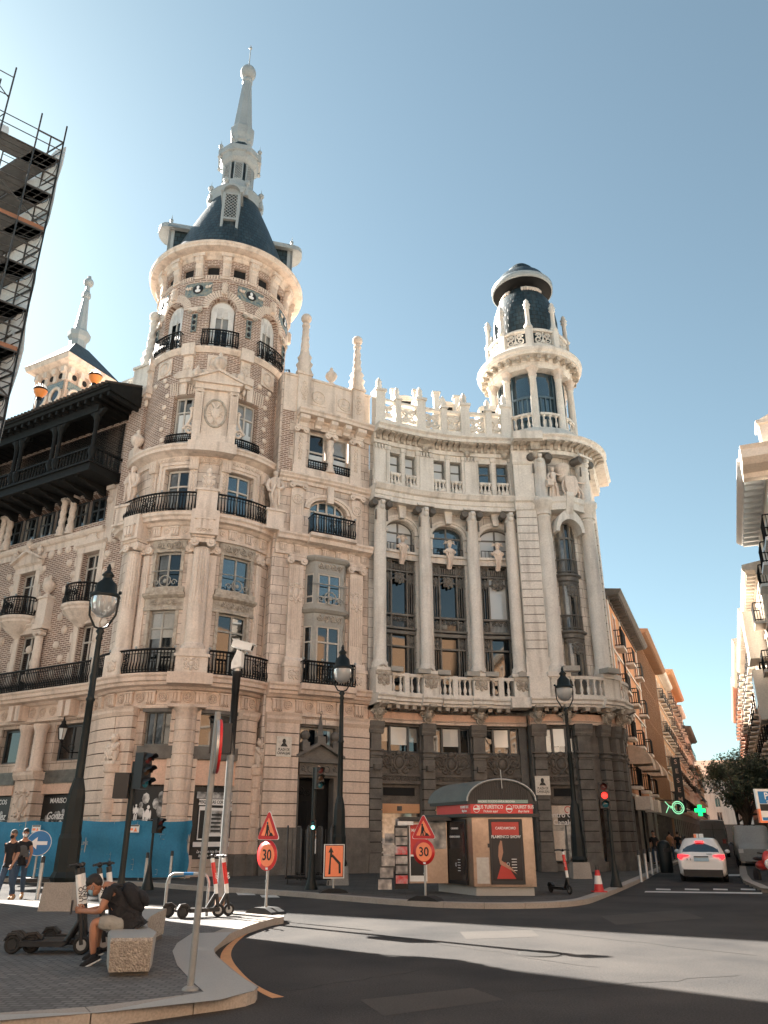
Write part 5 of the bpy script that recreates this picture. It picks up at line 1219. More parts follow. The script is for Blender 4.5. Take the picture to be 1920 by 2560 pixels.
shopm=mat('shop_interior',(.62,.58,.52),.08,c2=(.03,.03,.03),sc=1.1,var=1,fine=.5,fsc=3.5,spec=.8,ior=1.7)
def shopwin(T,a,b,kind):
    n3=(b-a)
    window(T,a+.03,b-.03,5.22,6.38,-.18,B2,dframe,glass,1,trans=0,fw=.05)
    m=MB(dframe); 
    for q in(.27,.73): m.tbox(T,a+n3*q-.05,a+n3*q+.05,5.2,6.4,-.2,-.1)
    Q_(m,'window_frame'); m=MB(blind); m.tbox(T,a+n3*.29,a+n3*.71,5.55,6.36,-.2,-.17); Q_(m,'roller_blind')
    # carved spandrel
    m=MB(darkb); m.tbox(T,a,b,3.95,5.2,-.4,-.12); f=T.fr((a+b)/2,4.75,-.1); cartouche(m,f,.95,.95,.07)
    for d in(-1,1): spiral(m,f.at(d*n3*.30,.08),.28,1.6,.055,d); spiral(m,f.at(d*n3*.40,-.05),.2,1.5,.05,-d); m.tube([f(d*.3,-.2,0),f(d*n3*.3,-.25,0),f(d*n3*.42,.1,0)],.05,5)
    m.tbox(T,a,b,4.15,4.25,-.4,-.02); m.tbox(T,a,b,3.8,3.95,-.4,.04); scrollwork(m,T.fr((a+b)/2,4.05,-.06),n3-.1,.2,.03)
    m.tbox(T,a,b,2.95,3.8,-.4,-.15)
    m.m(shadeblack); m.tbox(T,a+.25,b-.25,3.3,3.65,-.2,-.13); Q_(m,'carved_spandrel')
    window(T,a+.03,b-.03,.52,2.93,-.28,B2,dframe,shopm,1 if kind!=3 else 2,trans=.0 if kind!=3 else .0,fw=.06)
for k,(a,b) in enumerate(edges):
    shopwin(MT,a+.02,b-.02,k)
    if k<2:
        m=MB(flat('tan_shop_fascia',(.62,.33,.17),.6) if 'tan_shop_fascia' not in MATS else MATS['tan_shop_fascia']); m.tbox(MT,a+.05,b-.05,2.55,2.95,-.3,-.1); Q_(m,'shop_fascia'); em=MB(darkb); em.fbox(MT.fr((a+b)/2,2.75,-.1),-.12,.12,-.1,.1,0,.02); Q_(em,'shop_emblem')
    m=MB(dark); m.tbox(MT,a,b,.12,.5,-.4,-.05); Q_(m,'plinth')
m=MB(maskw); a,b=edges[0]; 
m.tbox(MT,a+.2,a+.8,1.1,1.5,-.5,-.29); m.tbox(MT,a+.15,a+.7,.6,.95,-.5,-.275); Q_(m,'shop_display')
m=MB(darkb)
for a,b in piers: m.tbox(MT,(a+b)/2-.17,(a+b)/2+.17,4.35,4.6,.3,.55)
Q_(m,'wall_spotlight')
shopwin(CT,co[0],co[1],3)
m=MB(dark); m.tbox(CT,co[0],co[1],.12,.45,-.4,-.02); Q_(m,'plinth')
F=CT.fr((co[0]+co[1])/2,2.3,-.2); m=MB(offw); wq=(co[1]-co[0])/2
m.fbox(F,-wq*.85,wq*.9,-.25,.6,-.06,-.04); m.fbox(F,-wq*.85,-.1,-1.75,-.5,-.06,-.045); m.fbox(F,.55,wq*.9,-1.75,-.4,-.06,-.045); sw=Q_(m,'shop_window_sign')
text(B2,'Centro Ocio\n   Canalejas',F.at(-.1,.02,.0),.32,whitet,'shop_lettering',.01); bk=MB(blackt); bk.fbox(F,-wq*.5,wq*.55,-.22,.22,-.035,-.015); bk.m(redm); ring(bk,F.at(.15,.42,-.02),.14,.14,.02); Q_(bk,'shop_sign')
plaque(CT,(cpi[0][0]+cpi[0][1])/2,3.75,.36,B2)
plaque(LS,lx(225,1930),4.4,.1,B1) if False else None
# ---- pink band, brackets, ledge
m=MB(pink); m.m(pink)
for T in(MT,CT,ST): m.tbox(T,0,T.len,6.5,7.0,-.2,.2)
m.m(creamd)
for T in(MT,CT,ST): m.tmold(T,0,T.len,[(.0,6.5),(.26,6.5),(.28,6.6),(.34,6.66),(.2,6.7)])
Q_(m,'plaster_band')
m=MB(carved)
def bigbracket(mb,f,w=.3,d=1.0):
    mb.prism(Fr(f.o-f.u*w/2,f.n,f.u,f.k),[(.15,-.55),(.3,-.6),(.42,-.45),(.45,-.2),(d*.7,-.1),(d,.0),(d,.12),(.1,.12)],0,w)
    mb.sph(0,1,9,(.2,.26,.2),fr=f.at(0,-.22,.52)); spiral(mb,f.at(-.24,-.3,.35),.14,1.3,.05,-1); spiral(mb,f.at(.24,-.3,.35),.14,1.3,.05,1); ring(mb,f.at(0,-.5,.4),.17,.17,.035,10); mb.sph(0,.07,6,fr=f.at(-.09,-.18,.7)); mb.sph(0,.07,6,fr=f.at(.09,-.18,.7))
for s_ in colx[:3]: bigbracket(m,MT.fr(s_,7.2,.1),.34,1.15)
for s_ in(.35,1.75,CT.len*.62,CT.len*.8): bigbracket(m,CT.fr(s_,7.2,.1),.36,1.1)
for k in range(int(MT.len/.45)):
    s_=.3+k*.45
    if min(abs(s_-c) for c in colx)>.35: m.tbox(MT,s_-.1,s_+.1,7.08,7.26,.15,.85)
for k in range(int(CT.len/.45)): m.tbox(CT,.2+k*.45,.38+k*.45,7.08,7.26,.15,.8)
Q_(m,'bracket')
m=MB(white)
prof=lambda o:[(.0,7.22),(.5,7.22),(o-.12,7.26),(o-.1,7.36),(o,7.4),(o,7.52),(o+.08,7.6),(o+.08,7.68),(0,7.7)]
m.tmold(MT,0.02,MT.len,prof(.85)); m.tmold(CT,0,CT.len,prof(.9)); m.tmold(ST,0,ST.len,prof(.7))
for s_ in colx[:3]: m.tmold(MT,max(0,s_-.55),s_+.55,prof(1.2))
for a,b in bays: m.tmold(MT,a+.05,b-.05,prof(1.02))
m.tmold(CT,.0,1.5,prof(1.1)); m.tmold(CT,CT.len*.62-.5,CT.len*.62+.5,prof(1.1)); m.tbox(CT,-.9,0,7.22,7.7,-.5,.9)
Q_(m,'cornice_ledge')
def balustr(T,a,b,z0,z1,off,sp=.27,w=.2,ends=True,name='balustrade',mt=None):
    m=MB(mt or white); m.tbox(T,a,b,z0,z0+.13,off-w/2,off+w/2); m.tbox(T,a,b,z1-.14,z1,off-w/2-.02,off+w/2+.03)
    n=max(1,int((b-a)/sp)); h=z1-z0-.27
    for k in range(n): baluster(m,(*T.p(a+(b-a)*(k+.5)/n,off),z0+.13),h,1.05,8)
    return Q_(m,name)
for i in range(3):
    a,b=colx[i]+.42,colx[i+1]-.42; c=(a+b)/2
    balustr(MT,a,c-.12,7.7,8.72,.78); balustr(MT,c+.12,b,7.7,8.72,.78); m=MB(white); m.tbox(MT,c-.13,c+.13,7.7,8.74,.65,.92); Q_(m,'pedestal')
for s_ in colx:
    m=MB(white); b=min(MT.len,s_+.42); m.tbox(MT,max(0,s_-.42),b,7.7,8.75,.2,1.0); m.tbox(MT,max(0,s_-.5),b,8.75,8.9,.1,1.08); m.m(carved); f=MT.fr(s_,8.4,1.0); m.fbox(f,-.42,.42,.15,.3,0,.08); cartouche(m,f.at(0,-.02,.02),.6,.5,.05); m.tube([f(-.2,.55,-.1),f(0,.62,.0),f(.2,.55,-.1)],.05,5); Q_(m,'pedestal')
ac=MB(gframe)  # rectangular spotlights on the balustrade
for i in range(3):
    for q in(bays[i][0]+.1,bays[i][1]-.1):
        f=MT.fr(q,8.85,.85); ac.fbox(f,-.32,.32,-.1,.12,-.25,.3); ac.bar(f(0,-.2,0),f(0,0,0),.03)
for s_ in(2.0,3.6): f=CT.fr(s_,9.0,.95); ac.fbox(f,-.4,.4,-.1,.14,-.3,.3)
Q_(ac,'floodlight')
# ---- main storeys wall with tall bronze windows and arched heads
ops=[]
for a,b in bays: ops+=[(a,b,8.0,14.75,0),(a+.05,b-.05,15.2,16.3,.62)]
w=MB(whitew); w.twall(MT,0,MT.len,7.6,21.8,0,ops+[],.55)
attic=[]
Q_(w,'wall')
def bronzebay(T,a,b,z0,z1,parent=B2,bow=.0):
    """cast metal bay of two storeys, slightly proud of the wall"""
    c=(a+b)/2; W=b-a; m=MB(bronze); zm=z0+(z1-z0)*.44
    def V(q,za,zb,w_=.07,d=.1): m.tbox(T,q-w_/2,q+w_/2,za,zb,-.3,-.3+d)
    for q in(a+.05,b-.05,a+W*.24,b-W*.24): V(q,z0,z1,.08,.16)
    for q in(a+W*.1,a+W*.17,b-W*.1,b-W*.17): m.tube([(*T.p(q,-.2),z0),(*T.p(q,-.2),zm-1),(*T.p(q,-.2),zm)],.028,6); m.tube([(*T.p(q,-.2),zm+1.0),(*T.p(q,-.2),z1-1)],.028,6)
    for z,h,d in((zm-.1,.16,.3),(zm+.12,.1,.38),(zm+.85,.1,.22),(z1-.06,.08,.2),(z1-.62,.08,.22),(zm-.75,.08,.2),(z0,.1,.2)): m.tbox(T,a,b,z,z+h,-.32,-.32+d)
    for q in(a+W*.14,b-W*.14):
        for z in(zm+.5,zm-.42,z1-.3,z1-.95): cartouche(m,T.fr(q,z,-.17),W*.22,.5,.028)
    for k in range(12): q=a+W*.27+W*.46*(k+.5)/12; m.bar((*T.p(q,-.2),zm+.22),(*T.p(q,-.2),zm+.85),.014)
    scrollwork(m,T.fr(c,zm+.7,-.18),W*.48,.26,.022)
    for k in range(11): q=a+W*.2+W*.6*(k+.5)/11; m.tbox(T,q-.03,q+.03,z1-.5,z1-.2,-.22,-.1,1)
    cartouche(m,T.fr(c,z1-.95,-.12),W*.3,.5,.05); m.tube([(*T.p(c-W*.25+W*.5*k/8,-.15),z1-1.05+.16*sin(PI*k/8)) for k in range(9)],.05,5)
    o=P_(m,'bronze_window',parent)
    rn=random.Random(int(a*10))
    for (q0,q1) in((a+.08,a+W*.24),(a+W*.26,b-W*.26),(b-W*.24,b-.08)):
        for za,zb in((z0,zm-.1),(zm+.2,z1-.6)):
            g=MB(blind if (q1-q0>W*.3 and za>z0 and rn.random()<.85) else glass); t=rn.uniform(-.01,.01)
            g.face([(*T.p(q0,-.3+t),za),(*T.p(q1,-.3-t),za),(*T.p(q1,-.3-t),zb),(*T.p(q0,-.3+t),zb)]); g.build('pane',o)
for a,b in bays: bronzebay(MT,a,b,8.0,14.75)
for i,(a,b) in enumerate(bays):
    o=ops[2*i+1]; window(MT,o[0],o[1],o[2],o[3],-.3,B2,bronze,blind if i in(0,2) else glassb,2,trans=0,arch=.6,fw=.08)
    c=(a+b)/2; m=MB(white)
    for k,(r0,r1,t_) in enumerate(((1.0,1.16,.08),(1.2,1.32,.14))):
        N=16; A=[(-cos(PI*j/N),sin(PI*j/N)) for j in range(N+1)]; w0=(b-a)/2-.02
        for (x0,y0),(x1,y1) in zip(A,A[1:]):
            P4=[(x0*w0*r0,y0*.64*r0),(x1*w0*r0,y1*.64*r0),(x1*w0*r1,y1*(.64*r1+.05)),(x0*w0*r1,y0*(.64*r1+.05))]
            Pq=[(*MT.p(c+x,t_),16.3+z) for x,z in P4]; Pb=[(*MT.p(c+x,0),16.3+z) for x,z in P4]; m.face(Pq)
            for u_ in range(4): m.face([Pq[u_],Pb[u_],Pb[(u_+1)%4],Pq[(u_+1)%4]])
    f=MT.fr(c,17.3,.1); m.prism(f,[(-.14,-.35),(.14,-.35),(.24,.42),(-.24,.42)],0,.25); m.fbox(f,-.28,.28,.42,.55,0,.32)
    m.tbox(MT,a-.15,b+.15,14.75,15.2,-.3,.1); m.tbox(MT,a-.25,b+.25,15.05,15.18,-.3,.22)
    for d in(a-.08,b+.08): m.tbox(MT,d-.16,d+.16,16.1,16.3,0,.22); m.tbox(MT,d-.12,d+.12,15.2,16.1,0,.08); m.fbox(MT.fr(d,15.75,.08),-.08,.08,-.3,.3,0,.12)
    for d in(a-.09,b+.09): m.tbox(MT,d-.08,d+.08,8.0,14.75,0,.05)
    Q_(m,'window_surround')
    # winged-helmet bust
    m=MB(cream); f=MT.fr(c,15.2,.3); BS0=len(m.v)
    m.prism(Fr(f.o-f.u*.14,f.n,f.u,f.k),[(-.3,-.9),(-.12,-.95),(.05,-.6),(.2,-.2),(.28,.05),(-.3,.05)],0,.28)
    m.sph(0,1,12,(.34,.26,.2),fr=f.at(0,.22,.02)); m.lathe(f(0,.3,.02),[(.12,0),(.1,.25)],10); m.sph(0,1,12,(.155,.21,.18),fr=f.at(0,.68,.06)); m.sph(0,1,10,(.2,.15,.2),fr=f.at(0,.85,.03)); m.lathe(f(0,.86,.03),[(.24,0),(.24,.03)],14); m.sph(0,1,6,(.03,.05,.05),fr=f.at(0,.64,.24))
    for d in(-1,1): 
        for k in range(3): m.tube([f(d*.14,.84,0),f(d*(.32+.05*k),.98-.12*k,-.02)],[.06,.025],5)
        m.sph(0,1,8,(.15,.12,.12),fr=f.at(d*.32,.2,0)); m.tube([f(d*.25,.1,.12),f(d*.14,-.35,.2),f(d*.1,-.8,.08)],[.06,.05,.03],6)
    m.tube([f(-.3,.3,.12),f(0,.02,.26),f(.3,.3,.12)],.04,6); o0=Vector(f.o); m.v=[tuple(o0+(Vector(v)-o0)*.8) for v in m.v]; Q_(m,'helmeted_bust',f'stone bust in a winged helmet, number {i+1} from the left' if False else None)
    ir=MB(iron)
    for k in range(9): ir.bar((*MT.p(a+.1+(b-a-.2)*k/8,.05),15.2),(*MT.p(a+.1+(b-a-.2)*k/8,.05),15.6),.015)
    ir.tube([(*MT.p(a+.1+(b-a-.2)*k/6,.05),15.6) for k in range(7)],.02,4); Q_(ir,'window_guard')
# giant columns with dark volute capitals
def giant(T,s_,off,r,z0,z1,cap=True):
    P=(*T.p(s_,off),0); m=MB(white); h=z1-z0
    m.lathe(P,[(r*1.3,z0),(r*1.3,z0+.12),(r*1.18,z0+.2),(r*1.22,z0+.3),(r*1.05,z0+.36),(r,z0+.42),(r,z0+h*.7),(r*1.0,z0+h*.7+.02),(r*.9,z1-.75),(r*.97,z1-.72),(r*.97,z1-.64),(r*.86,z1-.6),(r*.86,z1-.2)],28)
    o=Q_(m,'giant_column'); 
    if cap: capital(T,s_,off,r,z1,o)
    return o
def capital(T,s_,off,r,z1,o):
    c=MB(darkb); f=T.fr(s_,z1-.5,off)
    for d in(-1,1):
        ax=Fr((0,0,0),f.u,-f.k,f.n)
        c.lathe(f(d*r*1.3,.16,-r*.7),[(r*.5,0),(r*.62,.12),(r*.5,r*.6),(r*.64,r*1.5),(r*.5,r*1.7)],14,ax=ax); c.tube([f(d*r*1.0,-.2,r*.6),f(d*r*1.02,-.75,r*.55)],[.035,.055],6)
    c.m(MATS['pale_stone']); c.fbox(f,-r*1.5,r*1.5,.4,.52,-r,r*1.1); c.tube([f(-.1,.2,r),f(.1,.2,r)],.14,8); c.sph(0,1,8,(.17,.16,.14),fr=f.at(0,-.05,r*.9)); ring(c,Fr(f.o,f.u,f.k,f.n).at(0,0,0),r*.5,.1,.03,8); c.build('capital',o)
for s_ in colx: giant(MT,s_,.55,.315,8.9,17.7)
# entablature
m=MB(white); pf=[(.0,17.62),(.72,17.62),(.72,17.86),(.78,17.9),(.78,18.12),(.9,18.18),(.98,18.34),(1.02,18.4),(1.02,18.46),(0,18.5)]
m.tmold(MT,0,MT.len,pf); Q_(m,'entablature')
# attic storey
m=MB(white); aw=[]
for i in range(3):
    a,b=bays[i]; c=(a+b)/2; W=(b-a)*.36
    for d in(-1,1): aw.append((c+d*(b-a)*.27-W/2,c+d*(b-a)*.27+W/2))
w=MB(whitew); w.twall(MT,0,MT.len,18.45,21.9,.42,[(a,b,18.7,20.6,0) for a,b in aw],.4); Q_(w,'wall')
for j,(a,b) in enumerate(aw):
    window(MT,a+.02,b-.02,19.1,20.58,.2,B2,bronze,blind if j<4 else glassb,1,trans=.62,fw=.06)
    m=MB(white); m.tbox(MT,a,b,18.62,18.74,.3,.5); m.tbox(MT,a-.01,b+.01,19.3,19.42,.28,.52)
    for k in range(3): baluster(m,(*MT.p(a+(b-a)*(k+.5)/3,.42),18.74),.56,1.1,8)
    m.fbox(MT.fr((a+b)/2,18.6,.55),-.2,.2,-.04,.1,0,.3); Q_(m,'balustrade')
m=MB(white)
for s_ in [colx[0]]+[ (bays[0][1]+bays[1][0])/2,(bays[1][1]+bays[2][0])/2]:
    q=max(.36,s_); m.tbox(MT,q-.33,q+.33,18.5,20.7,.4,.56); m.tbox(MT,q-.38,q+.38,18.5,18.75,.4,.62)
    for k in range(4): m.tube([MT.fr(q-.27+.18*k,20.85,.6).o,MT.fr(q-.27+.18*k,20.6,.62).o],[.07,.04],5)
    m.tbox(MT,q-.38,q+.38,20.92,21.0,.4,.66)
for i in range(3):
    for d in(aw[2*i][0]-.14,(aw[2*i][1]+aw[2*i+1][0])/2,aw[2*i+1][1]+.14):
        m.tbox(MT,d-.11,d+.11,18.5,20.68,.4,.5); m.tbox(MT,d-.15,d+.15,20.68,20.92,.4,.54)
Q_(m,'pilaster')
def topcornice(m,T,a,b,base=.42):
    m.tmold(T,a,b,[(base-.3,20.95),(base+.12,20.95),(base+.14,21.15),(base+.2,21.2),(base+.2,21.5),(base+.75,21.52),(base+.78,21.68),(base+.9,21.78),(base+.9,21.86),(0,21.94)])
m=MB(white); topcornice(m,MT,0,MT.len); topcornice(m,CT,-.02,CT.len,.25); topcornice(m,ST,0,ST.len,.2); m.tbox(CT,-.95,0,20.95,21.9,-.8,1.1,1) if False else None
m.tbox(CT,0,1.62,21.45,21.9,0,1.3); Q_(m,'cornice')
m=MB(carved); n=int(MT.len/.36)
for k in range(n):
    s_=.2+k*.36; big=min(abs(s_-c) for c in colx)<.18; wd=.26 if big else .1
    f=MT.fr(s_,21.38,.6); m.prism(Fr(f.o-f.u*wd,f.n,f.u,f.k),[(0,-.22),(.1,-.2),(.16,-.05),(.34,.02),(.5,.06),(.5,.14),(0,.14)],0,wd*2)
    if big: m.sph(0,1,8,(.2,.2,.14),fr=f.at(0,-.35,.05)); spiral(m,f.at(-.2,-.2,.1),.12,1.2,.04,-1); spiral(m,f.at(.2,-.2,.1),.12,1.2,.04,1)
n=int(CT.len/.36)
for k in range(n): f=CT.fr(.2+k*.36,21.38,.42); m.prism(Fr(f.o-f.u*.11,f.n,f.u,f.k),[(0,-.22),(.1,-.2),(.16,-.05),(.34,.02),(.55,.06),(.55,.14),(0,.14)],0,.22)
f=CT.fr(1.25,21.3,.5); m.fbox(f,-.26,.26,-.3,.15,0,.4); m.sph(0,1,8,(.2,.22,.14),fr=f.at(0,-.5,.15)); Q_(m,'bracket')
# parapet with scroll panels
pposts=[.3,mx(991,1000,.5),mx(1048,1000,.5),mx(1106,1000,.5),mx(1158,1000,.5),mx(1216,1000,.5),MT.len-.15]
pa=MB(white); pa.tbox(MT,0,MT.len,21.86,22.35,.25,.75)
pa.tbox(MT,.0,pposts[-1],23.6,23.72,.35,.65); Q_(pa,'parapet')
for i,q in enumerate(pposts):
    big=i%2==0; m=MB(white); h=.27 if big else .16
    m.tbox(MT,max(0,q-h),q+h,21.9,24.05 if big else 23.75,.2,.78); m.tbox(MT,max(0,q-h-.08),q+h+.08,24.05 if big else 23.75,24.2 if big else 23.85,.12,.86)
    f=MT.fr(q,24.2 if big else 23.85,.5); m.lathe(f.o,[(.2,0),(.2,.1),(.13,.15),(.17,.35),(.13,.45),(.16,.55),(.1,.7),(.05,.8),(.001,.85)],8,rad=lambda a,z:1+.12*cos(a*4)); Q_(m,'parapet_post')
for a,b in zip(pposts,pposts[1:]):
    m=MB(carved); m.m(white); f=MT.fr((a+b)/2,22.95,.5); hw_=(b-a)/2-.25
    for d in(-1,1): spiral(m,f.at(d*hw_*.45,.22),hw_*.42,1.6,.075,d,seg=6); spiral(m,f.at(-d*hw_*.4,-.18),hw_*.52,1.5,.085,d,seg=6,a0=PI)
    m.tube([f(-hw_,-.5),f(-hw_*.3,-.1),f(0,.3),f(hw_,.5)],.07,6); Q_(m,'parapet_scroll')
# objects behind the parapet: dormer vents and chimney stubs
for xx,yy,hh in((1010,985,.9),(1112,1000,.7),(1218,1010,1.2)):
    p=atY(xx,yy+18,39.9); m=MB(offw); f=Fr((p.x,p.y,p.z-.6),(1,.1,0)); m.fbox(f,-.55,.55,-1.5,.55,-.8,.3); m.prism(f,[(.6*cos(PI*k/8),.55+.25*sin(PI*k/8)) for k in range(9)],-.85,.35); m.m(shadeblack); m.fbox(f,-.4,.4,.15,.42,.28,.31); Q_(m,'roof_vent')
for xx,yy in((985,983),(1040,985),(1090,990),(1141,1000)):
    p=atY(xx,yy,39.3); m=MB(white); f=Fr((p.x,p.y,p.z),(1,.1,0)); m.fbox(f,-.16,.16,-2,.1,-.16,.16); m.fbox(f,-.24,.24,.1,.2,-.24,.24); Q_(m,'roof_post')
# ---- corner: quoined pier, two tall columns, bowed bronze window, sculpture
qa,qb=cx2(1302,1438,.3),cx2(1354,1438,.3); qa=.04
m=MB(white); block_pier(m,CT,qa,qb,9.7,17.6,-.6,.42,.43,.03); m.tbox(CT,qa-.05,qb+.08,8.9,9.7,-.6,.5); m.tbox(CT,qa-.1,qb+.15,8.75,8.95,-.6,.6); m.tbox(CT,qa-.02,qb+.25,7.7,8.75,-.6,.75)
m.tmold(CT,qa-.05,qb+.1,[(-.5,17.6),(.46,17.6),(.5,17.75),(.5,18.0),(.62,18.08),(.66,18.3),(-.5,18.34)]); m.tbox(CT,qa,qb,18.3,20.3,-.6,.4); m.tmold(CT,qa-.04,qb+.06,[(-.5,20.3),(.44,20.3),(.5,20.42),(.5,20.52),(.56,20.7),(.56,20.95),(-.5,20.98)])
m.m(shadeblack); m.m(white); m.tbox(CT,-.02,.03,7.7,21.5,-.9,-.02); Q_(m,'quoined_pier')
sA=cx2(1372,1438,.35); sB=cx2(1484,1438,.35); wA,wB=cx2(1395,1438),cx2(1450,1438)
sB=min(sB,CT.len-.9)
0 and print('corner s',qa,qb,sA,wA,wB,sB,CT.len)
w=MB(whitew); w.twall(CT,0,CT.len,7.6,21.4,-.15,[(wA+.0,wB-.0,7.9,16.3,.7)],.9); w.m(cream); w.tbox(ST,0,ST.len,6.5,21.4,-.5,0); w.m(shadeblack); Q_(w,'wall')
m=MB(white); block_pier(m,CT,CT.len-.75,CT.len-.1,9.3,17.6,-.3,.2,.43,.03); Q_(m,'quoined_pier')
for s_ in(sA,sB):
    giant(CT,s_,.3,.385,8.95,17.85,cap=False)
    P=(*CT.p(s_,.3),0); m=MB(white); m.lathe(P,[(.42,17.3),(.42,17.6),(.52,17.66),(.52,17.9),(.6,17.98),(.62,18.2),(.36,18.26),(.36,20.0),(.40,20.05),(.36,20.1),(.34,20.6)],24); o=Q_(m,'column'); capital(CT,s_,.3,.37,21.0,o)
    m=MB(white); m.tbox(CT,s_-.55,s_+.55,8.7,8.95,-.2,.85); m.tbox(CT,s_-.48,s_+.48,7.7,8.7,-.2,.75); Q_(m,'pedestal')
balustr(CT,sA+.5,sB-.5,7.7,8.72,.7); balustr(CT,sB+.5,CT.len-.05,7.7,8.72,.7)
# bowed window
wc=(wA+wB)/2; rw=(wB-wA)/2; f=CT.fr(wc,0,-.6)
WT=Track([tuple(f(-rw*cos(PI*i/14)*.98,0,.62*sin(PI*i/14)).xy) for i in range(15)],.15)
m=MB(bronze); 
for z in(11.0,14.0):
    m.tmold(WT,0,WT.len,[(-.1,z-.45),(.02,z-.45),(.02,z-.25),(.1,z-.2),(.1,z),(.22,z+.06),(.22,z+.14),(.05,z+.2),(-.1,z+.2)]); 
    for k in range(22): q=WT.len*(k+.5)/22; m.bar((*WT.p(q,.08),z+.2),(*WT.p(q,.08),z+.95),.016); m.tbox(WT,q-.03,q+.03,z-.42,z-.28,.02,.07,1)
    m.tube([(*WT.p(WT.len*k/14,.08),z+.95) for k in range(15)],.035,5); m.tube([(*WT.p(WT.len*k/14,.08),z+.3) for k in range(15)],.03,5)
    cartouche(m,WT.fr(WT.len/2,z-.75,.05),.5,.55,.05)
for k in range(8): q=WT.len*(k+.0)/7; q=min(max(q,.05),WT.len-.05); m.tbox(WT,q-.045,q+.045,8.0,16.9,-.08,.04,1)
m.tbox(WT,0,WT.len,16.1,16.2,-.1,.05); m.tmold(WT,0,WT.len,[(-.1,8.0),(.08,8.0),(.08,8.7),(-.1,8.7)]); o=Q_(m,'bowed_bronze_window')
cu=mat('curtain_behind_glass',(.40,.35,.27),.15,c2=(.06,.06,.055),sc=1.1,var=1,spec=.8,ior=1.8)
for k in range(7):
    g=MB(cu if k in(1,2,4,5) else glass); g.tbox(WT,WT.len*k/7,WT.len*(k+1)/7,8.6,16.95,-.09,-.03,1); g.build('pane',o)
# arch over the window and sculpture group
m=MB(white); f=CT.fr(wc,16.3,.0); N=14
for k in range(N):
    a0_,a1_=PI*k/N,PI*(k+1)/N
    P4=[(-cos(a0_)*rw*1.0,sin(a0_)*.72),(-cos(a1_)*rw,sin(a1_)*.72),(-cos(a1_)*rw*1.28,sin(a1_)*1.25),(-cos(a0_)*rw*1.28,sin(a0_)*1.25)]
    m.prism(f,P4,-.3,.62,cap=True)
ff=CT.fr(wc,0,.0); m.tmold(Track([CT.p(sA+.35,.55),CT.p(wc,.8),CT.p(sB-.35,.55)]),0,1.0*Track([CT.p(sA+.35,.55),CT.p(wc,.8),CT.p(sB-.35,.55)]).len,[(-1,17.55),(0,17.55),(.03,17.9),(.1,18.0),(.12,18.25),(-1,18.3)])
f=CT.fr(wc,18.3,.45); m.prism(Fr(f.o-f.u*.2,f.n,f.u,f.k),[(0,-1.0),(.15,-1.05),(.35,-.6),(.5,-.1),(.5,.15),(0,.15)],0,.4); Q_(m,'arch')
m=MB(cream); f=CT.fr(wc,18.3,.35)
# standing figure left
def fig(mb,f,h,lean=0,seat=False):
    s=h/1.75; G=lambda x,y,z=0:f(x*s,y*s,z*s)
    mb.tube([G(-.08,0,.05),G(-.1,.45,.09 if not seat else .3),G(-.07,.9,0)],[.055*s,.08*s,.1*s],8); mb.tube([G(.12,0,.1),G(.13,.45,.15 if not seat else .34),G(.07,.9,0)],[.055*s,.08*s,.1*s],8)
    mb.tube([G(0,.85,0),G(lean*.3,1.15,0),G(lean*.6,1.42,0),G(lean*.7,1.52,0)],[.16*s,.14*s,.19*s,.07*s],10); mb.sph(0,1,9,(.1*s,.13*s,.11*s),fr=f.at(lean*.8*s,1.66*s,.02*s)); mb.sph(0,1,8,(.13*s,.07*s,.13*s),fr=f.at(lean*.8*s,1.74*s,0))
    mb.tube([G(lean*.6-.2,1.42,0),G(-.36,1.15,.1),G(-.3,.95,.25)],[.06*s,.05*s,.04*s],7); mb.tube([G(lean*.6+.2,1.42,0),G(.4,1.35,.05),G(.55,1.45,.1)],[.06*s,.05*s,.04*s],7)
fig(m,f.at(-.62,0,0),1.75); fig(m,f.at(.78,-.15,.05),1.45,-.35,True)
for k in range(5): m.tube([f(-.75+.08*k,.9,-.05),f(-.9+.14*k,.0,.05)],.06,6)
m.lathe(f(.02,1.05,-.15),[(.12,0),(.3,.1),(.26,.25),(.34,.55),(.42,.75),(.42,.95),(.3,1.0)],12); 
m.prism(f.at(.12,.55,.35),[(-.34,.55),(.3,.6),(.42,.25),(.3,-.45),(.05,-.62),(-.2,-.45),(-.3,-.1)],0,.2); ring(m,f.at(.08,.5,.45),.42,.58,.05,16)
m.fbox(f,-1.15,-.8,.55,.9,.1,.4); Q_(m,'sculpture_group',"stone figures holding a shield above the bowed window")
sf=MB(shadeblack); sf.m(MATS['salmon_plaster']); Q_(sf,'x') if False else None
# ---- corner lantern
X=(C2[0],C2[1],0)
m=MB(white); m.lathe(X,[(3.35,21.8),(3.35,22.1),(2.95,22.15),(2.95,22.55),(2.75,22.6),(2.7,23.2),(2.2,23.25)],48); Q_(m,'lantern_base')
m=MB(glassb); m.lathe(X,[(1.95,23.2),(1.95,27.3)],48,sm=False); o=Q_(m,'lantern_glazing'); fm=MB(flat('blue_grey_frame',(.10,.15,.18),.4))
alphas=[12.4-20+40*k for k in range(-4,5)]
LT=Track(arc(C2,1.98,12.4-180,12.4+180,72),.3)
for k in range(9):
    a=12.4+40*k-160; q=LT.len*(a+180-12.4)/360
    if not .9<q<LT.len-.9: continue
    for d in(-.6,-.3,0,.3,.6): fm.tbox(LT,q+d-.035,q+d+.035,23.3,25.6 if abs(d)<.5 else 27.2,-.02,.05,1)
    fm.tbox(LT,q-.62,q+.62,25.55,25.68,-.02,.06)
fm.build('glazing_bars',o)
m=MB(maskw); m.tbox(LT,LT.len/2-.25,LT.len/2-.05,23.5,24.1,.02,.03,1); m.tbox(LT,LT.len/2+.08,LT.len/2+.28,23.5,24.1,.02,.03,1); Q_(m,'window_notice')
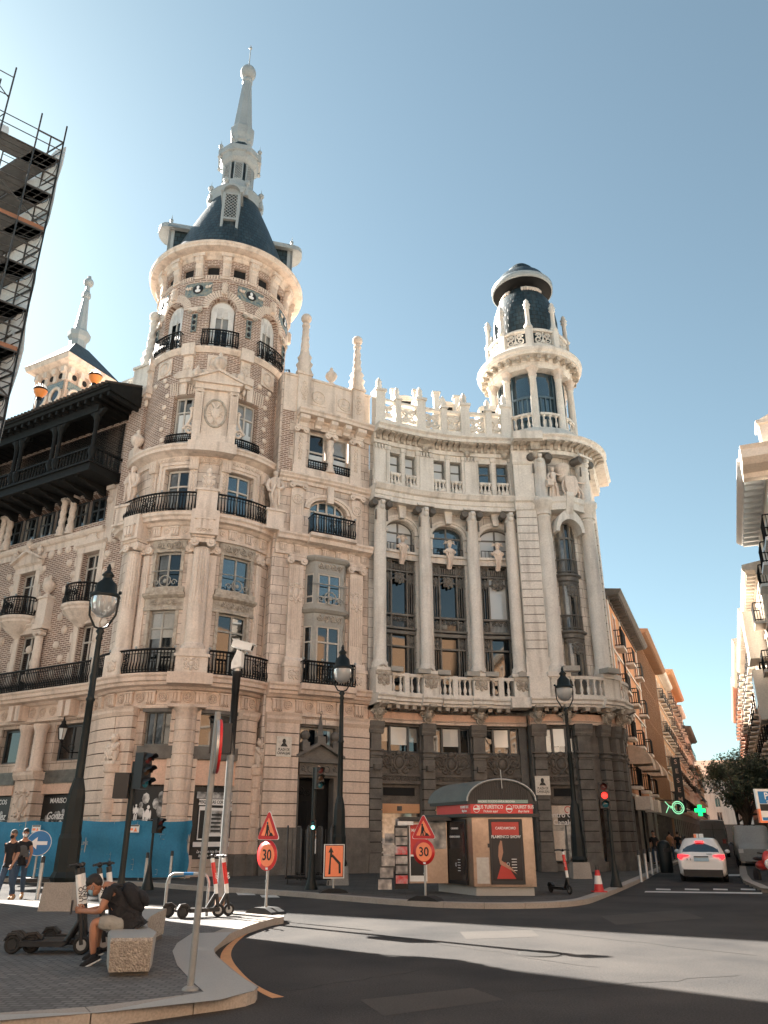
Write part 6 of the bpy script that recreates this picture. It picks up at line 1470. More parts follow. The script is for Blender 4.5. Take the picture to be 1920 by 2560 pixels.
BTk=Track(arc(C2,2.42,12.4-180,12.4+180,72),.3)
for k in range(9):
    a=R(12.4-20+40*k-160); P=(C2[0]+2.37*sin(a),C2[1]-2.37*cos(a),0)
    m=MB(white); m.lathe(P,[(.3,23.2),(.3,23.3),(.25,23.36),(.22,23.45),(.22,25),(.19,26.7),(.23,26.74)],20); o=Q_(m,'column'); c=MB(cream); c.lathe(P,[(.19,26.74),(.24,26.95),(.2,27.0),(.3,27.25),(.34,27.3),(.34,27.38)],12,rad=lambda t,z:1+.14*cos(t*8)); c.build('capital',o)
for k in range(9):
    q0=BTk.len*(k*40)/360+.26; q1=q0+BTk.len*40/360-.52
    if q0<0: continue
    balustr(BTk,q0,min(q1,BTk.len),23.2,24.3,-.05,.3)
m=MB(white); RT=Track(arc(C2,2.2,12.4-180,12.4+180,72),.3)
m.tmold(RT,0,RT.len,[(-.4,27.35),(.25,27.35),(.3,27.5),(.36,27.6),(.36,27.72),(.42,27.78),(.42,27.95),(.9,28.0),(.92,28.1),(1.02,28.2),(1.06,28.38),(1.0,28.46),(-1.0,28.6)],caps=False)
m.tmold(RT,0,RT.len,[(-.5,28.5),(.35,28.5),(.35,29.05),(.3,29.1),(-.5,29.12)],caps=False); m.tmold(RT,0,RT.len,[(0.1,29.95),(.34,29.95),(.38,30.02),(.36,30.12),(.1,30.14)],caps=False); Q_(m,'lantern_cornice')
m=MB(carved)
for k in range(30): q=RT.len*k/30; f=RT.fr(q,27.86,.38); m.fbox(f,-.1,.1,-.14,.1,0,.42); m.sph(0,1,6,(.1,.06,.1),fr=f.at(0,-.16,.25))
Q_(m,'bracket')
for k in range(9):
    a=12.4-20+40*k-160; q=RT.len*(a+180-12.4)/360
    if q<.2 or q>RT.len-.2: continue
    m=MB(white); m.tbox(RT,q-.2,q+.2,28.6,30.2,.05,.42); f=RT.fr(q,30.2,.24)
    m.lathe(f.o,[(.24,0),(.26,.15),(.17,.3),(.13,.5),(.12,1.4),(.2,1.5),(.15,1.6),(.22,1.75),(.12,1.9),(.14,2.0),(.001,2.2)],8,rad=lambda t,z:1+.1*cos(t*4)); Q_(m,'pinnacle')
    if q+RT.len/9<RT.len:
        m=MB(white); f=RT.fr(q+RT.len/18,29.55,.22)
        for d in(-1,1): spiral(m,f.at(d*.26,.12),.2,1.5,.055,d); spiral(m,f.at(d*.3,-.18),.26,1.4,.06,d,a0=PI)
        m.fbox(f,-.03,.03,-.4,.4,-.05,.05); Q_(m,'scroll_panel')
m=MB(slate); m.lathe(X,[(1.8,28.6),(1.95,29.8),(2.05,31.0),(2.05,31.9),(1.95,32.7),(1.7,33.5),(1.35,34.1),(1.1,34.4)],40); Q_(m,'dome')
m=MB(cream)
for k in range(4):
    a=R(12.4+2+k*90-90); f=Fr((C2[0]+1.1*sin(a),C2[1]-1.1*cos(a),0),(cos(a),sin(a),0)); V=Fr((*f(0,0,0).xy,33.6),f.u)
    TT=Track([tuple(V(-.6,0,0).xy),tuple(V(-.34,0,.16).xy),tuple(V(.34,0,.16).xy),tuple(V(.6,0,0).xy)],.3)
    m.tmold(TT,0,TT.len,[(-.3,33.0),(.12,33.0),(.2,33.15),(.1,33.3),(.02,33.4),(.08,33.7),(.2,33.9),(.24,34.05),(.2,34.15),(-.3,34.2)])
    for j in range(9): m.sph(0,1,6,(.07,.13,.06),fr=TT.fr(TT.len*(j+.5)/9,33.95,.22))
Q_(m,'urn_ornament')
m=MB(iron); m.lathe(X,[(1.1,33.7),(1.15,34.3),(1.3,34.45),(1.9,34.6)],40,cap=False); m.m(slate); m.lathe(X,[(1.85,35.1),(1.5,35.7),(1.05,36.1),(.85,36.2),(.82,36.5),(.55,36.8),(.2,36.95),(.001,37.0)],40); m.m(lead); m.lathe(X,[(1.88,34.6),(1.98,34.64),(2.0,34.98),(1.94,35.05),(1.8,35.1)],48,cap=False); Q_(m,'disc_roof')  # black underside of the disc paints the soffit's shade
# ================================================================ SIDE STREET
SLX=lambda Y:13.0+.42*(Y-43.7)
SRX=lambda Y:2.77+.42*Y
def seg(Y0,Y1,side=0,off=0):
    if side==0: return Track([(SLX(Y0),Y0),(SLX(Y1),Y1)],5)
    return Track([(SRX(Y1)+.6,Y1),(SRX(Y0)+.6,Y0)],5)      # right side facade: normal must face the street (to the left)
def simple_building(name,label,T,z1,wallm,floors,nc,ww=.95,deep=12,trim=None,bal=True,shut=None,z0=3.9,roof=None,ground=None,cor=.6,frame=None,gm=None,balm=None,wh=1.9,corm=None,side0=True,front_only=False):
    B=thing(name,label,'building',(*T.p(T.len/2,0),0)); L=T.len; trim=trim or wallm; fh=(z1-.7-z0)/floors
    ops=[(L*(i+.5)/nc-ww/2,L*(i+.5)/nc+ww/2,z0+fh*j+.45,z0+fh*j+.45+min(wh,fh-.7),0) for j in range(floors) for i in range(nc)]
    gops=[(L*(i+.5)/nc-ww*.8,L*(i+.5)/nc+ww*.8,.3,3.0,0) for i in range(nc)]
    w=MB(wallm); w.twall(T,0,L,z0-.2,z1,0,ops,.3); w.m(ground or darkb); w.twall(T,0,L,0,z0-.2,0.02,gops,.4); w.m(wallm)
    a,b=Vector(T.p(0,0)),Vector(T.p(L,0)); c,d=Vector(T.p(L,-deep)),Vector(T.p(0,-deep)); a2,b2=Vector(T.p(0,-.5)),Vector(T.p(L,-.5))
    mass(w,[tuple(a2),tuple(b2),tuple(c),tuple(d)],0,z1)
    for p in(a,b): 
        q=a2 if p is a else b2; w.face([(*p,0),(*q,0),(*q,z1),(*p,z1)])
    P_(w,'wall',B); c=MB(corm or trim)
    c.tmold(T,-.1,L+.1,[(-.3,z1-.45),(.08,z1-.45),(.12,z1-.3),(cor*.8,z1-.22),(cor,z1-.05),(cor,z1+.05),(-.3,z1+.2)])
    for k in range(int(L/.7)): c.tbox(T,.2+k*.7,.38+k*.7,z1-.42,z1-.22,0,cor*.75,1)
    P_(c,'cornice',B)
    for o in ops:
        wn=window(T,*o[:4],-.15,B,frame or wframe,gm or glass,2,trans=0,fw=.07)
    m=MB(trim)
    for o in ops: m.tbox(T,o[0]-.12,o[0],o[2],o[3]+.15,0,.04,1); m.tbox(T,o[1],o[1]+.12,o[2],o[3]+.15,0,.04,1); m.tbox(T,o[0]-.12,o[1]+.12,o[3]+.003,o[3]+.15,0,.05,1)
    for j in range(floors): m.tbox(T,0,L,z0+fh*j-.08,z0+fh*j+.06,0,.08,1)
    P_(m,'trim',B)
    if shut:
        m=MB(shut)
        for o in ops: m.tbox(T,o[0]-.02,o[0]+.42,o[2],o[3],-.13,-.1,1); m.tbox(T,o[1]-.42,o[1]+.02,o[2],o[3],-.13,-.1,1)
        P_(m,'shutter',B)
    if bal:
        for o in ops:
            m=MB(trim); a_,b_=o[0]-.3,o[1]+.3; z=o[2]; m.tbox(T,a_,b_,z-.14,z,0,.52,1); m.m(balm or iron)
            for zz in(z+.05,z+.95):
                m.tube([(*T.p(a_,.0),zz),(*T.p(a_,.48),zz),(*T.p(b_,.48),zz),(*T.p(b_,0),zz)],.03,4)
            for k in range(11): q=a_+(b_-a_)*k/10; m.bar((*T.p(q,.48),z),(*T.p(q,.48),z+.95),.016)
            for k in range(1,4): 
                for q in(a_,b_): m.bar((*T.p(q,.48*k/4),z),(*T.p(q,.48*k/4),z+.95),.016)
            P_(m,'balcony',B)
    for o in gops: window(T,o[0]+.02,o[1]-.02,o[2],o[3],-.2,B,dframe,glass,1,trans=.75,fw=.07)
    return B,ops
T=seg(43.85,58.5); BO,oo=simple_building('orange_building','orange rendered building with white pilaster strips, dark iron balconies and three beige awnings',T,14.9,orange,4,3,1.0,trim=MATS['pale_stone'],shut=flat('rust_shutter',(.38,.12,.05),.7),cor=.9,corm=darkb,deep=10,z0=3.7)
m=MB(MATS['pale_stone'])
for q in(.25,T.len-.3,T.len*.36): m.tbox(T,q-.22,q+.22,3.7,14.4,0,.06)
m.m(shadeblack); P_(m,'pilaster',BO); m=MB(iron); m.tube([(*T.p(T.len*.33,.1),14),(*T.p(T.len*.33,.1),.2)],.06,6); P_(m,'drainpipe',BO)
awm=mat('beige_awning_cloth',(.66,.52,.40),.9,c2=(.44,.33,.24),sc=3)
for o in oo[:3]:
    m=MB(awm); c=(o[0]+o[1])/2; N=8; rows=[]
    for j in range(6):
        t=j/5*PI/2; rows.append([(*T.p(c-.95+1.9*i/8,.05+1.25*sin(t)),6.35-1.05*(1-cos(t))) for i in range(9)])
    m.grid(rows,sm=False)
    for q in(c-.95,c+.95): m.face([(*T.p(q,.05),6.35)]+[(*T.p(q,.05+1.25*sin(j/5*PI/2)),6.35-1.05*(1-cos(j/5*PI/2))) for j in range(1,6)]+[(*T.p(q,.05),5.3)])
    for k in range(6): q=c-.95+1.9*k/6; m.face([(*T.p(q,1.3),5.3),(*T.p(q+.317,1.3),5.3),(*T.p(q+.317,1.3),5.12),(*T.p(q+.16,1.3),5.02),(*T.p(q,1.3),5.12)])
    P_(m,'awning',BO)
m=MB(offw)
for o in oo[:2]: m.tbox(T,o[0]-.3,o[1]+.5,2.9,3.6,.1,.9); 
P_(m,'air_conditioner',BO)
T=seg(58.6,75); BG,_o=simple_building('ribbed_building','brown modern building with close vertical ribs and dark glazed bands',T,16.2,brownf,4,5,3.0,bal=False,frame=dframe,cor=1.1,deep=12,z0=4.2,wh=2.0)
m=MB(brownf)
for k in range(int(T.len/.42)): m.tbox(T,.1+k*.42,.16+k*.42,4.3,15.7,0,.1,1)
P_(m,'facade_rib',BG); m=MB(brownf); a=Track([T.p(0,-2.2),T.p(T.len,-2.2)]); m.tbox(a,0,a.len,16.2,18.2,-5,0); P_(m,'penthouse',BG)
T=seg(75.1,90); simple_building('tan_building','tan building with cream cornice and dark balconies',T,17.2,mat('tan_render',(.55,.33,.19),.9,c2=(.48,.29,.17)),4,5,.9,trim=offw,cor=.8)
T=seg(90.1,112); simple_building('tall_eave_building','tall tan building with a wide timbered eave',T,19.3,MATS['tan_render'],5,6,.9,trim=offw,cor=1.1,corm=MATS['tan_shop_fascia'])
T=seg(112.1,124); simple_building('cream_house','narrow cream house between tan buildings',T,18.6,offw,5,3,.9)
T=seg(124.1,146); simple_building('peach_building','peach building with dark projecting roof edge',T,17.2,MATS['turret_peach_brick'],4,6,.9,corm=darkb,cor=1.1)
T=seg(146.1,178); simple_building('low_peach_building','low reddish building at the far end of the left pavement',T,13,MATS['orange_render'],3,7,.9)
T=Track([(69,186),(92,180)],9); simple_building('end_building','pale building with brown tiled roof closing the end of the street',T,13.5,offw,3,6,1.1,bal=False,cor=.5)
ro=MB(mat('brown_roof_tile',(.30,.17,.11),.9,c2=(.2,.11,.07),sc=2)); a=[T.p(-.3,.7),T.p(T.len+.3,.7),T.p(T.len+.3,-9),T.p(-.3,-9)]
ro.face([(*a[0],13.6),(*a[1],13.6),(*a[2],18),(*a[3],18)]); o=ro.build('tiled_roof'); endb=[x for x in bpy.data.objects if x.name=='end_building'][0]; attach(o,endb)
# right-hand side of the street
T=Track([(SRX(38)+1.0,38),(SRX(28.4)+1.0,28.4)],5)
BR,ro_=simple_building('white_corner_building','pale rendered corner building at the right edge with heavy cornice and stacked balconies',T,16.0,offw,4,3,1.0,cor=1.1,deep=14,trim=whiteg,z0=3.8)
F1=Track([(SRX(28.4)+1.0,28.35),(SRX(28.4)+15,22.5)],3); w=MB(mat('grey_beige_render',(.52,.45,.38),.9,c2=(.45,.39,.33))); ops=[(1.3+2.6*i,2.3+2.6*i,4.6+3*j,6.5+3*j,0) for j in range(4) for i in range(4)]
w.twall(F1,0,F1.len,0,16,0,ops,.3); P_(w,'wall',BR)
for o in ops: window(F1,*o[:4],-.2,BR,dframe,glass,2,trans=0)
w=MB(MATS['offwhite_render']); w.tmold(F1,-1.0,F1.len,[(-.3,15.1),(.1,15.1),(.15,15.3),(.8,15.4),(1.1,15.6),(1.1,15.95),(1.2,16.1),(-.3,16.3)]); P_(w,'cornice',BR)
w=MB(offw); f=F1.fr(.35,16.2,.2); w.fbox(f,-.45,.45,0,1.0,-.5,.4); w.fbox(f,-.55,.55,1.0,1.15,-.6,.5); w.prism(f,[(-.5,1.15),(.5,1.15),(0,1.4)],-.5,.4); P_(w,'parapet_post',BR)
w=MB(iron); 
for z in(16.6,17.0): w.bar((*F1.p(.8,.1),z),(*F1.p(8,.1),z),.035)
P_(w,'roof_rail',BR)
cols_=[(38.1,50,14.6,'white_house','white sunlit house with glazed balconies',offw,4,4),(50.1,71,15.6,'cream_balcony_building','cream sunlit building with shell-topped bay',MATS['offwhite_render'],4,6),(71.1,95,18.5,'bright_building','bright building with striped shutters beyond the tree',offw,5,6),(95.1,135,19.5,'far_pink_building','far pinkish sunlit building with roof plants',mat('pink_render',(.62,.38,.28),.9),5,9)]
for y0,y1,z,n,l,mt,fl,nc in cols_:
    T=seg(y0,y1,1); B,_=simple_building(n,l,T,z,mt,fl,nc,1.1,cor=.7,z0=3.9)
    if n=='white_house':
        m=MB(offw)
        for zz in(7.2,10.4): m.tbox(T,T.len-5.5,T.len-3.2,zz,zz+2.6,.02,.95)
        P_(m,'bay_window',B); m=MB(blind)
        for zz in(7.2,10.4): m.tbox(T,T.len-5.4,T.len-3.3,zz+.8,zz+2.3,.95,.97)
        P_(m,'glazing',B)
# street trees
leafm=mat('dark_tree_leaves',(.06,.08,.035),.7,c2=(.025,.035,.018),sc=2,var=1,world=False); bark=mat('tree_bark',(.10,.075,.055),.9,c2=(.06,.045,.035),sc=5)
def tree(x,y,h,cr,label,seed,n=5200,squash=1.0,group=None):
    rn=random.Random(seed); B=thing('street_tree',label,'tree',(x,y,.1),group=group); t=MB(bark)
    t.tube([(x,y,.1),(x+.08,y,h*.25),(x-.05,y+.1,h*.5),(x,y,h*.75)],[.17,.14,.1,.05],8); cen=[]
    for k in range(11):
        a=rn.random()*6.28; r=cr*rn.uniform(.35,.95); z=h*rn.uniform(.5,.93); e=(x+r*cos(a),y+r*sin(a),z); cen.append((e,cr*rn.uniform(.3,.55)))
        t.tube([(x,y,h*rn.uniform(.28,.5)),(x+r*.5*cos(a),y+r*.5*sin(a),z*.8),e],[.08,.05,.02],5)
    t.build('trunk',None); o=bpy.data.objects[-1] if False else col.objects[-1]; attach(o,B)
    c=MB(leafm)
    for k in range(n):
        (ex,ey,ez),rr=rn.choice(cen); u=Vector((rn.gauss(0,1),rn.gauss(0,1),rn.gauss(0,.8))).normalized()*rr*(rn.random()**.45)
        p=Vector((ex,ey,ez))+u; d=Vector((rn.gauss(0,1),rn.gauss(0,1),rn.gauss(0,1))).normalized(); e=d.orthogonal().normalized(); s=rn.uniform(.07,.14)
        c.face([p-d*s,p+e*s*.5,p+d*s,p-e*s*.5])
    c.build('crown',B)
tree(21.9,50,6.3,1.8,'dark leafy street tree beside the parking sign',1,5200,group='street trees on the right pavement')
tree(26.0,60,7.8,2.5,'second dark street tree further along the right pavement',2,4200,group='street trees on the right pavement')
tree(31.5,74,8,2.6,'farthest dark street tree on the right pavement',3,3000,group='street trees on the right pavement')
# ================================================================ SCAFFOLDED BUILDING (left edge)
SC=Vector((-13.9,24.7)); u1=Vector((-2.1,-1.7)).normalized(); u2=Vector((-.86,.5)).normalized()
BS=thing('scaffolded_building','tall building wrapped in tube scaffolding at the left edge','building',(-18,24,0))
w=MB(mat('works_facade',(.30,.27,.24),.9,c2=(.2,.18,.16),sc=1.5)); pC=SC+u1*1.7+u2*1.5
mass(w,[tuple(pC),tuple(pC+u2*20),tuple(pC+u2*20+u1*8),tuple(pC+u1*8)],0,21.0); 
TF=Track([tuple(pC+u1*8),tuple(pC)],5); w.m(MATS['weathered_carved_stone'])
for z in(4,8,12,16,20): w.tbox(TF,0,TF.len,z,z+.35,0,.25)
w.m(shadeblack)
for z in range(1,20,4):
    for k in range(2): w.tbox(TF,1+3.5*k,2.6+3.5*k,z,z+2.4,-.02,.02)
P_(w,'body',BS)
SB=thing('scaffolding','tube scaffolding with plank decks, orange toe boards and white debris sheets','scaffold',(SC.x,SC.y,0))
tub=MB(mat('scaffold_tube',(.09,.085,.08),.45,.6,c2=(.05,.05,.05),sc=5)); dk=MB(mat('scaffold_deck',(.11,.115,.115),.8,c2=(.06,.06,.06),sc=3)); tb=MB(mat('toe_board_wood',(.30,.13,.07),.8,c2=(.14,.08,.05),sc=3)); nm=mat('debris_sheet',(.62,.66,.68),.8,c2=(.5,.54,.56),sc=1.2,bump=.5,bsc=1.5,bd=.2); net=MB(nm)
lv=[1.0+1.95*k for k in range(15)]   # deck heights
wd=1.05; bay=2.4
def V3(p,z): return (p.x,p.y,z)
def pole(p,z0,z1): 
    tub.tube([V3(p,z0),V3(p,z1)],.035,6)
nF=4
for (d1,d2,n) in((u1,u2,nF),(u2,u1,4)):
    for k in range(n+1):
        for j in(0,wd):
            p=SC+d1*bay*k+d2*j
            top=30.3; pole(p,0,top+((1.7 if k==1 else 2.6) if k>0 and d1 is u1 else 0))
    for iz,z in enumerate(lv):
        a=SC; b=SC+d1*bay*n
        for j in(0,wd): tub.tube([V3(a+d2*j,z),V3(b+d2*j,z)],.03,5)
        if z<29: 
            P=[a+d2*.04,b+d2*.04,b+d2*wd*.96,a+d2*wd*.96]; 
            for q in range(n):
                A=a+d1*(bay*q+.06); Bq=a+d1*(bay*(q+1)-.06)
                for s_ in range(3):
                    o0=.04+s_*.33; dk.face([V3(A+d2*o0,z-.03),V3(Bq+d2*o0,z-.03),V3(Bq+d2*(o0+.3),z-.03),V3(A+d2*(o0+.3),z-.03)]); dk.face([V3(A+d2*o0,z+.03),V3(Bq+d2*o0,z+.03),V3(Bq+d2*o0,z-.03),V3(A+d2*o0,z-.03)]); dk.face([V3(A+d2*o0,z+.03),V3(Bq+d2*o0,z+.03),V3(Bq+d2*(o0+.3),z+.03),V3(A+d2*(o0+.3),z+.03)])
                if (q+iz)%3==0:
                    A2=A+d2*(-.03); B2_=Bq+d2*(-.03); tb.face([V3(A2,z+.02),V3(B2_,z+.02),V3(B2_,z+.2),V3(A2,z+.2)]); tb.face([V3(A2+d2*.03,z+.02),V3(B2_+d2*.03,z+.02),V3(B2_+d2*.03,z+.2),V3(A2+d2*.03,z+.2)])
            for zz in(z+.55,z+1.05): tub.tube([V3(a,zz),V3(b,zz)],.024,5)
            for k in range(n+1): p=a+d1*bay*k; tub.tube([V3(p,z-.02),V3(p+d2*wd,z-.02)],.03,4); tub.tube([V3(p,z+1.0),V3(p+d2*wd,z+1.0)],.024,4)
            q=iz%n; tub.tube([V3(a+d1*bay*q,z),V3(a+d1*bay*(q+1),z+1.95)],.026,5)
            if iz==14 and d1 is u1:
                for zz in(30.3,31.4): tub.tube([V3(a+d1*bay,zz),V3(b,zz)],.024,5); tub.tube([V3(a+d1*bay+d2*wd,zz),V3(b+d2*wd,zz)],.024,5)
                tub.tube([V3(a+d1*bay,30.2),V3(a+d1*bay*2,32.4)],.024,5)
            # frame gussets
            for k in range(n+1):
                p=a+d1*bay*k; tub.tube([V3(p+d2*.12,z-.05),V3(p+d2*.14,z-.4),V3(p+d2*.3,z-.62),V3(p+d2*wd*.9,z-.7)],.02,4)
for (z0,z1) in ((2,29.2),):
    rows=[]; n=14; m_=26
    for j in range(m_+1):
        z=z0+(z1-z0)*j/m_; rows.append([V3(SC+u2*(-.02+bay*3.2*i/n)+u1*(-.06+.07*sin(i*2.1+j*.7)+.05*sin(j*1.9)),z) for i in range(n+1)])
    net.grid(rows)
    rows=[]
    for j in range(3):
        z=z0+(z1-z0)*.2*j/m_; rows.append([V3(SC+u1*(.05+bay*.8*i/6)+u2*(wd+.08+.06*sin(i*1.9+j)),z) for i in range(7)])
    net.grid(rows)
    rows=[]
    for j in range(8): z=28.6+1.2*j/7; rows.append([V3(SC+u1*(1.6+bay*4*i/12)+u2*(wd+.1+.06*sin(i*1.7+j)),z) for i in range(13)])
    net.grid(rows)
P_(tub,'scaffold_tube',SB); P_(dk,'deck',SB); P_(tb,'toe_board',SB); P_(net,'debris_sheet',SB)
# ================================================================ unseen buildings added behind the camera for reflections and bounced light
T=Track([(22,-15),(8,-17)],6); simple_building('unseen_cream_building','cream building across the square behind the viewer',T,22,offw,5,7,1.2,bal=False,z0=4.5)
T=Track([(7.8,-17),(-10,-17)],6); simple_building('unseen_orange_building','orange building across the square behind the viewer',T,20,orange,5,6,1.2,bal=False,z0=4.5,trim=offw)
T=Track([(-10.2,-17),(-32,-8)],6); simple_building('unseen_white_building','white building across the square behind the viewer',T,23,offw,5,7,1.2,bal=False,z0=4.5)
T=Track([(19,10),(22,-17)],6); simple_building('unseen_tan_building','tan building on the right of the square behind the viewer',T,20,MATS['tan_render'],5,8,1.2,bal=False,z0=4.5,trim=offw)
# ================================================================ STREET FURNITURE, VEHICLES
def G(x,y,z=.12): return atG(x,y,z)
def yawto(d): return math.atan2(d[1],d[0])
# ---- tall square lamps
def make_lamp(label,loc,h=8.0,group=None):
    B=local(thing('street_lamp',label,'street lamp',loc,0,group)); 
    m=MB(kerbm); m.lathe((0,0,0),[(.5,0),(.44,.56)],4,ph=PI/4,sm=False); m.build('granite_base',B)
    m=MB(ironm); m.lathe((0,0,.55),[(.28,0),(.32,.1),(.26,.22),(.25,.9),(.22,1.0),(.2,1.75),(.17,1.95),(.12,2.15),(.1,2.2)],8,ph=PI/8,sm=False)
    m.lathe((0,0,0),[(.10,2.75),(.085,4.5),(.115,4.55),(.08,4.62),(.065,h-1.95),(.09,h-1.9),(.06,h-1.8),(.11,h-1.72),(.05,h-1.62)],12); m.build('post',B)
    m=MB(ironm); t=[(0,h-1.66),(.16,h-1.6),(.33,h-1.3),(.36,h-.95),(.33,h-.75)]
    for d in(-1,1): m.tube([(x*d,0,z) for x,z in t],.028,6); m.sph((.37*d,0,h-.72),.05,6)
    m.build('yoke',B)
    m=MB(ironm); m.lathe((0,0,h-.85),[(.37,0),(.38,.04),(.36,.08),(.28,.14),(.25,.36),(.13,.48),(.11,.56),(.16,.6),(.1,.68),(.05,.74),(.06,.8),(.01,.92)],16); m.build('cap',B)
    g=MB(gl_); g.lathe((0,0,h-.88),[(.33,.02),(.335,-.1),(.28,-.32),(.15,-.45),(.02,-.48)],18); g.build('glass_globe',B)
    b=MB(flat('lamp_bulb',(.7,.68,.62),.5)) if 'lamp_bulb' not in MATS else MB(MATS['lamp_bulb']); b.sph((0,0,h-1.0),.1,8); b.build('bulb',B)
    return B
gl_=mat('lamp_globe_glass',(.62,.63,.62),.08,spec=.8,trans=.55,fine=0,var=.4,sc=3,c2=(.35,.38,.4))
p=G(150,2275); L1=make_lamp('tall black lamp post at the left on a granite block, glass globe with black cap',(p.x,p.y,.12),7.95,'tall black lamp posts around the square')
def relabel(o,l): o['label']=l; return o
for (x,y,l) in((845,2212,'tall black lamp post on the far pavement beside the doorway number 3'),(1452,2196,'tall black lamp post near the corner shop window, right of the kiosk')):
    c=copy_tree(L1); p=G(x,y); c.location=(p.x,p.y,.12); relabel(c,l)
# ---- granite bench
Bn=thing('granite_bench','curved speckled granite bench with a cut end facing the viewer','bench',tuple(G(320,2400))); m=MB(granites)
top=[(277,2346),(383,2344),(392,2330),(371,2318),(367,2303),(378,2290),(396,2280),(417,2271),(372,2270),(340,2273),(318,2282),(300,2297),(284,2318),(270,2330)]
Pt=[Vector(atG(x,y,.53)) for x,y in top]; c0=sum(Pt,Vector())/len(Pt)
def inset(p,k): v=p-c0; v.z=0; L=v.length; return p-v*(k/L)
n=len(Pt); up=[Vector((*inset(p,.02).xy,.53)) for p in Pt]; mid=[Vector((*p.xy,.50)) for p in Pt]; lo=[Vector((*inset(p,.10).xy,.17)) for p in Pt]
m.face(up); 
for i in range(n):
    j=(i+1)%n; m.m(granite if i==0 or 3<=i<=7 else granites); m.face([up[i],up[j],mid[j],mid[i]]); m.face([mid[i],mid[j],lo[j],lo[i]])
m.build('seat_block',Bn); attach(col.objects[-1],Bn) if False else None
o=[x for x in col.objects if x.name.startswith('seat_block')][-1]; m=MB(darkb); pl=[Vector((*inset(p,.2).xy,0)) for p in Pt]; mass(m,[tuple(p.xy) for p in pl],.12,.18); m.build('plinth',Bn)
# ---- metal poles
def post_thing(name,label,cat,x,y,parts,group=None,z=.12):
    p=G(x,y,z); return local(thing(name,label,cat,(p.x,p.y,z),0,group))
B=post_thing('round_sign_post','round traffic sign seen edge-on, on a tall grey pole at the front kerb','road sign',475,2475,0); 
m=MB(steelp); m.tube([(0,0,0),(.06,0,2.9)],.038,12); m.lathe((0,0,0),[(.09,0),(.09,.015),(.05,.04)],12); m.build('pole',B)
a=R(106); f=Fr((.06,0,2.5),(cos(a),sin(a),0)); m=MB(steel); m.lathe(f(0,0,-.01),[(.31,0),(.31,.03)],28,ax=Fr((0,0,0),f.u,-f.k,f.n)); d=m.build('disc',B)
m=MB(redm); m.lathe(f(0,0,.02),[(.30,0),(.315,.02),(.30,.035),(.24,.038)],28,ax=Fr((0,0,0),f.u,-f.k,f.n),cap=False); m.m(whiteg); m.lathe(f(0,0,.02),[(.24,.018),(.001,.02)],24,ax=Fr((0,0,0),f.u,-f.k,f.n),cap=False); m.build('face',d)
for z in(2.3,2.7): m=MB(steel); m.tube([(.03,0,z),f(0,z-2.5,0)],.02,5); m.build('bracket',B)
B=post_thing('camera_pole','grey steel pole with a white surveillance camera on top and a black box','camera pole',548,2282,0)
m=MB(steelp); m.lathe((0,0,0),[(.10,0),(.10,.5),(.09,.55),(.08,5.0)],16); m.m(mat('rusty_steel',(.28,.16,.10),.8)); m.lathe((0,0,0),[(.16,0),(.16,.03),(.105,.05),(.105,.3)],16); m.build('pole',B)
m=MB(blackp); m.lathe((0,0,0),[(.085,3.2),(.085,4.6),(.09,4.6),(.102,5.03),(.12,5.05),(.12,5.1)],14); m.fbox(Fr((-.22,-.06,3.55),(1,0,0)),-.24,.24,-.33,.33,-.15,.15); m.build('control_box',B)
m=MB(whiteg); f=Fr((.02,0,5.1),(1,-.15,0)); m.lathe((0,0,5.08),[(.06,0),(.06,.12),(.12,.18),(.1,.3)],12); m.prism(f,[(-.14,.05),(.1,.1),(.1,.45),(-.02,.5),(-.14,.2)],-.1,.1); r=f.at(.05,.62,0); r=Fr(r.o,(1,-.15,-.28)); r.k=r.n.cross(r.u) if False else Vector((0.27,0,.96)).normalized()
m.fbox(r,-.22,.28,-.08,.08,-.08,.08); m.fbox(r,-.24,.34,.08,.1,-.1,.1); m.m(blackt); m.fbox(r,.28,.285,-.055,.055,-.055,.055); m.build('camera_head',B)
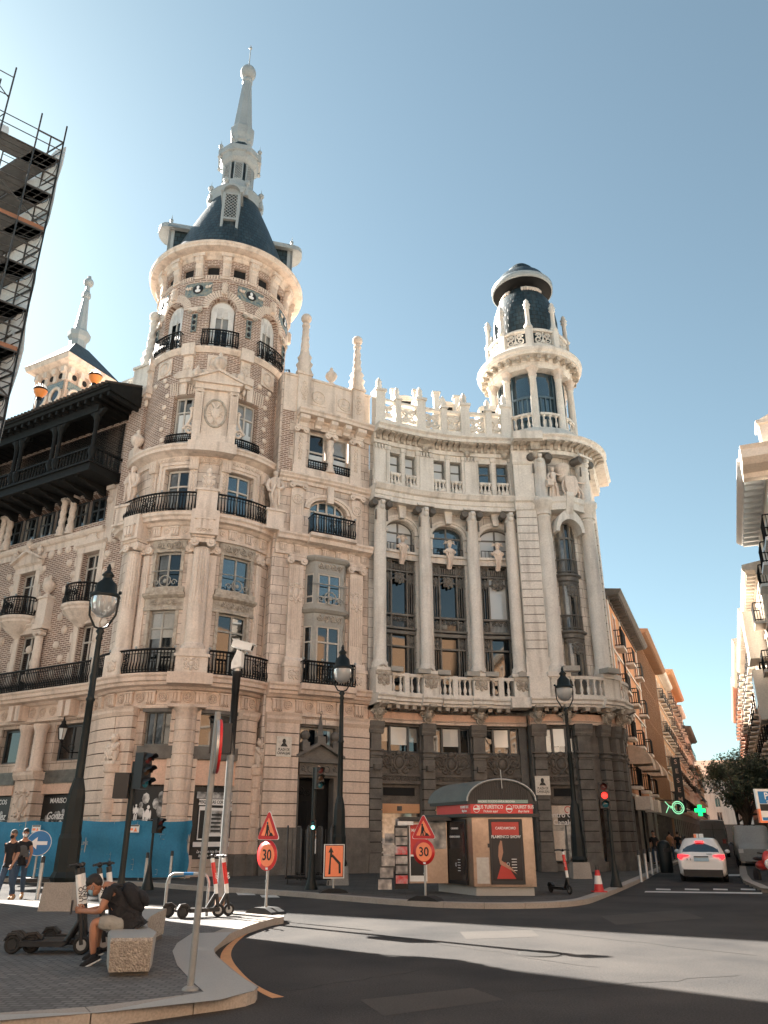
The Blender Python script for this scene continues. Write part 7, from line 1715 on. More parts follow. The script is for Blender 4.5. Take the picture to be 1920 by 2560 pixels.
# ---- works signs
def triangle(mb,f,s,c,z0,z1,r=.04):
    P=[]
    for k in range(3):
        a=PI/2+k*2*PI/3
        for d in(-.5,0,.5): P.append((s*.5*cos(a)+r*cos(a+d*2.09),s*.5*sin(a)+r*sin(a+d*2.09)+c))
    mb.prism(f,P,z0,z1)
def thirty(label,x,y,yaw,group,sc=1.):
    B=post_thing('speed_and_works_sign',label,'road sign',x,y,0,group); f=Fr((0,0,0),(cos(yaw),sin(yaw),0))
    m=MB(rubber); m.prism(Fr((0,0,0),f.u,f.n),[(-.42,0),(.42,0),(.36,.05),(.16,.12),(-.16,.12),(-.36,.05)],-.2,.2); m.build('rubber_base',B)
    m=MB(steel); m.tube([(0,0,.05),(0,0,1.9)],.03,8); m.build('post',B)
    ax=Fr((0,0,0),f.u,-f.k,f.n); m=MB(steel); m.lathe(f(0,1.12,.03),[(.30,0),(.30,.015)],28,ax=ax); d=m.build('speed_disc',B)
    m=MB(redm); m.lathe(f(0,1.12,.046),[(.305,0),(.305,.004),(.001,.005)],28,ax=ax); m.m(signo); m.lathe(f(0,1.12,.053),[(.225,0),(.001,.001)],28,ax=ax,cap=False); m.m(whiteg); m.fbox(f,-.02,.05,.84,.88,.055,.058); m.build('face',d)
    text(d,'30',f.at(0,1.115,.058),.3,blackt,ex=.002,sx=.95)
    m=MB(whiteg); triangle(m,f,.66,1.63,.03,.045); d=m.build('warning_triangle',B); m=MB(redm); triangle(m,f,.63,1.63,.046,.05); m.m(signo); triangle(m,f,.44,1.63,.051,.055,.015)
    m.m(blackt); m.sph(0,1,8,(.025,.03,.003),fr=f.at(-.03,1.76,.057)); m.prism(f,[(-.05,1.73),(.0,1.73),(.03,1.66),(-.0,1.6),(.015,1.5),(-.02,1.5),(-.035,1.58),(-.06,1.5),(-.09,1.5),(-.06,1.62)],.056,.059); m.prism(f,[(0,1.69),(.06,1.58),(.09,1.53),(.08,1.52),(.045,1.57),(-.01,1.67)],.056,.059); m.prism(f,[(.03,1.5),(.17,1.5),(.12,1.56),(.08,1.57)],.056,.059); m.build('face',d)
    m=MB(steel); m.lathe(f(.0,.62,.03),[(.03,0),(.03,.01)],10,ax=ax); m.build('badge',B)
    return B
thirty('roadworks triangle above a round 30 limit sign, standing on the tip of the near island',664,2284,R(-38),'roadworks 30 signs')
thirty('roadworks triangle above a round 30 limit sign, standing in front of the kiosk',1064,2252,R(-28),'roadworks 30 signs')
# shadow caster of a similar kind is the sign itself
B=post_thing('lane_shift_sign','orange rectangular sign with a black merging arrow','road sign',833,2232,0); f=Fr((0,0,0),(.96,.2,0))
m=MB(rubber); m.prism(Fr((0,0,0),f.u,f.n),[(-.42,0),(.42,0),(.34,.06),(.16,.12),(-.16,.12),(-.34,.06)],-.2,.2); m.build('rubber_base',B)
m=MB(steel); m.tube([(0,0,.05),(0,0,.6)],.03,8); m.build('post',B)
m=MB(whiteg); m.fbox(f,-.30,.30,.37,1.27,.0,.03); d=m.build('panel',B); m=MB(blackt); m.fbox(f,-.275,.275,.40,1.25,.03,.033); m.m(signo); m.fbox(f,-.255,.255,.42,1.23,.034,.036)
m.m(blackt); m.prism(f,[(-.16,.48),(-.10,.48),(-.09,.92),(-.05,.92),(.13,.74),(.14,.5),(.2,.5),(.19,.78),(-.04,1.0),(-.06,1.0),(-.06,1.05),(-.02,1.05),(-.1,1.2),(-.17,1.05),(-.12,1.05)],.037,.039); m.build('face',d)
B=post_thing('direction_sign','round blue sign with a white arrow pointing left beside the walkers','road sign',82,2205,0); f=Fr((0,0,0),(.93,.3,0)); ax=Fr((0,0,0),f.u,-f.k,f.n)
m=MB(steel); m.tube([(0,0,0),(0,0,1.4)],.04,8); m.build('post',B); m=MB(blackp); m.fbox(f,-.55,.55,0,.12,-.3,.3); m.m(whiteg); m.fbox(f,-.3,-.1,.12,.14,-.2,.2); m.build('base',B)
m=MB(whiteg); m.lathe(f(0,1.25,.04),[(.42,0),(.42,.02)],28,ax=ax); d=m.build('disc',B); m=MB(bluem); m.lathe(f(0,1.25,.062),[(.40,0),(.001,.002)],28,ax=ax); m.m(whitet); m.prism(f,[(-.3,1.25),(-.06,1.45),(-.06,1.31),(.28,1.31),(.28,1.19),(-.06,1.19),(-.06,1.05)],.066,.07); m.build('face',d)
# ---- traffic lights
def tlight(label,x,y,h,lit,yaw,heads,r=.065,group='traffic lights',z=.12,lean=0):
    B=post_thing('traffic_light',label,'traffic light',x,y,0,group); f0=Fr((0,0,0),(cos(yaw),sin(yaw),0))
    m=MB(ironm); m.lathe((0,0,0),[(.2,0),(.2,.03),(.13,.25),(r*1.2,.7),(r,.8),(r,h)],12); m.build('post',B)
    for (xo,zo,s,ln,ya) in heads:
        f=Fr(f0(xo,zo,.0),(cos(yaw+ya),sin(yaw+ya),0)); m=MB(blackp); n=len(ln); H_=.24*s*n; m.fbox(f,-.14*s,.14*s,-H_,0,.02,.24*s); o=m.build('signal_head',B)
        for k,c in enumerate(ln):
            cz=-.12*s-.24*s*k; q=MB(MATS[c] if c in MATS else blackt); axx=Fr((0,0,0),f.u,-f.k,f.n); q.lathe(f(0,cz,.24*s),[(.095*s,0),(.06*s,.012),(.001,.016)],16,ax=axx); q.build('lens',o)
            m=MB(blackp); rows=[[f(.11*s*cos(t),cz+.11*s*sin(t),zz) for t in [R(-20+220*i/10) for i in range(11)]] for zz in(.24*s,.24*s+.2*s)]; rows[1]=[f(.105*s*cos(t),cz+.105*s*sin(t),.24*s+(.2 if sin(t)>.2 else .08)*s) for t in [R(-20+220*i/10) for i in range(11)]]; m.grid(rows); m.build('visor',o)
    return B
def lit(n,c,e): return mat(n,c,.3,emit=c,es=e,fine=0,var=0)
lit('lens_red_lit',(1,.04,.03),.35); lit('lens_green_lit',(.25,1,.85),.6); flat('lens_dark_red',(.10,.012,.01),.3); flat('lens_dark_amber',(.06,.03,.01),.3); flat('lens_dark_green',(.02,.12,.16),.15)
tlight('black traffic light at the left, hooded three-lamp head seen from behind the seated man',292,2298,2.95,0,R(35),[(.07,3.12,1.0,['lens_dark_red','lens_dark_amber','lens_dark_green'],R(30)),(-.25,2.72,1.05,['lens_dark_red','lens_dark_red'],R(150))],.06)
tlight('dark traffic light with a small green lamp lit in front of the trolleys',778,2224,3.5,0,R(0),[(.1,3.5,.9,['lens_dark_red','lens_dark_amber','lens_dark_green'],R(25)),(0,1.95,.6,['lens_dark_green','lens_green_lit'],0)],.07)
tlight('pedestrian traffic light showing red at the right corner',1541,2218,3.0,0,R(0),[(-.1,3.1,1.1,['lens_dark_red','lens_red_lit','lens_dark_green'],R(-10))],.06)
m=MB(flat('orange_button_box',(.7,.22,.1),.5)); 
tlight('traffic light by the blue screens, its grey post half hidden',368,2225,2.0,0,R(0),[(.02,2.0,.9,['lens_dark_red','lens_dark_amber'],R(60))],.04)
# ---- bollards
def bollard(loc,label,grp,h=1.0):
    B=local(thing('bollard',label,'bollard',loc,0,grp)); m=MB(steel); m.lathe((0,0,0),[(.06,0),(.05,.02),(.05,h*.86)],12); m.build('post',B); m=MB(blackp); m.lathe((0,0,0),[(.052,h*.86),(.054,h),(.03,h+.02)],12); m.build('cap',B); return B
p=G(92,2250); b0=bollard((p.x,p.y,.12),'black-capped steel bollard beside the walking men','steel bollards')
for x,y,l in((423,2210,'black-capped steel bollard in front of the blue screens'),(360,2222,'black-capped steel bollard behind the left traffic light')):
    c=copy_tree(b0); c.location=tuple(G(x,y)); relabel(c,l)
p=G(1604,2205); b1=bollard((p.x,p.y,.12),'nearest of the four thin pale bollards in a row on the right pavement edge','thin bollards at the side street')
for x,y,l in((1619,2196,'second'),(1632,2187,'third'),(1645,2181,'farthest')): c=copy_tree(b1); c.location=tuple(G(x,y)); relabel(c,l+' of the four thin pale bollards in a row on the right pavement edge')
b1['group']='thin bollards at the side street'
# granite blocks, cone, cabinet
B=local(thing('traffic_cone','red and white traffic cone near the corner kerb','traffic cone',tuple(G(1498,2230)))); m=MB(redm); m.box(-.19,.19,-.19,.19,0,.03); m.lathe((0,0,.03),[(.14,0),(.115,.18)],16); m.lathe((0,0,.03),[(.085,.4),(.06,.55)],16); m.m(blackp); m.lathe((0,0,.03),[(.06,.55),(.04,.68)],16); m.build('cone',B); m=MB(whiteg); m.lathe((0,0,.03),[(.116,.18),(.086,.4)],16,cap=False); m.build('reflective_band',B)
B=local(thing('utility_cabinet','grey graffiti-marked stone cabinet beside the far left doorway','cabinet',tuple(G(640,2172)),R(12))); m=MB(dark); m.box(-.55,.55,-.35,.35,0,1.25); m.box(-.6,.6,-.4,.4,1.25,1.32); m.build('cabinet_body',B); text(B,'KAM',Fr((0,-.36,.75),(1,0,0)),.42,blackt,'graffiti',sh=.3)
B=local(thing('rubbish_bin','dark rounded litter bin on the right pavement','litter bin',tuple(G(1668,2182)))); m=MB(ironm); m.lathe((0,0,0),[(.26,0),(.28,.1),(.28,1.1),(.2,1.25),(.05,1.3)],16); m.build('bin_body',B); m=MB(blackt); m.fbox(Fr((0,-.27,.9),(1,0,0)),-.14,.14,-.06,.08,0,.03); m.build('slot',B)
# ---- blue mesh fence
FT=Track([tuple(G(-60,2216).xy),tuple(G(95,2213).xy),tuple(G(250,2206).xy),tuple(G(380,2199).xy),tuple(G(492,2193).xy)],.15)
FP=[(-19.5,35.0),(-15.4,32.9),(-11.6,31.3),(-9.0,31.0),(-7.6,31.3),(-7.35,31.8)]
B=thing('works_fence','blue mesh screens on wire fence panels around the building base','fence',(-10,31.2,.12),group=None)
FT=Track(FP,.15)
m=MB(fencem); N=90; rows=[]
for j in range(12):
    z=.2+1.95*j/11
    rows.append([(*FT.p(FT.len*i/N,.05*sin(i*.9)+.03*sin(i*2.3+j*.8)+.04*sin(j*.9+i*.2)),z-(.06*abs(sin(i*PI/15)) if j==11 else 0)) for i in range(N+1)])
m.grid(rows); m.build('mesh_screen',B)
m=MB(steel)
for q in [0.1,3.2,6.2,9.2,11.4,13.6]:
    q=min(q,FT.len-.05); m.tube([(*FT.p(q,-.06),.12),(*FT.p(q,-.06),2.25)],.025,6)
for k in range(12): z=.3+.17*k; m.tube([(*FT.p(FT.len*i/30,-.08),z) for i in range(31)],.006,4)
for k in range(60): q=.1+k*.23; m.bar((*FT.p(q,-.08),.2),(*FT.p(q,-.08),2.15),.005) if q<FT.len else None
m.build('wire_panel',B)
for q in (FT.len*.52,FT.len*.83,FT.len*.2):
    f=FT.fr(q,1.85,.12); m=MB(whiteg); m.fbox(f,-.2,.2,-.13,.13,0,.01); o=m.build('notice',B); t=MB(blackt); t.fbox(f,-.18,.18,.08,.12,.01,.012); t.m(signo); t.prism(f,[(0,-.1),(.14,-.1),(.07,.05)],.01,.013); t.fbox(f,-.17,-.02,-.06,.02,.01,.012); t.build('pictogram',o)
text(B,'OBRA ONLINE',FT.fr(FT.len*.67,1.35,.1),.16,MATS['galvanised_steel'],sx=.9)
# ---- bicycle rack hoop, scooters
B=local(thing('cycle_stand','bent steel cycle hoop with a blue band beside the white and red scooters','cycle stand',tuple(G(463,2290)))); W_=.43
m=MB(steel); m.tube([(-W_,0,0),(-W_,0,.62),(-W_+.04,0,.73),(-W_+.12,0,.78),(W_-.12,0,.78),(W_-.04,0,.73),(W_,0,.62),(W_,0,0)],.03,10); m.build('hoop',B); m=MB(bluem); m.tube([(-.1,0,.78),(.1,0,.78)],.032,10); m.build('band',B)
def scooter(label,loc,yaw,scheme,group,txt):
    B=local(thing('electric_scooter',label,'electric scooter',loc,yaw,group)); deck,stem1,stem2=scheme[:3]
    m=MB(deck); m.prism(Fr((0,.0,.0),(1,0,0),(0,-1,0)),[(-.42,.1),(.18,.1),(.24,.14),(.2,.17),(-.42,.17)],-.085,.085); m.build('deck',B)
    for x in(-.55,.43):
        m=MB(rubber); f=Fr((x,0,.12),(1,0,0),(0,-1,0)); ring(m,f,.095,.095,.028,18,8); w=m.build('wheel',B); m=MB(steel if x>0 else blackp); m.lathe((x,.02,.12),[(.07,0),(.07,.04)],12,ax=Fr((0,0,0),(1,0,0),(0,0,1),(0,-1,0))); m.build('rim',w)
    m=MB(blackp); m.prism(Fr((0,0,0),(1,0,0),(0,-1,0)),[(-.68,.16),(-.62,.26),(-.5,.27),(-.4,.2),(-.42,.16),(-.5,.24),(-.6,.23)],-.04,.04); m.build('mudguard',B)
    m=MB(stem1); m.tube([(.2,0,.15),(.36,0,.42)],.04,8); m.tube([(.43,0,.12),(.37,0,.42),(.33,0,.62)],.035,8); m.build('fork',B)
    m=MB(stem2); m.tube([(.34,0,.6),(.25,0,1.0)],.042,10); s=m.build('stem',B); m=MB(scheme[3]); m.tube([(.25,0,1.0),(.235,0,1.08)],.04,10); m.tube([(.365,0,.42),(.34,0,.6)],.041,10); m.build('stem_collar',B)
    m=MB(blackp); m.tube([(.19,-.24,1.12),(.23,-.1,1.13),(.235,0,1.12),(.23,.1,1.13),(.19,.24,1.12)],.018,8); m.sph((.235,0,1.12),.04,8); m.build('handlebar',B)
    if txt: f=Fr((.345,-.045,.75),(-.21,0,.97),(0,-1,0),(-.97,0,-.21)); text(s,txt,f,.085,whitet if stem2 is redk else blackt,ex=.001)
    return B
sc1=scooter('scooter with a white and red stem, the left of two behind the cycle stand',tuple(G(490,2293)),R(8),(blackp,blackp,redk,whiteg),'white and red scooters','circ')
c=copy_tree(sc1); c.location=tuple(G(521,2293)); c.rotation_euler.z=R(35); relabel(c,'scooter with a white and red stem, the right of two behind the cycle stand')
c=copy_tree(sc1); c.location=tuple(G(1404,2234)); c.rotation_euler.z=R(-70); relabel(c,'scooter parked in front of the corner shop, left of the cone')
sc2=scooter('black scooter with white stem, nearest the seated man',(-4.62,12.2,.12),R(-3),(blackp,blackp,whiteg,blackp),'black scooters parked in a cluster','UNO')
for x,y,yw,l in((-4.7,12.55,R(3),'black scooter with white stem, second in the cluster from the viewer'),(-4.42,12.95,R(-8),'black scooter with white stem, farthest in the cluster beside the man'),(-4.40,12.4,R(9),'black scooter squeezed between the others of the cluster')):
    c=copy_tree(sc2); c.location=(x,y,.12); c.rotation_euler.z=yw; relabel(c,l)
# ---- kiosk
def wp(x,y,z=.12): return Vector(atG(x,y,z))
K0=Vector(G(1187,2240)); K1=Vector(G(1344,2240)); ku=(K1-K0); ku.z=0; KW=ku.length; ku.normalize(); kn_=Vector((ku.y,-ku.x,0)); kb=-kn_
B=thing('ticket_kiosk','metal ticket kiosk with arched grey roof and red tourist bus banner','kiosk',tuple(K0)); f=Fr(K0,ku,kn_)   # z=out to viewer
HW=1.98
m=MB(copper); D=2.0
base=[(0,0),(KW,0),(KW+.05,-D),(-.95,-D)]
def fp(pts,z0,z1,mb): mb.prism(Fr(K0,ku,(0,0,1),kn_),[(x,y) for x,y in pts],z0,z1)
fp([(x*1,y) for x,y in base],.22,HW,m); body=m.build('kiosk_body',B); m=MB(granites); fp([(.06,-.08),(KW-.06,-.08),(KW,-D+.1),(-.85,-D+.1)],0,.22,m); m.build('plinth',B)
m=MB(blackp); fp([(-.15,.12),(KW+.2,.12),(KW+.25,-D-.1),(-1.2,-D-.1)],HW,HW+.09,m); m.build('canopy',B)
m=MB(redk); fp([(-.02,.05),(KW+.02,.05),(KW+.05,-D+.2),(-.85,-D+.2)],HW+.09,HW+.34,m); bn=m.build('banner',B)
for x,s_,t,sz in((.47,1,'BUS TURÍSTICO',.135),(1.42,1,'TOURIST BUS',.125)):
    text(bn,t,f.at(x*KW/1.73+.06,HW+.26,.06),sz,whitet,sx=.78); text(bn,'Tickets aquí' if x<1 else 'Buy here',f.at(x*KW/1.73+.06,HW+.15,.06),.085,whitet,sh=.3)
ax=Fr((0,0,0),ku,(0,0,-1),kn_); lg=MB(whitet)
for x in(.1,KW*.6): ring(lg,f.at(x+.04,HW+.215,.055),.085,.095,.008,20,4); lg.fbox(f,x-.04,x+.12,HW+.19,HW+.235,.055,.062)
lg.build('logo',bn)
fs=Fr(K0+kn_*.05-ku*.03,-(K0+ku*-.85-kn_*(D-.2)-K0-kn_*.05)); text(bn,'TOURIST BUS\nBuy here',fs.at(-.32,HW+.215,.01),.1,whitet,sx=.75)
m=MB(mat('sign_strip_green',(.22,.33,.29),.4)); m.fbox(f,.18,KW-.1,HW+.36,HW+.45,.03,.06); o=m.build('route_strip',B); text(o,'MADRID TOLEDO ÁVILA SEGOVIA',f.at(KW*.42,HW+.405,.062),.075,whitet,sx=.9)
# arched roof
N=18; rows=[]; back=[]
def arch(t,ex=0): a=PI*t/N; return (KW/2-(KW/2+.12+ex)*cos(a), HW+.42+(.58+ex)*sin(a))
def fa(t,z,ex=0): x,y=arch(t,ex); return f(x+.45*(z-.08),y,z)
rows=[[fa(t,z) for t in range(N+1)] for z in(.08,-D-.1)]; rows2=[[fa(t,z,-.04) for t in range(N+1)] for z in(.08,-D-.1)]
m=MB(greyroof); m.grid(rows); m.grid([rows[0],rows2[0]]); m.build('arched_roof',B); 
rf=MB(steel); rf.tube([f(*arch(t),.09) for t in range(N+1)],.025,6); rf.build('roof_edge',B)
m=MB(blackp); m.face([f(*arch(t,-.03),0) for t in range(N+1)]); 
for k in range(26): x=.08+(KW-.16)*k/25; h_=.52*math.sqrt(max(0,1-((x-KW/2)/(KW/2+.02))**2)); m.fbox(f,x-.012,x+.012,HW+.44,HW+.44+h_,0,.03)
fp([(-.1,.02),(KW+.1,.02),(KW-.8,-D),(-1.05,-D)],HW+.34,HW+.44,m); m.build('louvre',B)
m=MB(steel); m.bar(f(KW*.52,HW+.75,.1),f(KW*.51,HW+1.25,.1),.014); m.build('aerial',B)
def poster(f,x0,x1,z0,z1,red,o_,tt=.13):
    m=MB(blackp); m.fbox(f,x0,x1,z0,z1,0,.04); o=m.build('flamenco_poster',B); w=x1-x0; c=(x0+x1)/2; m=MB(flat('poster_black',(.03,.022,.02),.15) if 'poster_black' not in MATS else MATS['poster_black']); m.fbox(f,x0+.06,x1-.06,z0+.1,z1-.06,.04,.045)
    if red: m.m(MATS['red_poster_tint']); m.fbox(f,x0+.08,x1-.1,z1-.42,z1-.08,.045,.048); m.prism(f,[(c-.15,z0+.55),(c-.05,z0+.55),(c+.22,z0+.14),(c-.3,z0+.14)],.045,.048); m.m(skin); m.prism(f,[(c-.22,z0+.95),(c-.16,z0+1.1),(c-.12,z0+1.08),(c-.1,z0+.8),(c-.16,z0+.6),(c+.1,z0+.42),(c+.25,z0+.25),(c+.08,z0+.36),(c-.2,z0+.5),(c-.24,z0+.7)],.048,.05)
    m.build('picture',o); text(o,'CARDAMOMO',f.at(c,z1-.24,.05),tt*.62,whitet,sx=.9); text(o,'FLAMENCO SHOW',f.at(c,z1-.46,.05),tt*.68,whitet,sx=.9)
    k=MB(whitet)
    for j in range(5): k.fbox(f,c+.12,c+.26,z0+.62-j*.07,z0+.635-j*.07,.046,.048)
    ring(k,f.at(c+.02,z0+.5,.047),.035,.045,.005,12,4); k.build('small_print',o); return o
flat('red_poster_tint',(.45,.03,.02),.3)
poster(f,KW*.27,KW*.82,.28,HW-.05,True,0,.155)
m=MB(copper); m.fbox(f,.03,KW*.27,.24,HW-.03,0,.02); m.m(steel); m.fbox(f,KW*.05,KW*.25,.3,.95,.02,.03); m.build('access_panel',B); m=MB(blackp); m.fbox(f,KW*.24,KW*.285,1.2,1.3,.02,.05); m.build('lock',B)
m=MB(copper); m.fbox(f,KW*.83,KW*.97,.24,HW-.03,0,.02); m.build('side_panel',B)
A=f(-.95,0,-D); Cc=f(0,0,0); fl=Fr(A,Cc-A); poster(fl,.75,(Cc-A).length-.3,.25,HW-.05,False,0,.11)
# magazine rack wing of the kiosk
magm=mat('magazine_covers',(.55,.50,.45),.5,c2=(.04,.05,.06),sc=4.5,var=1,fine=.4,fsc=18); magr=mat('red_magazine_covers',(.60,.05,.05),.5,c2=(.5,.5,.5),sc=5,var=1)
Rk=thing('magazine_stand','magazine stand with postcards and guide books on the left of the kiosk','news stand',tuple(f(-2.2,0,-.9))); P0=f(-1.72,0,-1.1); P1=f(-.62,0,-1.15); fr_=Fr(P0,P1-P0); w_=(P1-P0).length
m=MB(copper); m.fbox(fr_,.0,w_,.25,HW-.1,-.5,0); m.m(blackp); m.fbox(fr_,-.3,w_+.1,HW-.08,HW+.02,-.7,.35); m.m(whiteg); m.fbox(fr_,-.35,.1,HW-.2,HW-.1,.3,.38); m.build('stand_body',Rk)
m=MB(whiteg); m.fbox(fr_,.0,.5,.3,HW-.15,0,.06); o=m.build('guide_poster',Rk); m=MB(redk); m.fbox(fr_,.03,.47,1.0,HW-.18,.06,.065); m.m(blackt); m.fbox(fr_,.03,.47,.45,.95,.06,.065); m.build('picture',o); text(o,'MADRID',fr_.at(.25,HW-.34,.068),.125,whitet,sx=.8)
for k in range(3): m=MB(magm); m.fbox(fr_,.55,w_-.03,1.15+k*.25,1.42+k*.25,.0,.04); m.build('postcard_row',Rk)
m=MB(magm); f2=Fr(fr_(-.34,0,.1),fr_.u,None); 
for k in range(7): (magr if k in(0,3) else magm); m.m(magr if k in(0,3) else magm); m.fbox(f2,-.06,.28,.25+k*.25,.46+k*.25,.0-.02*k,.03-.02*k)
m.m(blackp); m.fbox(f2,-.08,.3,.1,HW-.2,-.25,-.15); m.build('magazine_rack',Rk)
m=MB(magm); f3=Fr(fr_(-.72,0,.15),fr_.u)
for k in range(5): m.fbox(f3,-.18+.05*k,.2+.05*k,.1+k*.3,.36+k*.3,-.06*k,.03-.06*k)
m.build('leaflet_rack',Rk)
# ---- roll cages at the doorway
def cage(loc,yaw,label):
    B=local(thing('roll_cage_trolley',label,'trolley',loc,yaw,'wire roll cages at the doorway')); m=MB(MATS['scaffold_tube'])
    for x in(-.4,.4):
        m.tube([(x,-.32,.2),(x,-.32,1.72),(x,-.2,1.8),(x,.2,1.8),(x,.32,1.72),(x,.32,.2)],.026,6)
        for k in range(6): m.bar((x,-.26+k*.104,.25),(x,-.26+k*.104,1.78),.014)
    for k in range(6): m.bar((-.4+k*.16,.32,.2),(-.4+k*.16,.32,1.7),.014)
    m.build('cage_frame',B); m=MB(iron); m.box(-.42,.42,-.35,.35,.17,.22); m.build('platform',B)
    for x in(-.34,.34):
        for y in(-.28,.28): m=MB(rubber); m.lathe((x-.015,y,.07),[(.07,0),(.07,.03)],10,ax=Fr((0,0,0),(0,1,0),(0,0,1),(1,0,0))); m.build('wheel',B)
    return B
p=G(744,2210); cg_=cage((p.x,p.y,.12),R(5),'black wire roll cage left of the small green light')
for x,y,yw,l in((800,2212,R(-8),'black wire roll cage between the small green light and the orange arrow sign'),(770,2200,R(20),'black wire roll cage standing behind the other two')): c=copy_tree(cg_); c.location=tuple(G(x,y)); c.rotation_euler.z=yw; relabel(c,l)
# ---- parking sign at right edge
B=local(thing('parking_sign','parking direction sign cut by the right edge of the picture','road sign',(9.6,18,.12))); m=MB(steel); m.tube([(0,0,0),(0,0,2.75)],.05,10); m.tube([(1.2,.3,0),(1.2,.3,2.75)],.05,10); m.build('post',B)
f=Fr((-1.50,-.1,0),(.97,.24,0)); f.o=Vector((atY(1878,1975,18).x-9.6,-.1,-.12)); zt=atY(1878,1973,18).z; zb=atY(1890,2056,18).z
m=MB(whiteg); m.fbox(f,0,1.5,zb,zt,0,.05); m.m(signo); m.fbox(f,.0,1.5,zb-.01,zb+.27*1,0,.055); pn=m.build('panel',B); m=MB(bluem); m.fbox(f,.06,1.45,zt-.30,zt-.05,.05,.055); m.m(blackt); m.fbox(f,.06,1.45,zt-.46,zt-.31,.05,.057); m.m(whiteg); m.fbox(f,.05,1.45,zb+.03,zb+.23,.055,.06); m.m(bluem); m.fbox(f,.07,1.4,zb+.04,zb+.1,.06,.062); m.build('face',pn)
text(pn,'P',f.at(.25,zt-.15,.056),.2,whitet); text(pn,'SANTA ANA',f.at(.5,zt-.275,.06),.1,whitet,sx=.95)
# ---- lit pharmacy cross, neon glasses, hostel sign
lit('neon_green',(.01,.7,.15),.5); lit('neon_pale',(.3,.8,.45),.2)
p=Vector(atY(1750,2026,84)); 
def wallsign(name,label,cat,x,y,Y): p=Vector(atY(x,y,Y)); return p,thing(name,label,cat,tuple(p))
p,B=wallsign('pharmacy_cross','glowing green pharmacy cross hanging over the left pavement','lit sign',1750,2026,80); f=Fr(p,(1,0,0)); m=MB(MATS['neon_green']); m.fbox(f,-.17,.17,-.5,.5,-.1,.1); m.fbox(f,-.5,-.17,-.17,.17,-.1,.1); m.fbox(f,.17,.5,-.17,.17,-.1,.1); m.build('cross',B); m=MB(blackp); m.bar(f(-2.6,0,0),f(-.75,0,0),.05); m.build('bracket',B)
p,B=wallsign('neon_glasses_sign','pale green neon outline of spectacles over the left pavement','lit sign',1685,2019,60); f=Fr(p,(1,0,0)); m=MB(MATS['neon_pale']); ring(m,f.at(.3,0),.42,.42,.035,20,5); ring(m,f.at(.3,0),.3,.3,.025,20,5); m.tube([f(-.12,.05),f(-.35,.12),f(-.6,.4)],.03,5); m.tube([f(-.35,.1),f(-.6,-.35)],.03,5); m.tube([f(-.12,-.02),f(-.3,-.02)],.03,5); m.build('neon_tube',B); m=MB(blackp); m.bar(f(-1.6,.5,0),f(.6,.5,0),.03); m.build('bracket',B)
p,B=wallsign('vertical_sign','dark vertical sign with letters on the left side of the street','shop sign',1697,1965,66); f=Fr(p,(1,-.2,0)); m=MB(blackp); m.fbox(f,-.35,.35,-2.0,2.2,-.08,.0); pn=m.build('panel',B)
for k,ch in enumerate('SESEMO'): text(pn,ch,f.at(0,1.85-k*.72,.01),.5,MATS['salmon_plaster'])
# ---- vehicles
carw=mat('white_car_paint',(.80,.79,.77),.3,coat=.3,fine=0,var=.1); carglass=mat('car_glass',(.012,.016,.018),.04,spec=1,ior=1.7,fine=0,var=0); lit('tail_light_lit',(1,.02,.03),.45)
vang=mat('grey_van_paint',(.20,.20,.19),.5,c2=(.16,.16,.15)); flat('number_plate',(.35,.5,.6),.4); flat('dark_red_lens',(.3,.01,.01),.2); redcar=mat('red_scooter_paint',(.5,.03,.02),.3,coat=.5,fine=0)
def loft(mb,secs,close=True,cap=True):   # secs: list of (y, [(x,z)...]) cross sections along y
    rows=[[(x,y,z) for x,z in pts] for y,pts in secs]; mb.grid(rows,cu=True,sm=True)
    if cap: mb.face(rows[0][::-1],sm=True); mb.face(rows[-1],sm=True)
def sect(w,zb,zs,zt,wt):   # half-body cross section, mirrored: bottom, sill, shoulder, roof
    P=[(w*.86,zb),(w*.97,zb+.08),(w,zs*.75),(w*.985,zs),(wt+.04,zt-.1),(wt-.06,zt-.015),(wt*.5,zt)]
    return P+[(-x,z) for x,z in P[::-1]]
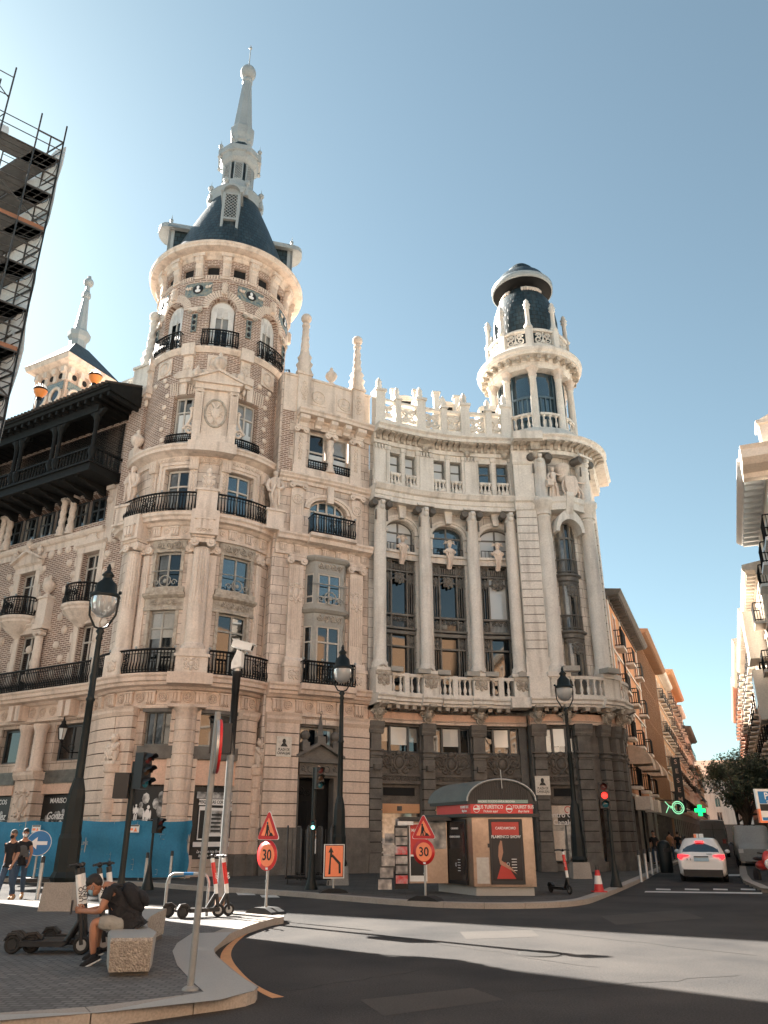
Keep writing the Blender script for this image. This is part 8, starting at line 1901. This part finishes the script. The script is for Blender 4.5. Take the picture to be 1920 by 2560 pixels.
def car(name,label,loc,yaw,paint,h=1.5,L=4.5,W=.9,wagon=True,group=None,taxi=False,lights=True):
    """rear faces -y"""
    B=local(thing(name,label,'car',loc,yaw,group)); m=MB(paint)
    loft(m,[(-L/2,sect(W*.84,.42,.72,.80,W*.7)),(-L/2+.06,sect(W*.93,.26,.92,1.0,W*.78)),(-L/2+.22,sect(W*.985,.22,.97,1.06,W*.8)),(-L/2+.55,sect(W,.2,.97,h-.02,W*.66)),(-L/2+1.2,sect(W,.2,.96,h+.02,W*.69)),(0,sect(W,.2,.94,h+.03,W*.70)),(L*.14,sect(W,.2,.93,h-.06,W*.68)),(L*.3,sect(W*.99,.2,.92,1.0,W*.72)),(L*.42,sect(W*.95,.22,.84,.86,W*.7)),(L/2-.04,sect(W*.84,.28,.66,.68,W*.6)),(L/2,sect(W*.78,.34,.56,.58,W*.5))])
    m.build('body',B); m=MB(carglass)
    # rear screen, curved
    rows=[]
    for j in range(4):
        z=1.02+(h-.14-1.02)*j/3; y=-L/2+.19+.31*j/3; ww=W*(.76-.13*j/3); rows.append([(ww*math.sin(t)/math.sin(R(55)),y+.10*(1-cos(t))-.045,z) for t in [R(-55+110*i/8) for i in range(9)]])
    m.grid(rows); 
    for s in(-1,1):
        m.face([(s*(W*.985),-L/2+.75,1.0),(s*(W*.985),L*.22,.99),(s*(W*.72),L*.12,h-.12),(s*(W*.72),-L/2+.85,h-.12)])
    m.build('window_glass',B)
    for s in(-1,1):
        m=MB(MATS['tail_light_lit'] if lights else MATS['dark_red_lens']); m.prism(Fr((0,-L/2+.02,0),(1,0,0)),[(s*W*.95,.96),(s*W*.97,.85),(s*W*.84,.77),(s*W*.72,.87),(s*W*.5,.90),(s*W*.5,.93),(s*W*.75,.96)][::s],-.3,.02); m.build('tail_light',B)
        m=MB(paint); m.sph((s*(W+.1),L*.16,1.02),.11,8,(1,.7,.6)); m.build('wing_mirror',B)
        for y in(-L/2+.85,L/2-.85): m=MB(rubber); m.lathe((s*(W-.1)-.1,y,.32),[(.24,0),(.32,.03),(.32,.17),(.24,.2)],18,ax=Fr((0,0,0),(0,1,0),(0,0,1),(1,0,0))); w=m.build('wheel',B); m=MB(steel); m.lathe((s*(W-.1)+s*.09-.01,y,.32),[(.2,0),(.05,.02)],12,ax=Fr((0,0,0),(0,1,0),(0,0,1),(1,0,0))); m.build('rim',w)
    f=Fr((0,-L/2-.0,0),(1,0,0)); m=MB(blackp); m.fbox(f,-W*.8,W*.8,.20,.44,-.2,.03); m.m(blackp); m.fbox(f,-W*.3,W*.3,.86,.90,0,.02); m.build('rear_bumper',B)
    m=MB(MATS['number_plate']); m.fbox(f,-.26,.26,.72,.84,.0,.03); m.build('number_plate',B)
    return B,f
ang=-math.atan(.40)
p=atG(1757,2207,0); B,f=car('taxi','white taxi seen from behind with red tail lights lit, entering the side street',(p.x+.95,p.y+2.2,0),ang,carw,W=.86,taxi=True)
m=MB(MATS['tail_light_lit']); m.fbox(Fr((0,-2.25+.42,0),(1,0,0)),-.15,.15,1.385,1.42,-.05,.02); m.build('brake_light',B)
m=MB(whiteg); m.fbox(f,-.2,.16,1.52,1.68,-1.75,-1.6); o=m.build('roof_sign',B); m=MB(signo); m.fbox(f,-.2,-.1,1.53,1.66,-1.6,-1.59); m.build('roof_sign_light',o)
m=MB(blackp); 
for s in(-1,1): m.tube([(s*.58,-1.6,1.52),(s*.58,-1.5,1.6),(s*.58,.1,1.6),(s*.58,.2,1.52)],.02,6)
m.bar((0,-1.2,1.52),(0,-1.25,1.72),.01); m.build('roof_bar',B)
text(B,'RADIO',f.at(.3,.97,.02),.06,blackt,ex=.002); text(B,'X  8',f.at(-.45,.78,.03),.1,blackt,ex=.002)
def van(name,label,loc,yaw,paint,h,W,L,group=None,win=False,front=False):
    B=local(thing(name,label,'van',loc,yaw,group)); m=MB(paint)
    def S(k,zt): return sect(W*k,.35,1.3,zt,W*.86*k)
    loft(m,[(-L/2,S(.95,h-.1)),(-L/2+.08,S(1,h)),(L*.2,S(1,h)),(L*.33,S(.98,h-.35)),(L*.38,S(.97,1.35)),(L/2,S(.9,1.0))] if not front else [(-L/2,S(.85,.95)),(-L/2+.25,S(.95,1.12)),(-L/2+.9,S(.97,1.3)),(-L/2+1.5,S(.98,h-.05)),(L/2-.1,S(1,h)),(L/2,S(.95,h-.1))])
    m.build('body',B)
    f=Fr((0,-L/2,0),(1,0,0)); m=MB(carglass if (win or front) else blackp)
    if front: m.face([(-W*.8,-L/2+.93,1.27),(W*.8,-L/2+.93,1.27),(W*.7,-L/2+1.42,h-.25),(-W*.7,-L/2+1.42,h-.25)])
    else: m.fbox(f,-.012,.012,.5,h-.3,0,.01); m.fbox(f,-W*.8,W*.8,h-.75,h-.73,0,.01)
    m.build('windscreen' if front else 'door_seam',B)
    for s in(-1,1):
        m=MB(whiteg if front else MATS['dark_red_lens']); m.fbox(f,*sorted((s*W*.6,s*W*.85)),.75 if front else 1.0,.95 if front else 1.3,-.1,.03); m.build('lamp',B)
        for y in(-L/2+.9,L/2-.9): m=MB(rubber); m.lathe((s*(W-.1)-.1,y,.35),[(.25,0),(.35,.03),(.35,.18),(.25,.2)],16,ax=Fr((0,0,0),(0,1,0),(0,0,1),(1,0,0))); m.build('wheel',B)
    return B,f
van('delivery_van','tall plain grey box van ahead of the taxi',(27.2,69,0),ang,vang,2.75,1.0,5.2)
B,f=van('parked_van','pale parked van with dark letters above its windscreen',(20.4,46.5,0),ang,mat('pale_grey_van',(.33,.35,.34),.4),2.15,.95,4.6,front=True); text(B,'ZENE',Fr((-.05,-2.3+1.55,2.02),(1,0,0),(0,-.6,.8),(0,.8,.6)).at(0,0,.05),.26,blackt)
C_,f=car('parked_car','dark parked car beyond the pale van',(24.2,55.5,0),ang,mat('dark_car_paint',(.06,.065,.07),.3,coat=.4,fine=0),lights=False,group='parked cars on the right of the street')
for x,y,l in((26.4,61,'dark parked car in the middle of the parked row'),(29,67.5,'dark parked car farthest down the side street')): c=copy_tree(C_); c.location=(x,y,0); relabel(c,l)
B=local(thing('motor_scooter','red and white motor scooter parked by the right kerb','motor scooter',(13.6,30.5,0),ang-R(70))); m=MB(redcar); m.sph((0,0,.62),.3,12,(1.7,.55,.5)); m.sph((.55,0,.8),.22,10,(.6,1.5,.9)); m.build('body',B); m=MB(whiteg); m.sph((.62,0,.7),.17,10,(.6,1.1,1)); m.build('front_shield',B); m=MB(blackp); m.tube([(.5,-.3,1.05),(.48,0,1.0),(.5,.3,1.05)],.03,6); m.sph((-.25,0,.85),.2,8,(1.7,.4,.8)); m.build('seat',B)
for x in(-.6,.68): m=MB(rubber); m.lathe((x,.06,.26),[(.16,0),(.26,.02),(.26,.1),(.16,.12)],16,ax=Fr((0,0,0),(1,0,0),(0,0,1),(0,-1,0))); m.build('wheel',B)
# ================================================================ PEOPLE
def skin_mesh(nodes,edges,m,levels=2,root_=0):
    """nodes: [(pos,radius)], edges as index pairs -> evaluated skinned mesh data"""
    me=bpy.data.meshes.new('s'); me.from_pydata([tuple(n[0]) for n in nodes],edges,[]); ob=bpy.data.objects.new('s',me); col.objects.link(ob)
    md=ob.modifiers.new('k','SKIN'); md.use_smooth_shade=True
    for i,n in enumerate(nodes):
        r=n[1]; v=me.skin_vertices[0].data[i]; v.radius=(r,r) if not isinstance(r,tuple) else r; v.use_root=(i==root_)
    sb=ob.modifiers.new('u','SUBSURF'); sb.levels=levels; sb.render_levels=levels
    dg=bpy.context.evaluated_depsgraph_get(); dg.update(); out=bpy.data.meshes.new_from_object(ob.evaluated_get(dg)); bpy.data.objects.remove(ob)
    return out
def addmesh(mb,me):
    i=len(mb.v); mb.v+=[tuple(v.co) for v in me.vertices]
    for p in me.polygons: mb.f.append(tuple(i+k for k in p.vertices)); mb.mi.append(mb.cur); mb.sm.append(True); mb.uv+=[(0,0)]*len(p.vertices)
def chain(pts,rs): return [(Vector(p),r) for p,r in zip(pts,rs)]
def hand(mb,w,d,palm,s=1,curl=.6,side=1):
    """w wrist pos, d direction to fingers, palm normal; five tapering bent fingers"""
    d=Vector(d).normalized(); pn=Vector(palm).normalized(); x=d.cross(pn).normalized()*side
    w=Vector(w); mb.sph(0,1,10,(.040*s,.045*s,.018*s),fr=Fr(w+d*.05*s,x,pn,d))
    for k,(off,ln) in enumerate(((-.030,.068),(-.010,.078),(.011,.073),(.030,.056))):
        b=w+d*.085*s+x*off*s; a1=curl*.5; a2=curl*1.4; p1=b+(d*cos(a1)+pn*sin(a1))*ln*.5*s; p2=p1+(d*cos(a2)+pn*sin(a2))*ln*.5*s
        mb.tube([w+d*.06*s+x*off*.8*s,b,p1,p2],[.010*s,.0095*s,.0085*s,.0065*s],6)
    t=w+d*.03*s-x*.03*s; mb.tube([t,t-x*.03*s+d*.03*s+pn*.01*s,t-x*.03*s+d*.06*s+pn*.025*s],[.013*s,.011*s,.008*s],6)
def person(name,label,loc,yaw,J,skinm,top,legs,shoes,hairm,mask=None,sleeve=.5,hairstyle=1,extra=None,short=False,group=None,curl=.7):
    """J: joint positions in local coords (x forward, y left, z up)"""
    B=local(thing(name,label,'person',loc,yaw,group)); V=Vector; J={k:V(v) for k,v in J.items()}
    N=[];E=[]
    def n(p,r): N.append((p,r)); return len(N)-1
    pel=n(J['hip'],.13); sp=n(J['hip'].lerp(J['neck'],.45),.125); ch=n(J['hip'].lerp(J['neck'],.82),.14); nk=n(J['neck'],.062); hb=n(J['neck'].lerp(J['head'],.5),.058); E+=[(pel,sp),(sp,ch),(ch,nk),(nk,hb)]
    for s in 'LR':
        a=n(J['sh'+s],.062); e=n(J['el'+s],.043); w=n(J['wr'+s],.028); hd=n(J['ha'+s].lerp(J['wr'+s],.4),.03); E+=[(ch,a),(a,e),(e,w),(w,hd)]
        h=n(J['hp'+s],.092); k=n(J['kn'+s],.062); c=n(J['kn'+s].lerp(J['an'+s],.3),.06); an=n(J['an'+s],.038); E+=[(pel,h),(h,k),(k,c),(c,an)]
    mb=MB(skinm); addmesh(mb,skin_mesh(N,E,skinm))
    hd=J['head']; F=V(J.get('face',(1,0,0))).normalized(); Lf=V((0,0,1)).cross(F).normalized(); U=F.cross(Lf).normalized(); fr=Fr(hd,Lf,F,U)
    mb.sph(0,1,16,(.076,.115,.095),fr=fr); mb.sph(0,1,12,(.058,.06,.07),fr=fr.at(0,-.075,.025)); mb.sph(0,1,6,(.013,.024,.02),fr=fr.at(0,-.012,.1))
    for d in(-1,1): mb.sph(0,1,6,(.014,.03,.02),fr=fr.at(d*.078,-.01,-.01)); 
    mb.tube([fr(-.025,-.062,.088),fr(.025,-.062,.088)],.008,5)
    for s in 'LR': hand(mb,J['wr'+s],J['ha'+s]-J['wr'+s],J.get('pn'+s,(0,0,-1)),1.0,curl,1 if s=='L' else -1)
    mb.build('body',B)
    ey=MB(blackt)
    for d in(-1,1): ey.sph(0,1,6,(.011,.007,.006),fr=fr.at(d*.032,.012,.089)); ey.tube([fr(d*.018,.03,.09),fr(d*.045,.03,.085)],.004,4)
    ey.build('eyes',B)
    hm=MB(hairm); hm.sph(0,1,16,(.083,.088,.103),fr=fr.at(0,.04,-.012)); hm.sph(0,1,12,(.078,.08,.07),fr=fr.at(0,-.0,-.045)); hm.build('hair',B)
    if mask:
        mk=MB(mask); mk.sph(0,1,12,(.058,.058,.05),fr=fr.at(0,-.058,.062)); 
        for d in(-1,1): mk.tube([fr(d*.05,-.04,.08),fr(d*.082,0,.0)],.003,4); mk.tube([fr(d*.05,-.08,.07),fr(d*.082,-.03,.0)],.003,4)
        mk.build('face_mask',B)
    # top
    N=[];E=[]; pel=n(J['hip'],.165 if short else .145); sp=n(J['hip'].lerp(J['neck'],.45),.15); ch=n(J['hip'].lerp(J['neck'],.82),.163); nk=n(J['neck'],.075); lo=n(J['hip']-(J['neck']-J['hip']).normalized()*(.12 if short else .1),.165 if short else .15); E+=[(lo,pel),(pel,sp),(sp,ch),(ch,nk)]
    for s in 'LR': a=n(J['sh'+s],.062); e=n(J['sh'+s].lerp(J['el'+s],sleeve),.07); E+=[(ch,a),(a,e)]
    t=MB(top); addmesh(t,skin_mesh(N,E,top)); t.build('shirt',B)
    # trousers
    N=[];E=[]; pel=n(J['hip']+(J['neck']-J['hip']).normalized()*.10,.14); bt=n(J['hip'].lerp(J['hpL'].lerp(J['hpR'],.5),.8),.14); E+=[(pel,bt)]
    for s in 'LR':
        h=n(J['hp'+s],.105); E+=[(bt,h)]
        if short: k=n(J['hp'+s].lerp(J['kn'+s],.9),.095); E+=[(h,k)]
        else: k=n(J['kn'+s],.075); an=n(J['an'+s]+V((0,0,.02)),.058); E+=[(h,k),(k,an)]
    t=MB(legs); addmesh(t,skin_mesh(N,E,legs)); t.build('shorts' if short else 'trousers',B)
    for s in 'LR':
        t=MB(shoes); a=J['an'+s]; tdir=V(J.get('toe'+s,(1,0,-.1))).normalized(); up=V((0,0,1)); sd=up.cross(tdir).normalized(); up=tdir.cross(sd); f=Fr(a-up*.045+tdir*.055,sd,tdir,up)
        t.sph(0,1,12,(.048,.045,.14),fr=f); t.sph(0,1,10,(.045,.05,.05),fr=f.at(0,.03,-.06)); t.m(whiteg if shoes is blackc else rubber); t.sph(0,1,12,(.05,.016,.145),fr=f.at(0,-.035,0)); t.build('shoe',B)
    if extra: extra(B,J,fr)
    return B
def seated(B,J,fr):
    m=MB(blackc); m.sph(0,1,14,(.165,.17,.15),fr=Fr(J['hip'].lerp(J['neck'],.26)+Vector((.03,0,0)),(0,1,0))); m.sph(0,1,12,(.17,.13,.16),fr=Fr(J['hip'].lerp(J['neck'],.05)+Vector((-.02,0,.03)),(0,1,0))); m.build('shirt_fold',B); m=MB(blackc); c=J['hip'].lerp(J['neck'],.58)+Vector((-.2,0,.03)); d=(J['neck']-J['hip']).normalized(); f=Fr(c,(0,1,0),(-d.z,0,d.x),d)
    m.sph(0,1,14,(.15,.22,.11),fr=f); m.sph(0,1,10,(.12,.12,.06),fr=f.at(0,-.08,.1))
    for s in(-1,1): m.tube([f(s*.12,.2,-.02),J['neck']+Vector((.02,s*.13,-.02)),J['neck'].lerp(J['hip'],.3)+Vector((.15,s*.14,0)),f(s*.13,-.2,-.05)],.02,6)
    m.build('backpack',B); m=MB(blackp); w=(J['haL']+J['haR'])/2; m.fbox(Fr(w+Vector((.05,0,.03)),(0,1,0),(-.6,0,.8)),-.04,.04,-.08,.08,-.005,.005); m.build('phone',B)
# seated man: local x = facing direction (screen left), origin under hips
def SJ(x,y,dy=0):  # photo pixel at depth
    return atY(x,y,SY+dy)
SY=11.35; hipw=SJ(318,2318); yaw=PI+R(6)
loc=Vector((hipw.x,SY,0))
Rm=Matrix.Rotation(-yaw,3,'Z')
def LJ(x,y,lat): p=SJ(x,y)-loc; q=Rm@p; q.y=lat; return tuple(q)
J=dict(hip=LJ(322,2300,0),neck=LJ(276,2214,0),head=LJ(238,2210,0),face=(.80,0,-.62),
 shL=LJ(284,2222,.17),shR=LJ(284,2222,-.17),elL=LJ(262,2274,.24),elR=LJ(266,2270,-.22),wrL=LJ(214,2276,.07),wrR=LJ(216,2276,-.06),haL=LJ(192,2273,.03),haR=LJ(192,2273,-.03),
 hpL=LJ(312,2309,.10),hpR=LJ(312,2309,-.10),knL=LJ(242,2300,.14),knR=LJ(246,2302,-.13),anL=LJ(240,2385,.12),anR=LJ(236,2376,-.14),toeL=(.75,0,-.35),toeR=(.8,0,-.3),pnL=(0,-1,.2),pnR=(0,1,.2))
person('person','seated man in black shirt and grey shorts bent over his phone on the granite bench',tuple(loc),yaw,J,skin2,blackc,khaki,blackc,hair,maskb,.55,extra=seated,short=True,curl=1.0)
def walkJ(h=1.72,stride=.32,arm=.2,lean=.03):
    k=h/1.72; return {a:tuple(c*k for c in b) for a,b in dict(hip=(0,0,.95),neck=(lean,0,1.44),head=(lean+.03,0,1.60),shL=(lean,.15,1.34),shR=(lean,-.15,1.34),elL=(arm*.4,.22,1.12),elR=(-arm*.7,-.22,1.11),wrL=(arm+.06,.21,.88),wrR=(-arm*.6,-.23,.86),haL=(arm+.1,.2,.78),haR=(-arm*.6,-.23,.76),hpL=(0,.09,.88),hpR=(0,-.09,.88),knL=(-.02,.10,.48),knR=(stride*.55,-.09,.5),anL=(-stride,.09,.13),anR=(stride,-.09,.09),toeL=(.8,0,-.5),toeR=(1,0,.12),pnL=(0,-1,0),pnR=(0,1,0)).items()}
def vest(B,J,fr):
    m=MB(greyc); h=J['hip'];n_=J['neck']; me=skin_mesh([(h+Vector((0,0,.02)),.158),(h.lerp(n_,.45),.165),(h.lerp(n_,.8),.172)],[(0,1),(1,2)],greyc); addmesh(m,me); 
    for s in(-1,1): m.fbox(Fr(h+Vector((.13,s*.1,.12)),(0,1,0),(1,0,0)),-.06,.06,-.06,.06,0,.05)
    m.build('vest',B)
p=G(45,2238); person('person','walking man in a grey utility vest and jeans with a white mask pulled down',(p.x-.05,p.y,.02),R(-75),walkJ(1.8),skin2,blackc,denim,tan,hair,maskw,.45,extra=vest)
p=G(12,2244); person('person','walking man in a dark top at the far left, behind the man in the vest',(p.x-.1,p.y+.2,.02),R(-95),walkJ(1.76,.25),skin,blackc,denim,tan,MATS['grey_vest_cloth'],blackc,.95)
st=walkJ(1.7,.04,.03,0)
p=BT.fr(dc-.22,0,.2).o; person('person','man in white shirt and mask standing inside the doorway number 3',(p.x+.05,p.y,.12),R(-80),st,skin,whiteg,blackc,blackc,skin,maskw,.5)
for x,y,top_,l,yw in((1655,2150,MATS['brown_ribbed_facade'],'person in brown walking along the left pavement of the side street',R(60)),(1664,2146,blackc,'person in black farthest along the left pavement of the side street',R(60)),(1648,2162,blackc,'person with a pale bag on the left pavement near the bin',R(-110))):
    q=G(x,y); person('person',l,(SLX(q.y)+1.0+ (x-1655)*.03,min(q.y,60),.12),yw,walkJ(1.74,.22),skin,top_,denim,blackc,hair,None,.9)
